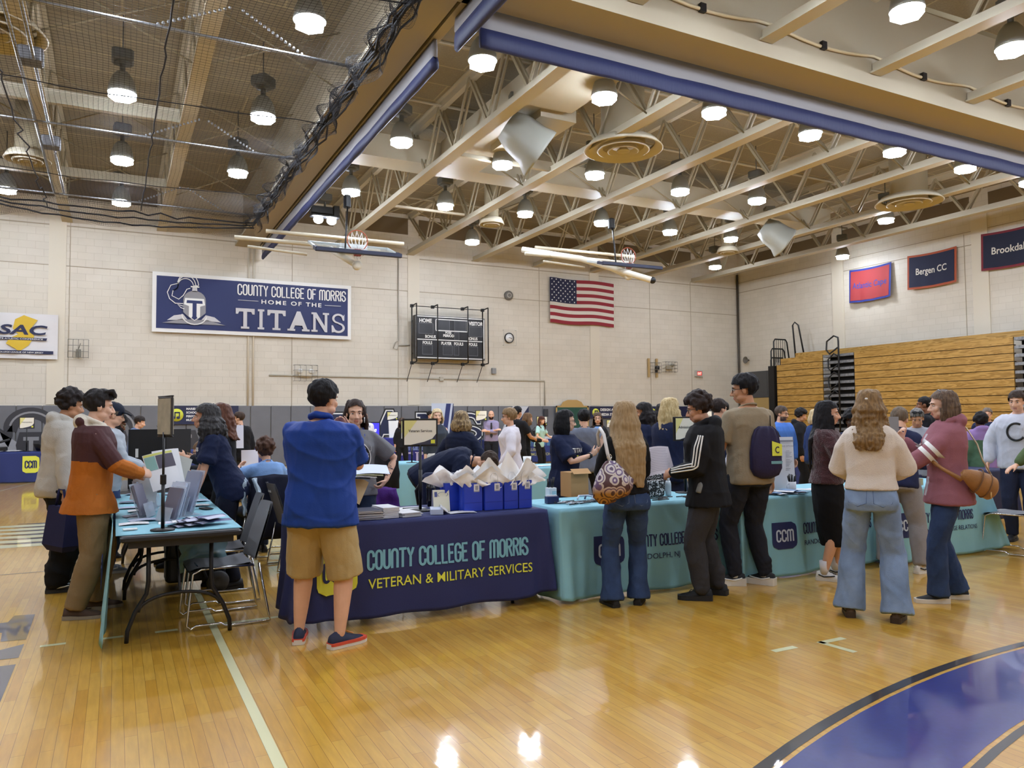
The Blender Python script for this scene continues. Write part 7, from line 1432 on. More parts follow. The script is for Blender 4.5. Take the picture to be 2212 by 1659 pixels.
book_stack('booklet', 1.70, 5.70, -.05, 8, .20, .25, .008, 'dark covered magazine in the second stack on the navy table', M('#1c2140', .5), 'magazines in the second stack', seed=2)
book_stack('pamphlet', 1.86, 5.72, .02, 7, .13, .25, .011, 'white pamphlet in the tall third stack on the navy table', M('#d8d9de', .5), 'pamphlets in the third stack', .004, seed=3)
book_stack('flyer', 2.02, 5.72, .15, 5, .16, .24, .006, 'white flyer in the low fanned stack right of the tall pamphlets', M('#d5d5d8', .5), 'flyers in the low stack', .012, seed=4)
def sheet(name, label, x, y, z, w, d, rz, mat=PAPER, cat='paper', group=None, bend=.006):
    o = obj(name, MB().grid(lambda u, v: ((u - .5) * w, (v - .5) * d, bend * sin(u * 3) + .001), 6, 6).grid(lambda u, v: ((.5 - u) * w, (v - .5) * d, bend * sin((1 - u) * 3)), 6, 6), mat, None, (x, y, z), rz); return tag(o, label, cat, group)
sheet('sign_up_sheet', 'white sheet lying behind the sign pole on the navy table', 2.2, 6.12, TZ, .24, .16, .2); sheet('pen', 'dark pen', 0, 0, -5, .01, .1, 0) if False else None
tag(obj('pen', MB().tube([(2.13, 6.1, TZ + .008), (2.28, 6.08, TZ + .008)], .005, 6), BLACK), 'black pen lying on the sheet behind the sign pole', 'pen')
t = thing('brochure_box', 'low tray of white brochures leaning right of the sign pole', 'tray', (2.28, 5.72, TZ), -.35); obj('tray', MB().box((0, 0, .02), (.10, .22, .04)), PAPB, t); obj('front_sheet', MB().box((.06, 0, .035), (.005, .22, .07), rot=Matrix.Rotation(-.9, 3, 'Y')), PAPER, t)
sheet('flyer', 'white flyer lying flat in front of the leftmost gift bag', 2.47, 5.65, TZ, .22, .13, -.15)
t = thing('tent_card', 'cream tent card standing left of the gift bags', 'sign', (2.36, 5.83, TZ), -.15)
obj('card_front', MB().box((0, -.03, .085), (.135, .003, .175), rot=Matrix.Rotation(-.22, 3, 'X')), M('#e5e3cc', .5), t); obj('card_back', MB().box((0, .03, .085), (.135, .003, .175), rot=Matrix.Rotation(.22, 3, 'X')), M('#c8c6dc', .5), t)
m = MB(); m.tube([(.012 + .042 * cos(a), -.022 - .004 - .22 * .02 * sin(a), .135 + .02 * sin(a)) for a in [2 * pi * i / 20 for i in range(21)]], .0015, 4); m.box((-.045, -.022, .137), (.022, .003, .04), rot=Matrix.Rotation(-.22, 3, 'X')); obj('card_print', m, M('#4a5590', .5), t)
t = thing('tumbler', 'black insulated tumbler behind the cream tent card', 'bottle', (2.42, 6.2, TZ)); obj('body', MB().lathe([(.03, 0), (.036, .06), (.04, .15), (.042, .16), (.03, .17), (.03, .19)], 18), M('#141416', .25), t); obj('lid_handle', MB().tube([(-.04, 0, .17), (-.03, 0, .21), (.03, 0, .21), (.04, 0, .17)], .006, 6), M('#3a3a3c', .3, .6), t)
# light blue table next to the navy one
t = thing('pen_cup', 'white square cup full of black pens on the light blue table', 'cup', (3.57, 6.12, TZ)); obj('cup', MB().rbox((0, 0, .055), (.08, .08, .11), .008), M('#d9dfe4', .4), t); obj('cup_label', MB().box((.012, -.041, .05), (.045, .002, .06)), M('#a9cbd6', .4), t)
for i in range(11): a = i * 2.4; obj('pen', MB().tube([(.018 * cos(a), .018 * sin(a), .1), (.034 * cos(a), .034 * sin(a), .18 + .012 * (i % 3))], .0045, 5), BLACK, t)
t = thing('card_holder', 'small navy card box at the left corner of the light blue table', 'box', (3.42, 5.85, TZ), -.1); obj('box', MB().box((0, 0, .03), (.11, .06, .06)), M('#26305c', .4), t); obj('cards', MB().box((0, .01, .06), (.10, .03, .02)), PAPER, t)
rg = random.Random(11)
for i in range(34):
    x = rg.uniform(3.45, 4.05); y = rg.uniform(5.62, 5.85); a = rg.uniform(-.5, .5) + .2; d = V(cos(a), sin(a), 0) * .07
    tag(obj('pen', MB().tube([V(x, y, TZ + .006 + .003 * (i % 3)) - d, V(x, y, TZ + .006 + .003 * (i % 3)) + d], .0055, 5), M('#191b22', .3) if i % 4 else M('#c9cdd6', .4)), 'giveaway pen in the heap left of the woman with the handbag', 'pen', 'pens heaped on the light blue table')
for i in range(20):
    x = rg.uniform(4.35, 5.0); y = rg.uniform(5.5, 5.68); a = rg.uniform(-.3, .3); d = V(cos(a), sin(a), 0) * .07
    tag(obj('pen', MB().tube([V(x, y, TZ + .006 + .003 * (i % 3)) - d, V(x, y, TZ + .006 + .003 * (i % 3)) + d], .0055, 5), M('#17181d', .3)), 'black pen in the row right of the woman with the handbag', 'pen', 'pens right of the woman with the handbag')
for i in range(5):
    x = 3.75 + .08 * i; tag(obj('lanyard', MB().tube([(x, 5.95, TZ + .01), (x + .06, 6.02, TZ + .03), (x + .15, 6.0, TZ + .03), (x + .2, 5.9, TZ + .012), (x + .08, 5.85, TZ + .012)], .009, 5), M('#20284a' if i % 2 else '#b9c3d2', .6)), 'lanyard in the small heap behind the pens', 'lanyard', 'lanyards heaped on the light blue table')
m = MB(); m.rbox((4.0, 6.4, .86), (.2, .2, .24), .005); m.box((4.0, 6.28, .99), (.2, .08, .004), rot=Matrix.Rotation(.6, 3, 'X')); tag(obj('cardboard_box', m, M('#b58d5d', .8)), 'brown cardboard box behind the handbag', 'box')
def speck():
    m, nt, b, N, L = nodes_mat('sequin_black_white'); tc = N('TexCoord'); v = N('TexNoise'); v.inputs['Scale'].default_value = 75; v.inputs['Detail'].default_value = 1; L(tc.outputs['Object'], v.inputs['Vector'])
    r = N('ValToRGB'); r.color_ramp.interpolation = 'CONSTANT'; r.color_ramp.elements[0].color = (.006, .006, .007, 1); r.color_ramp.elements[1].color = (.75, .75, .77, 1); r.color_ramp.elements[1].position = .56; L(v.outputs[0], r.inputs[0]); L(r.outputs[0], b.inputs['Base Color']); return m
t = thing('speckled_basket', 'black and white speckled cube basket on the light blue table', 'basket', (4.52, 5.9, TZ), .1); SPK = speck(); obj('basket_body', MB().rbox((0, 0, .08), (.24, .2, .16), .02), SPK, t); obj('basket_lid', MB().rbox((-.01, .02, .19), (.25, .2, .06), .02), SPK, t)
t = thing('spray_bottle', 'frosted plastic bottle beside the speckled basket', 'bottle', (4.72, 5.86, TZ)); obj('body', MB().lathe([(.028, 0), (.03, .02), (.03, .11), (.022, .14)], 16), M('#b9c4cc', .25), t); obj('cap', MB().lathe([(.016, .14), (.016, .165), (.01, .17)], 14), M('#c9ced2', .4), t)
for i in range(3): sheet('flyer', 'white flyer leaning over the speckled basket', 4.42 + .07 * i, 5.92, TZ + .225 + .01 * i, .14, .2, .4 * i, PAPER, 'paper', 'flyers on the speckled basket', .02)
# middle light blue table
t = thing('white_mug', 'white mug holding black pens on the middle light blue table', 'mug', (5.98, 5.50, TZ)); obj('cup', MB().lathe([(.036, 0), (.04, .01), (.041, .1), (.036, .1), (.034, .012)], 20), M('#d6dae0', .3), t); obj('handle', MB().tube([(-.04, 0, .08), (-.065, 0, .075), (-.072, 0, .05), (-.06, 0, .025), (-.04, 0, .02)], .006, 8), M('#d6dae0', .3), t)
for i in range(8): a = i * .8; obj('pen', MB().tube([(.02 * cos(a), .015 * sin(a), .06), (.05 * cos(a), .03 * sin(a), .155 + .01 * (i % 3))], .006, 5), BLACK, t)
t = thing('poster_board', 'white you have options poster standing on the middle table', 'poster', (6.0, 5.62, TZ), -.12); obj('board', MB().box((0, 0, .27), (.26, .012, .54), rot=Matrix.Rotation(-.05, 3, 'X')), M('#dfe3ea', .5), t)
m = MB(); text(m, 'YOU HAVE OPTIONS', lambda u, v: (-.115 + u, -.026 + .05 * (.43 + v - .27) * 0 + -.001 - .0, .44 + v), .018, .225, .004)
for r in range(4): m.box((0, -.024, .5 - .0), (.22, .001, .018)) if r == 0 else None
for i in range(22):
    if i % 6 == 5: continue
    wd = .05 + .05 * ((i * 37) % 10) / 10; m.box((-.115 + wd / 2, -.0205 + .0008 * i, .40 - .015 * i), (wd, .001, .004)); m.box((.02 + wd * .4, -.0205 + .0008 * i, .40 - .015 * i), (wd * .8, .001, .004))
obj('poster_print', m, M('#8b8f9c', .6), t)
t = thing('laptop', 'open grey laptop left of the poster on the middle table', 'laptop', (5.72, 5.78, TZ), RD(165)); obj('base', MB().rbox((0, 0, .008), (.32, .22, .016), .01), M('#8f9096', .35, .6), t); obj('screen', MB().box((0, .13, .10), (.32, .01, .21), rot=Matrix.Rotation(-.3, 3, 'X')), M('#5d5a57', .4, .4), t)
rg = random.Random(21)
for i in range(12): sheet('brochure', 'blue and white brochure in the spread on the middle light blue table', rg.uniform(5.5, 6.15), rg.uniform(5.36, 5.5), TZ + .002 + .0025 * i, .11, .2, rg.uniform(-.9, .9), (PAPER, PAPB, M('#7f9dc4', .5))[i % 3], 'brochure', 'brochures spread on the middle table')
# last light blue table
t = thing('snack_tray', 'cardboard tray of small snack packets on the last light blue table', 'tray', (7.55, 5.42, TZ), -.05); m = MB(); m.box((0, 0, .004), (.36, .22, .008)); [m.box(c, d) for c, d in (((0, -.11, .035), (.36, .004, .07)), ((0, .11, .035), (.36, .004, .07)), ((-.18, 0, .035), (.004, .22, .07)), ((.18, 0, .035), (.004, .22, .07)))]; obj('tray', m, M('#b3a27c', .8), t)
for i in range(12): tag(obj('snack_packet', MB().rbox((7.4 + .055 * (i % 6), 5.37 + .09 * (i // 6), TZ + .07), (.05, .02, .075), .006, rz=.3 * sin(i * 2)), M(('#3a66a8', '#d6d8dc', '#274a86', '#c9b48c')[i % 4], .3)), 'small wrapped snack standing in the cardboard tray', 'snack', 'snacks in the cardboard tray')
t = thing('hand_sanitizer', 'small dark and yellow dispenser beside the black skirt', 'bottle', (6.42, 5.36, TZ)); obj('body', MB().rbox((0, 0, .05), (.06, .05, .1), .012), M('#2a2c30', .4), t); obj('pump', MB().rbox((0, -.01, .125), (.05, .06, .05), .01, rz=.2), M('#d9dadc', .4), t); obj('label_band', MB().box((0, -.026, .045), (.05, .002, .03)), M('#d8cf4a', .5), t)
sheet('folder', 'white folder lying behind the dispenser', 6.36, 5.48, TZ, .22, .28, .3); t = thing('paper_cup', 'white paper cup on the far light blue table behind the bending man', 'cup', (5.62, 10.35, .765)); obj('cup', MB().lathe([(.05, 0), (.065, .16), (.06, .16), (.046, .01)], 16), WHITE, t)
for i in range(9): sheet('leaflet', 'leaflet lying on the far light blue tables', (3.3 + .16 * i if i < 6 else 4.6 + .2 * i), (12.6 if i < 6 else 10.45), .768 if i < 6 else .768, .2, .26, i * .7, (PAPER, PAPB)[i % 2], 'paper', 'leaflets on the far tables')
t = thing('silver_urn', 'silver bowl with a handle on the far table behind the woman in grey', 'bowl', (4.0, 12.6, .77)); obj('bowl', MB().lathe([(.06, 0), (.12, .06), (.14, .14), (.1, .18), (.02, .2)], 18), M('#9a9f9e', .3, .5), t); obj('handle', MB().tube([(.13, 0, .15), (.2, 0, .14), (.2, 0, .06), (.12, 0, .05)], .014, 6), M('#9a9f9e', .3, .5), t)
# back tables
t = thing('telephone', 'dark desk phone on the far left navy table', 'phone', (-2.6, 22.85, .79)); obj('base', MB().rbox((0, 0, .06), (.4, .25, .12), .04), BLACK, t); obj('handset', MB().tube([(-.18, 0, .15), (0, 0, .22), (.25, 0, .3)], .03, 8), BLACK, t)
for i in range(6): sheet('paper_stack', 'stack of white papers on the far left navy table', -3.0 + .16 * i, 22.85, .785 + .004 * i, .25, .3, .2 * i, PAPER, 'paper', 'papers on the far left table', .01)
t = thing('black_bowl', 'black basket between the pair of signs on the far left table', 'basket', (-1.6, 22.85, .79)); obj('bowl', MB().lathe([(.18, 0), (.26, .18), (.24, .18), (.16, .02)], 18), BLACK, t)
t = thing('office_chair', 'pale grey chair behind the far left navy table', 'chair', (-.75, 23.7, 0)); obj('backrest', MB().rbox((0, 0, 1.0), (.5, .08, .6), .05), M('#a3a6ad', .6), t); obj('seat', MB().rbox((0, -.25, .48), (.48, .46, .08), .05), M('#a3a6ad', .6), t); obj('leg', MB().tube([(0, -.2, .45), (0, -.2, .0)], .05, 8), STEEL, t)
t = thing('television', 'screen with lit violet picture beside the titans table', 'screen', (6.0, 20.7, .0), RD(-16)); obj('cabinet', MB().rbox((0, .04, 1.0), (1.1, .06, .9), .01).rbox((0, .1, .28), (.3, .2, .56), .02), BLACK, t); obj('screen_face', MB().box((0, .005, 1.0), (1.04, .01, .84)), M('#3a35c8', .3, emit=1.1), t)
m = MB(); text(m, 'Home', lambda u, v: (.08 + u + v * .2, -.003, 1.18 + v), .12, .36, .01); text(m, 'of the', lambda u, v: (.1 + u + v * .2, -.003, 1.0 + v), .1, .32, .01); text(m, 'TITANS', lambda u, v: (-.5 + u, -.003, .66 + v), .22, .95, .05); obj('screen_lettering', m, M('#d8d6ff', .4, emit=1.6), t)
for i in range(3): tag(obj('display_stand', MB().box((7.25 + .55 * i, 21.45, 1.15 + .08 * (i == 0)), (.36, .02, .34 + .16 * (i == 0)), rot=Matrix.Rotation(-.15, 3, 'X')).box((7.25 + .55 * i, 21.435, 1.08), (.22, .02, .1), rot=Matrix.Rotation(-.15, 3, 'X'), mi=1).box((7.25 + .55 * i, 21.5, .99), (.3, .14, .01)), [WHITE, M('#5a5a86', .5)]), ('tall white photo display on the titans table', 'small white framed display right of the tall one', 'rightmost small display on the titans table')[i], 'sign')
for i in range(10): tag(obj('leaflet_pile', MB().rbox((11.3 + .3 * i, 23.3, .84), (.22, .24, .05 + .03 * (i % 3)), .01, rz=.3 * i), (WHITE, PAPB, M('#6d8f58', .6), WHITE)[i % 4]), 'pile of leaflets on the english and communication table', 'paper', 'leaflet piles on the english and communication table')
t = thing('black_bag', 'black bag on the english and communication table', 'bag', (13.0, 23.35, .81)); obj('body', MB().rbox((0, 0, .14), (.5, .25, .28), .08), BLACK, t); obj('handle', MB().tube([(-.12, 0, .27), (0, 0, .4), (.12, 0, .27)], .012, 6), BLACK, t)
t = thing('poster_board', 'white printed poster on the nursing table at the right back', 'poster', (12.0, 10.85, .79), RD(-30)); obj('board', MB().box((0, 0, .25), (.5, .02, .5)), M('#c9ccd4', .5), t); obj('poster_print', MB().box((-.1, -.012, .35), (.22, .004, .05)).box((0, -.012, .2), (.4, .004, .16)), M('#5a608a', .5), t)
# left table: brochure holders, leaflets, cups
ACR = M('#cfd8e4', .12, alpha=.45, name='clear_acrylic')
def holder(x, y, rz, w, h, label, fill):
    t = thing('brochure_holder', label, 'holder', (x, y, .748), rz, 'clear brochure holders on the left table'); R = Matrix.Rotation(-.28, 3, 'X')
    obj('back_panel', MB().box((0, .02 + h * .13, h / 2), (w, .004, h), rot=R), ACR, t); obj('front_lip', MB().box((0, -.03, h * .22), (w, .004, h * .42), rot=R), ACR, t); obj('foot', MB().box((0, .03, .003), (w, .14, .005)), ACR, t)
    obj('brochures', MB().box((0, .0 + h * .13, h * .52), (w * .94, .018, h * .9), rot=R), fill, t)
HL = ['clear brochure holder nearest the front on the left table', 'clear brochure holder second from the front', 'tallest clear brochure holder leaning right', 'clear brochure holder left of the pole behind the leaflets', 'clear brochure holder further back left of the pole', 'clear brochure holder farthest back on the blue cloth', 'clear brochure holder beside the paper coffee cup']
for i, (x, y, rz, w_, h_) in enumerate(((.36, 6.35, -1.2, .22, .26), (.40, 6.62, -1.15, .22, .28), (.50, 6.75, -1.2, .24, .36), (.22, 6.75, 1.25, .22, .27), (.25, 7.1, 1.2, .22, .27), (.3, 7.5, 1.2, .22, .27), (.46, 7.15, -1.2, .22, .28))): holder(x, y, rz, w_, h_, HL[i], (M('#6f6d7c', .5), PAPB, M('#8d93a8', .5))[i % 3])
rg = random.Random(33)
for i in range(24): sheet('leaflet', 'leaflet in the fanned heap at the foot of the black pole', .40 + .022 * (i % 12) + rg.uniform(-.02, .02), 6.03 + rg.uniform(-.05, .1), .748 + .0022 * i, .10, .22, rg.uniform(-1.6, -.6), (PAPER, M('#8f92ad', .5), M('#b9bccf', .5), M('#4a5078', .5))[i % 4], 'leaflet', 'leaflets fanned by the black pole', .012)
for i, (x, y) in enumerate(((.13, 6.33), (.2, 6.5), (.16, 6.85), (.2, 7.2), (.12, 7.5), (.14, 8.0), (.66, 7.4), (.7, 7.8), (.62, 8.2), (.3, 8.6), (.55, 8.7), (.2, 8.9))): sheet('booklet', 'printed booklet lying on the blue cloth of the left table', x, y, .75 + .004 * (i % 2), .20, .14, .2 * sin(i), (PAPER, M('#a9b3c9', .5), M('#6b6f86', .5))[i % 3], 'booklet', 'booklets lying on the left table')
t = thing('card_stack', 'small stack of white cards on the right of the left table', 'cards', (.61, 6.36, .749), .25); obj('cards', MB().box((0, 0, .008), (.13, .09, .016)), WHITE, t)
t = thing('card_stack', 'few white cards near the front left corner of the left table', 'cards', (.10, 6.0, .749), .1); obj('cards', MB().box((0, 0, .004), (.09, .055, .008)), WHITE, t)
t = thing('coffee_cup', 'brown paper coffee cup with a white lid on the left table', 'cup', (.545, 6.98, .748)); obj('sleeve', MB().lathe([(.028, 0), (.037, .10)], 18), M('#7d6548', .7), t); obj('lid', MB().lathe([(.039, .10), (.039, .112), (.034, .118), (.01, .118)], 18), WHITE, t)
t = thing('water_bottle', 'clear plastic water bottle further back on the left table', 'bottle', (.52, 8.2, .748)); obj('bottle_body', MB().lathe([(.03, 0), (.033, .01), (.033, .13), (.028, .16), (.013, .2), (.013, .215)], 16), M('#aab4be', .1, alpha=.55), t); obj('cap', MB().lathe([(.015, .212), (.015, .232), (.003, .233)], 12), WHITE, t); obj('bottle_label', MB().lathe([(.0335, .05), (.0335, .10)], 16, cap=False), M('#c3ccd8', .4), t)
tag(obj('smartphone', MB().rbox((.70, 7.08, .754), (.075, .15, .009), .01, rz=.3), BLACK), 'black phone under the leaning woman\'s hand', 'phone')
t = thing('rolling_case', 'black rolling case with spoked wheels under the left table row', 'case', (.62, 7.6, 0)); obj('case_body', MB().rbox((0, 0, .28), (.42, .3, .42), .04), BLACK, t)
for s in (-1, 1): obj('wheel', MB().lathe([(.03, -.015), (.085, -.02), (.095, 0), (.085, .02), (.03, .015)], 20, c=(.2, s * .17 - .2, .095), rot=RX), M('#3a3a3c', .5), t)
o = obj('plastic_bag', MB().grid(lambda u, v: (.45 + .34 * u + .03 * mnoise.noise((u * 5, v * 5, 1)), 6.45 + .06 * mnoise.noise((u * 4, v * 4, 2)), .38 + .3 * v - .1 * abs(u - .5)), 12, 12), M('#7fa9b4', .5, alpha=.8)); tag(o, 'loose teal cloth bundle on the seat under the left table', 'cloth')
# garments on chairs
def drape(name, label, x, y, z0, z1, w, rz, mat, cat='jacket', seed=1):
    m = MB(); m.grid(lambda u, v: ((u - .5) * w * (1 + .15 * (1 - v)) + .02 * mnoise.noise((u * 5, v * 3, seed)), -.02 - .06 * (1 - v) * 0 - .03 * mnoise.noise((u * 6, v * 4, seed + 3)) - .05 * sin(v * 3), z0 + (z1 - z0) * v - .05 * abs(u - .5) * v), 20, 16)
    m.grid(lambda u, v: ((.5 - u) * w * (1 + .1 * (1 - v)), .07 + .03 * mnoise.noise((u * 6, v * 4, seed + 8)), z0 + .1 + (z1 - z0 - .1) * v - .05 * abs(u - .5) * v), 20, 12); o = obj(name, m, mat, None, (x, y, 0), rz); o.modifiers.new('t', 'SOLIDIFY').thickness = .012; return tag(o, label, cat)
drape('dark_jacket', 'navy and black jackets draped over the chair of the seated woman', 1.52, 8.42, .25, .93, .52, 0, fab('#161a2c'), seed=2); drape('pale_scarf', 'pale blue garment hanging over the second left chair', 1.12, 7.35, .55, .98, .25, RD(80), fab('#9fb0bd'), 'garment', 4)
drape('purple_jacket', 'purple jacket slung over the chair behind the navy table', 2.12, 6.95, .5, .88, .5, RD(10), fab('#46206f'), seed=6); drape('black_coat', 'black coat over the far chair by the light blue table', 3.6, 11.3, .45, 1.0, .5, 0, fab('#131318'), seed=8)
t = thing('backpack', 'navy backpack hanging behind the cream tent card', 'backpack', (2.72, 6.75, .52), RD(-15)); obj('bag_body', MB().rbox((0, 0, .25), (.34, .2, .46), .07), fab('#1c2340'), t); obj('front_pocket', MB().rbox((0, -.11, .16), (.26, .06, .22), .03), fab('#232c52'), t); obj('pocket_mark', MB().box((.02, -.142, .2), (.05, .003, .06), rot=Matrix.Rotation(.7, 3, 'Y')), WHITE, t); obj('shoulder_strap', MB().tube([(-.12, .1, .45), (-.2, .16, .3), (-.16, .12, .05)], .02, 6), BLACK, t)
t = thing('black_bag', 'black bag hanging under the chair seat behind the blue polo man', 'bag', (1.72, 8.05, .22)); obj('body', MB().rbox((0, 0, .1), (.36, .2, .2), .03), BLACK, t); obj('print', MB().box((0, -.101, .1), (.12, .002, .03)), M('#8a7f5a', .6), t)
# ------------------------------------------------------------------ carried things
def held_sheet(name, label, c, w, h, nrm, up, mats, bend=.02, art=None, cat='paper', group=None):
    n = Vector(nrm).normalized(); u_ = Vector(up); u_ = (u_ - n * u_.dot(n)).normalized(); r = u_.cross(n); c = Vector(c)
    def f(u, v, k=0): return c + r * (u - .5) * w + u_ * (v - .5) * h + n * (bend * math.cos((u - .5) * 3) + k)
    m = MB().grid(lambda u, v: f(u, v), 8, 8, 0).grid(lambda u, v: f(1 - u, v, -.0012), 8, 8, 0)
    if art: art(m, lambda u, v, k=.0015: f(u, v, k))
    return tag(obj(name, m, mats), label, cat, group)
def quad(m, f, u0, v0, u1, v1, mi): m.grid(lambda u, v: f(u0 + (u1 - u0) * u, v0 + (v1 - v0) * v), 6, 3, mi)
def art1(m, f): quad(m, f, .02, .93, .98, .99, 1); quad(m, f, .02, .55, .36, .92, 2); quad(m, f, .38, .55, .98, .92, 3); quad(m, f, .8, .05, .86, .1, 4)
h1 = W(F1, (0, .52, 1.10))
held_sheet('flyer', 'large printed flyer with teal and grey blocks held over the left table', h1 + V(.0, -.06, .0), .24, .31, (.25, -1, .35), (-.2, 0, 1), [PAPER, M('#c9cc6a', .6), M('#7fa9a2', .6), M('#4b4654', .6), M('#6f8a4a', .6)], .02, art1)
held_sheet('flyer', 'plain white sheet behind the large printed flyer', h1 + V(.05, .05, .02), .22, .30, (.3, -1, .3), (-.1, 0, 1), PAPER); held_sheet('flyer', 'white sheet dangling low left of the large printed flyer', h1 + V(-.12, .1, -.12), .2, .28, (.2, -1, .2), (.2, 0, 1), PAPER); held_sheet('flyer', 'grey sheet sticking out right of the large printed flyer', h1 + V(.13, .12, -.02), .18, .26, (.3, -1, .2), (.35, 0, 1), M('#b9bcb6', .6))
t = thing('tote_bag', 'navy tote bag hanging beside the grey hoodie', 'bag', W(F2, (.36, -.02, .40)), -RD(F2.face) + .3); obj('bag_body', MB().rings([[(a * w_, b_ * d_, z) for a, b_ in ((-1, -1), (1, -1), (1, 1), (-1, 1))] for z, w_, d_ in ((0, .14, .05), (.05, .19, .07), (.38, .17, .03))], smooth=False), fab('#1d2044', .1), t); obj('strap', MB().tube([(-.1, 0, .37), (-.04, 0, .52), (.04, 0, .52), (.1, 0, .37)], .012, 6), fab('#1d2044', .1), t)
for i in range(4): held_sheet('magazine', 'magazine in the sheaf held between the blue polo and the grey t-shirt', W(F10, (.05, .55, 1.085 + .012 * i)) + V(.05 * i, 0, 0), .30, .22, (-.05, -.25, 1), (.2, 1, 0), (M('#4a4f58', .5), PAPER, M('#cfcfa8', .5), PAPB)[i], .012, None, 'magazine', 'sheaf of magazines')
held_sheet('envelope', 'tan envelope under the sheaf of magazines', W(F10, (.08, .55, 1.0)), .2, .2, (.2, -1, .4), (.6, 0, 1), M('#c7b28a', .6), .005)
def art28(m, f): 
    for i in range(14): quad(m, f, .1, .9 - .06 * i, .9 - .02 * (i % 3), .91 - .06 * i, 1)
held_sheet('form_sheet', 'closely printed form held by the curly haired boy', W(F28, (0, .42, 1.12)), .26, .26, (-.45, -.75, .5), (0, .3, 1), [M('#cfc9d2', .6), M('#8d8896', .6)], .045, art28)
held_sheet('folder', 'cream printed folder hanging from the tall man\'s hand', W(F31, (-.31, .16, .72)), .20, .29, (-.35, -.9, .05), (.25, 0, 1), [M('#d3cfae', .6), M('#a3a48e', .6)], .012, art28)
t = thing('water_bottle', 'small clear bottle poking from the black jacket pocket', 'bottle', W(F28, (-.205, .06, .885))); obj('bottle_body', MB().lathe([(.02, 0), (.024, .01), (.024, .07), (.012, .1)], 14, rot=Matrix.Rotation(.4, 3, 'Y')), M('#8d8f8c', .15, alpha=.7), t); obj('cap', MB().ell((.048, 0, .11), (.016, .016, .014)), WHITE, t)
# hobo handbag
def bagmat():
    m, nt, b, N, L = nodes_mat('ring_print_leather'); tc = N('TexCoord'); v = N('TexVoronoi'); v.feature = 'F1'; v.inputs['Scale'].default_value = 13; L(tc.outputs['Object'], v.inputs['Vector'])
    r = N('ValToRGB'); e = r.color_ramp; e.interpolation = 'CONSTANT'; e.elements[0].color = lin('#5d4a66'); e.elements[1].position = .25; e.elements[1].color = lin('#d3ced2')
    for p_, c_ in ((.42, '#6f5d86'), (.52, '#cfc8c4'), (.66, '#54363c')): q_ = e.elements.new(p_); q_.color = lin(c_)
    L(v.outputs['Distance'], r.inputs[0]); sp = N('SeparateXYZ'); L(tc.outputs['Object'], sp.inputs[0]); mr = N('MapRange'); mr.inputs[1].default_value = .12; mr.inputs[2].default_value = .02; L(sp.outputs[2], mr.inputs[0])
    mx = N('MixRGB'); mx.blend_type = 'MULTIPLY'; mx.inputs[2].default_value = lin('#c9913f'); L(mr.outputs[0], mx.inputs[0]); L(r.outputs[0], mx.inputs[1]); L(mx.outputs[0], b.inputs['Base Color']); b.inputs['Roughness'].default_value = .3; return m
hb = W(F24, (-.17, -.22, .90)); t = thing('handbag', 'slouchy handbag with purple, white and gold ring print on her shoulder', 'handbag', hb, -RD(F24.face) + .25)
m = MB(); rings = []
for z, w_, d_, xo in ((-.03, .07, .03, .02), (-.02, .14, .06, .01), (.03, .17, .08, 0), (.09, .165, .085, 0), (.15, .14, .07, -.0), (.21, .10, .05, -.01), (.25, .055, .035, -.02), (.27, .03, .02, -.02)):
    rings.append([(xo + w_ * cos(a) + .008 * sin(5 * a + z * 30), d_ * sin(a) + .006 * sin(7 * a), z + .06 * cos(a) * (z < .1) * .6) for a in [2 * pi * i / 26 for i in range(26)]])
m.rings(rings); obj('bag_body', m, bagmat(), t); obj('shoulder_strap', MB().tube([(-.02, 0, .25), (-.035, .02, .33), (-.02, .10, .47), (-.0, .20, .52), (.02, .28, .47), (.02, .26, .38)], .014, 8), M('#cbc8c6', .35), t); obj('strap_ring', MB().tube([(-.025 + .02 * cos(a), .008, .30 + .02 * sin(a)) for a in [2 * pi * i / 14 for i in range(15)]], .004, 6), CHROME, t)
# drawstring bag
db = W(F31, (.04, -.185, .99)); t = thing('drawstring_bag', 'navy drawstring bag with a yellow logo on the tall man\'s back', 'bag', db, -RD(F31.face) - .12)
m = MB(); m.rings([[(w_ * cos(a), d_ * math.copysign(abs(sin(a)) ** .7, sin(a)) + .008 * sin(9 * a) * (z > .3), z) for a in [2 * pi * i / 26 for i in range(26)]] for z, w_, d_ in ((-.03, .05, .02), (.0, .12, .04), (.06, .15, .055), (.2, .15, .05), (.34, .125, .04), (.40, .10, .035), (.43, .06, .025))]); obj('bag_body', m, fab('#2a2545', .2, 60, .05, .5), t)
obj('cord', MB().tube([(-.08, .03, .41), (-.13, .06, .5), (-.12, .16, .58), (-.1, .22, .54)], .005, 5).tube([(-.12, .03, .02), (-.22, .08, .12), (-.25, .16, .3), (-.2, .2, .45)], .005, 5).tube([(.07, .03, .41), (.10, .08, .52), (.1, .18, .57)], .005, 5), BLACK, t)
m = MB(); 
def dl(u, v): return (u, -.056 + .12 * (u * u) * 3 - .0, v)
m.add([dl(u, v) for u, v in ((.03, .17), (.13, .17), (.13, .27), (.03, .30))], [(0, 1, 2, 3)], 0); m.add([dl(u, v) for u, v in ((.02, .10), (.13, .10), (.13, .125), (.02, .125))], [(0, 1, 2, 3)], 1); text(m, 'C', lambda u, v: V(*dl(.06 + u, .195 + v)) + V(0, -.003, 0), .06, .04, .015, 2); obj('bag_logo', m, [YL, M('#6fa3ad', .6), M('#2a2545', .6)], t)
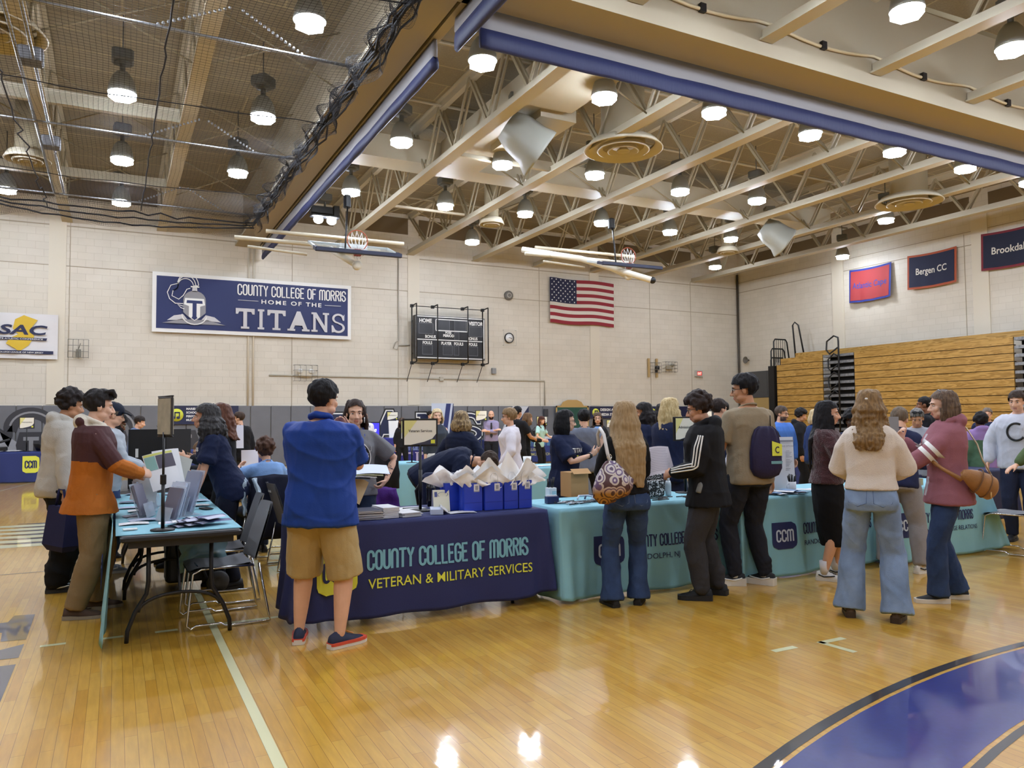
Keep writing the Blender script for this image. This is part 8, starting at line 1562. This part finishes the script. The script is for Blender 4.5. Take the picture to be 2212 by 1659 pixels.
# tan cross-body bag
cb = W(F42, (-.20, -.17, .97)); t = thing('crossbody_bag', 'tan leather sling bag at the back of the pink hoodie', 'bag', cb, -RD(F42.face) + RD(-62)); TL_ = M('#9a6a38', .5, bump=.2, bscale=80, var=.12, vscale=12); R = Matrix.Rotation(.45, 3, 'Y')
m = MB(); m.rings([[tuple(R @ Vector((x * .78, d_ * cos(a) * 1.0, h_ * sin(a)))) for a in [2 * pi * i / 20 for i in range(20)]] for x, d_, h_ in ((-.24, .015, .03), (-.16, .03, .06), (-.06, .05, .085), (.06, .065, .098), (.14, .065, .095), (.17, .05, .07), (.18, .02, .03))]); obj('bag_body', m, TL_, t)
for xq in (-.04, .05): obj('zip_seam', MB().tube([tuple(R @ Vector((xq + .01 * cos(a), (.056 + .06 * (xq + .04)) * cos(a) * 1.06, .094 * sin(a) * 1.06))) for a in [2 * pi * i / 20 for i in range(21)]], .005, 6), M('#6f4a26', .5), t)
obj('zip_pull', MB().tube([tuple(R @ Vector((.05, -.07, -.05))), tuple(R @ Vector((.06, -.08, -.1)))], .007, 6), M('#b98f52', .4, .4), t); inv = Matrix.Rotation(-(-RD(F42.face) + RD(-62)), 3, 'Z'); wl = lambda v: tuple(inv @ (W(F42, v) - cb))
obj('strap', MB().tube([tuple(R @ Vector((-.17, 0, 0))), wl((-.235, -.02, 1.0)), wl((-.2, .1, 1.08)), wl((-.08, .19, 1.18))], [.03, .02, .014, .012], 8), TL_, t); obj('chain_strap', MB().tube([tuple(R @ Vector((.1, 0, .085))), wl((-.17, -.2, 1.15)), wl((-.1, -.19, 1.27)), wl((.04, -.16, 1.40)), wl((.09, -.06, 1.46))], .006, 6), M('#b9a98a', .4, .5), t)
tag(obj('smartphone', MB().box(W(F42, (.10, .37, 1.42)), (.012, .075, .15), -RD(F42.face)), M('#8d8f94', .3)), 'phone held up by the woman in the pink hoodie', 'phone')
held_sheet('notice_sheet', 'blank white sheet held by the man in black at the back', W(F8, (-.25, -.22, 1.22)), .3, .42, (0, -1, .1), (0, 0, 1), M('#c3c6d6', .6)); held_sheet('notice_sheet', 'white sheet hanging below the other by the man in black', W(F8, (.05, -.24, .72)), .3, .5, (0, -1, .1), (0, 0, 1), M('#c3c6d6', .6))
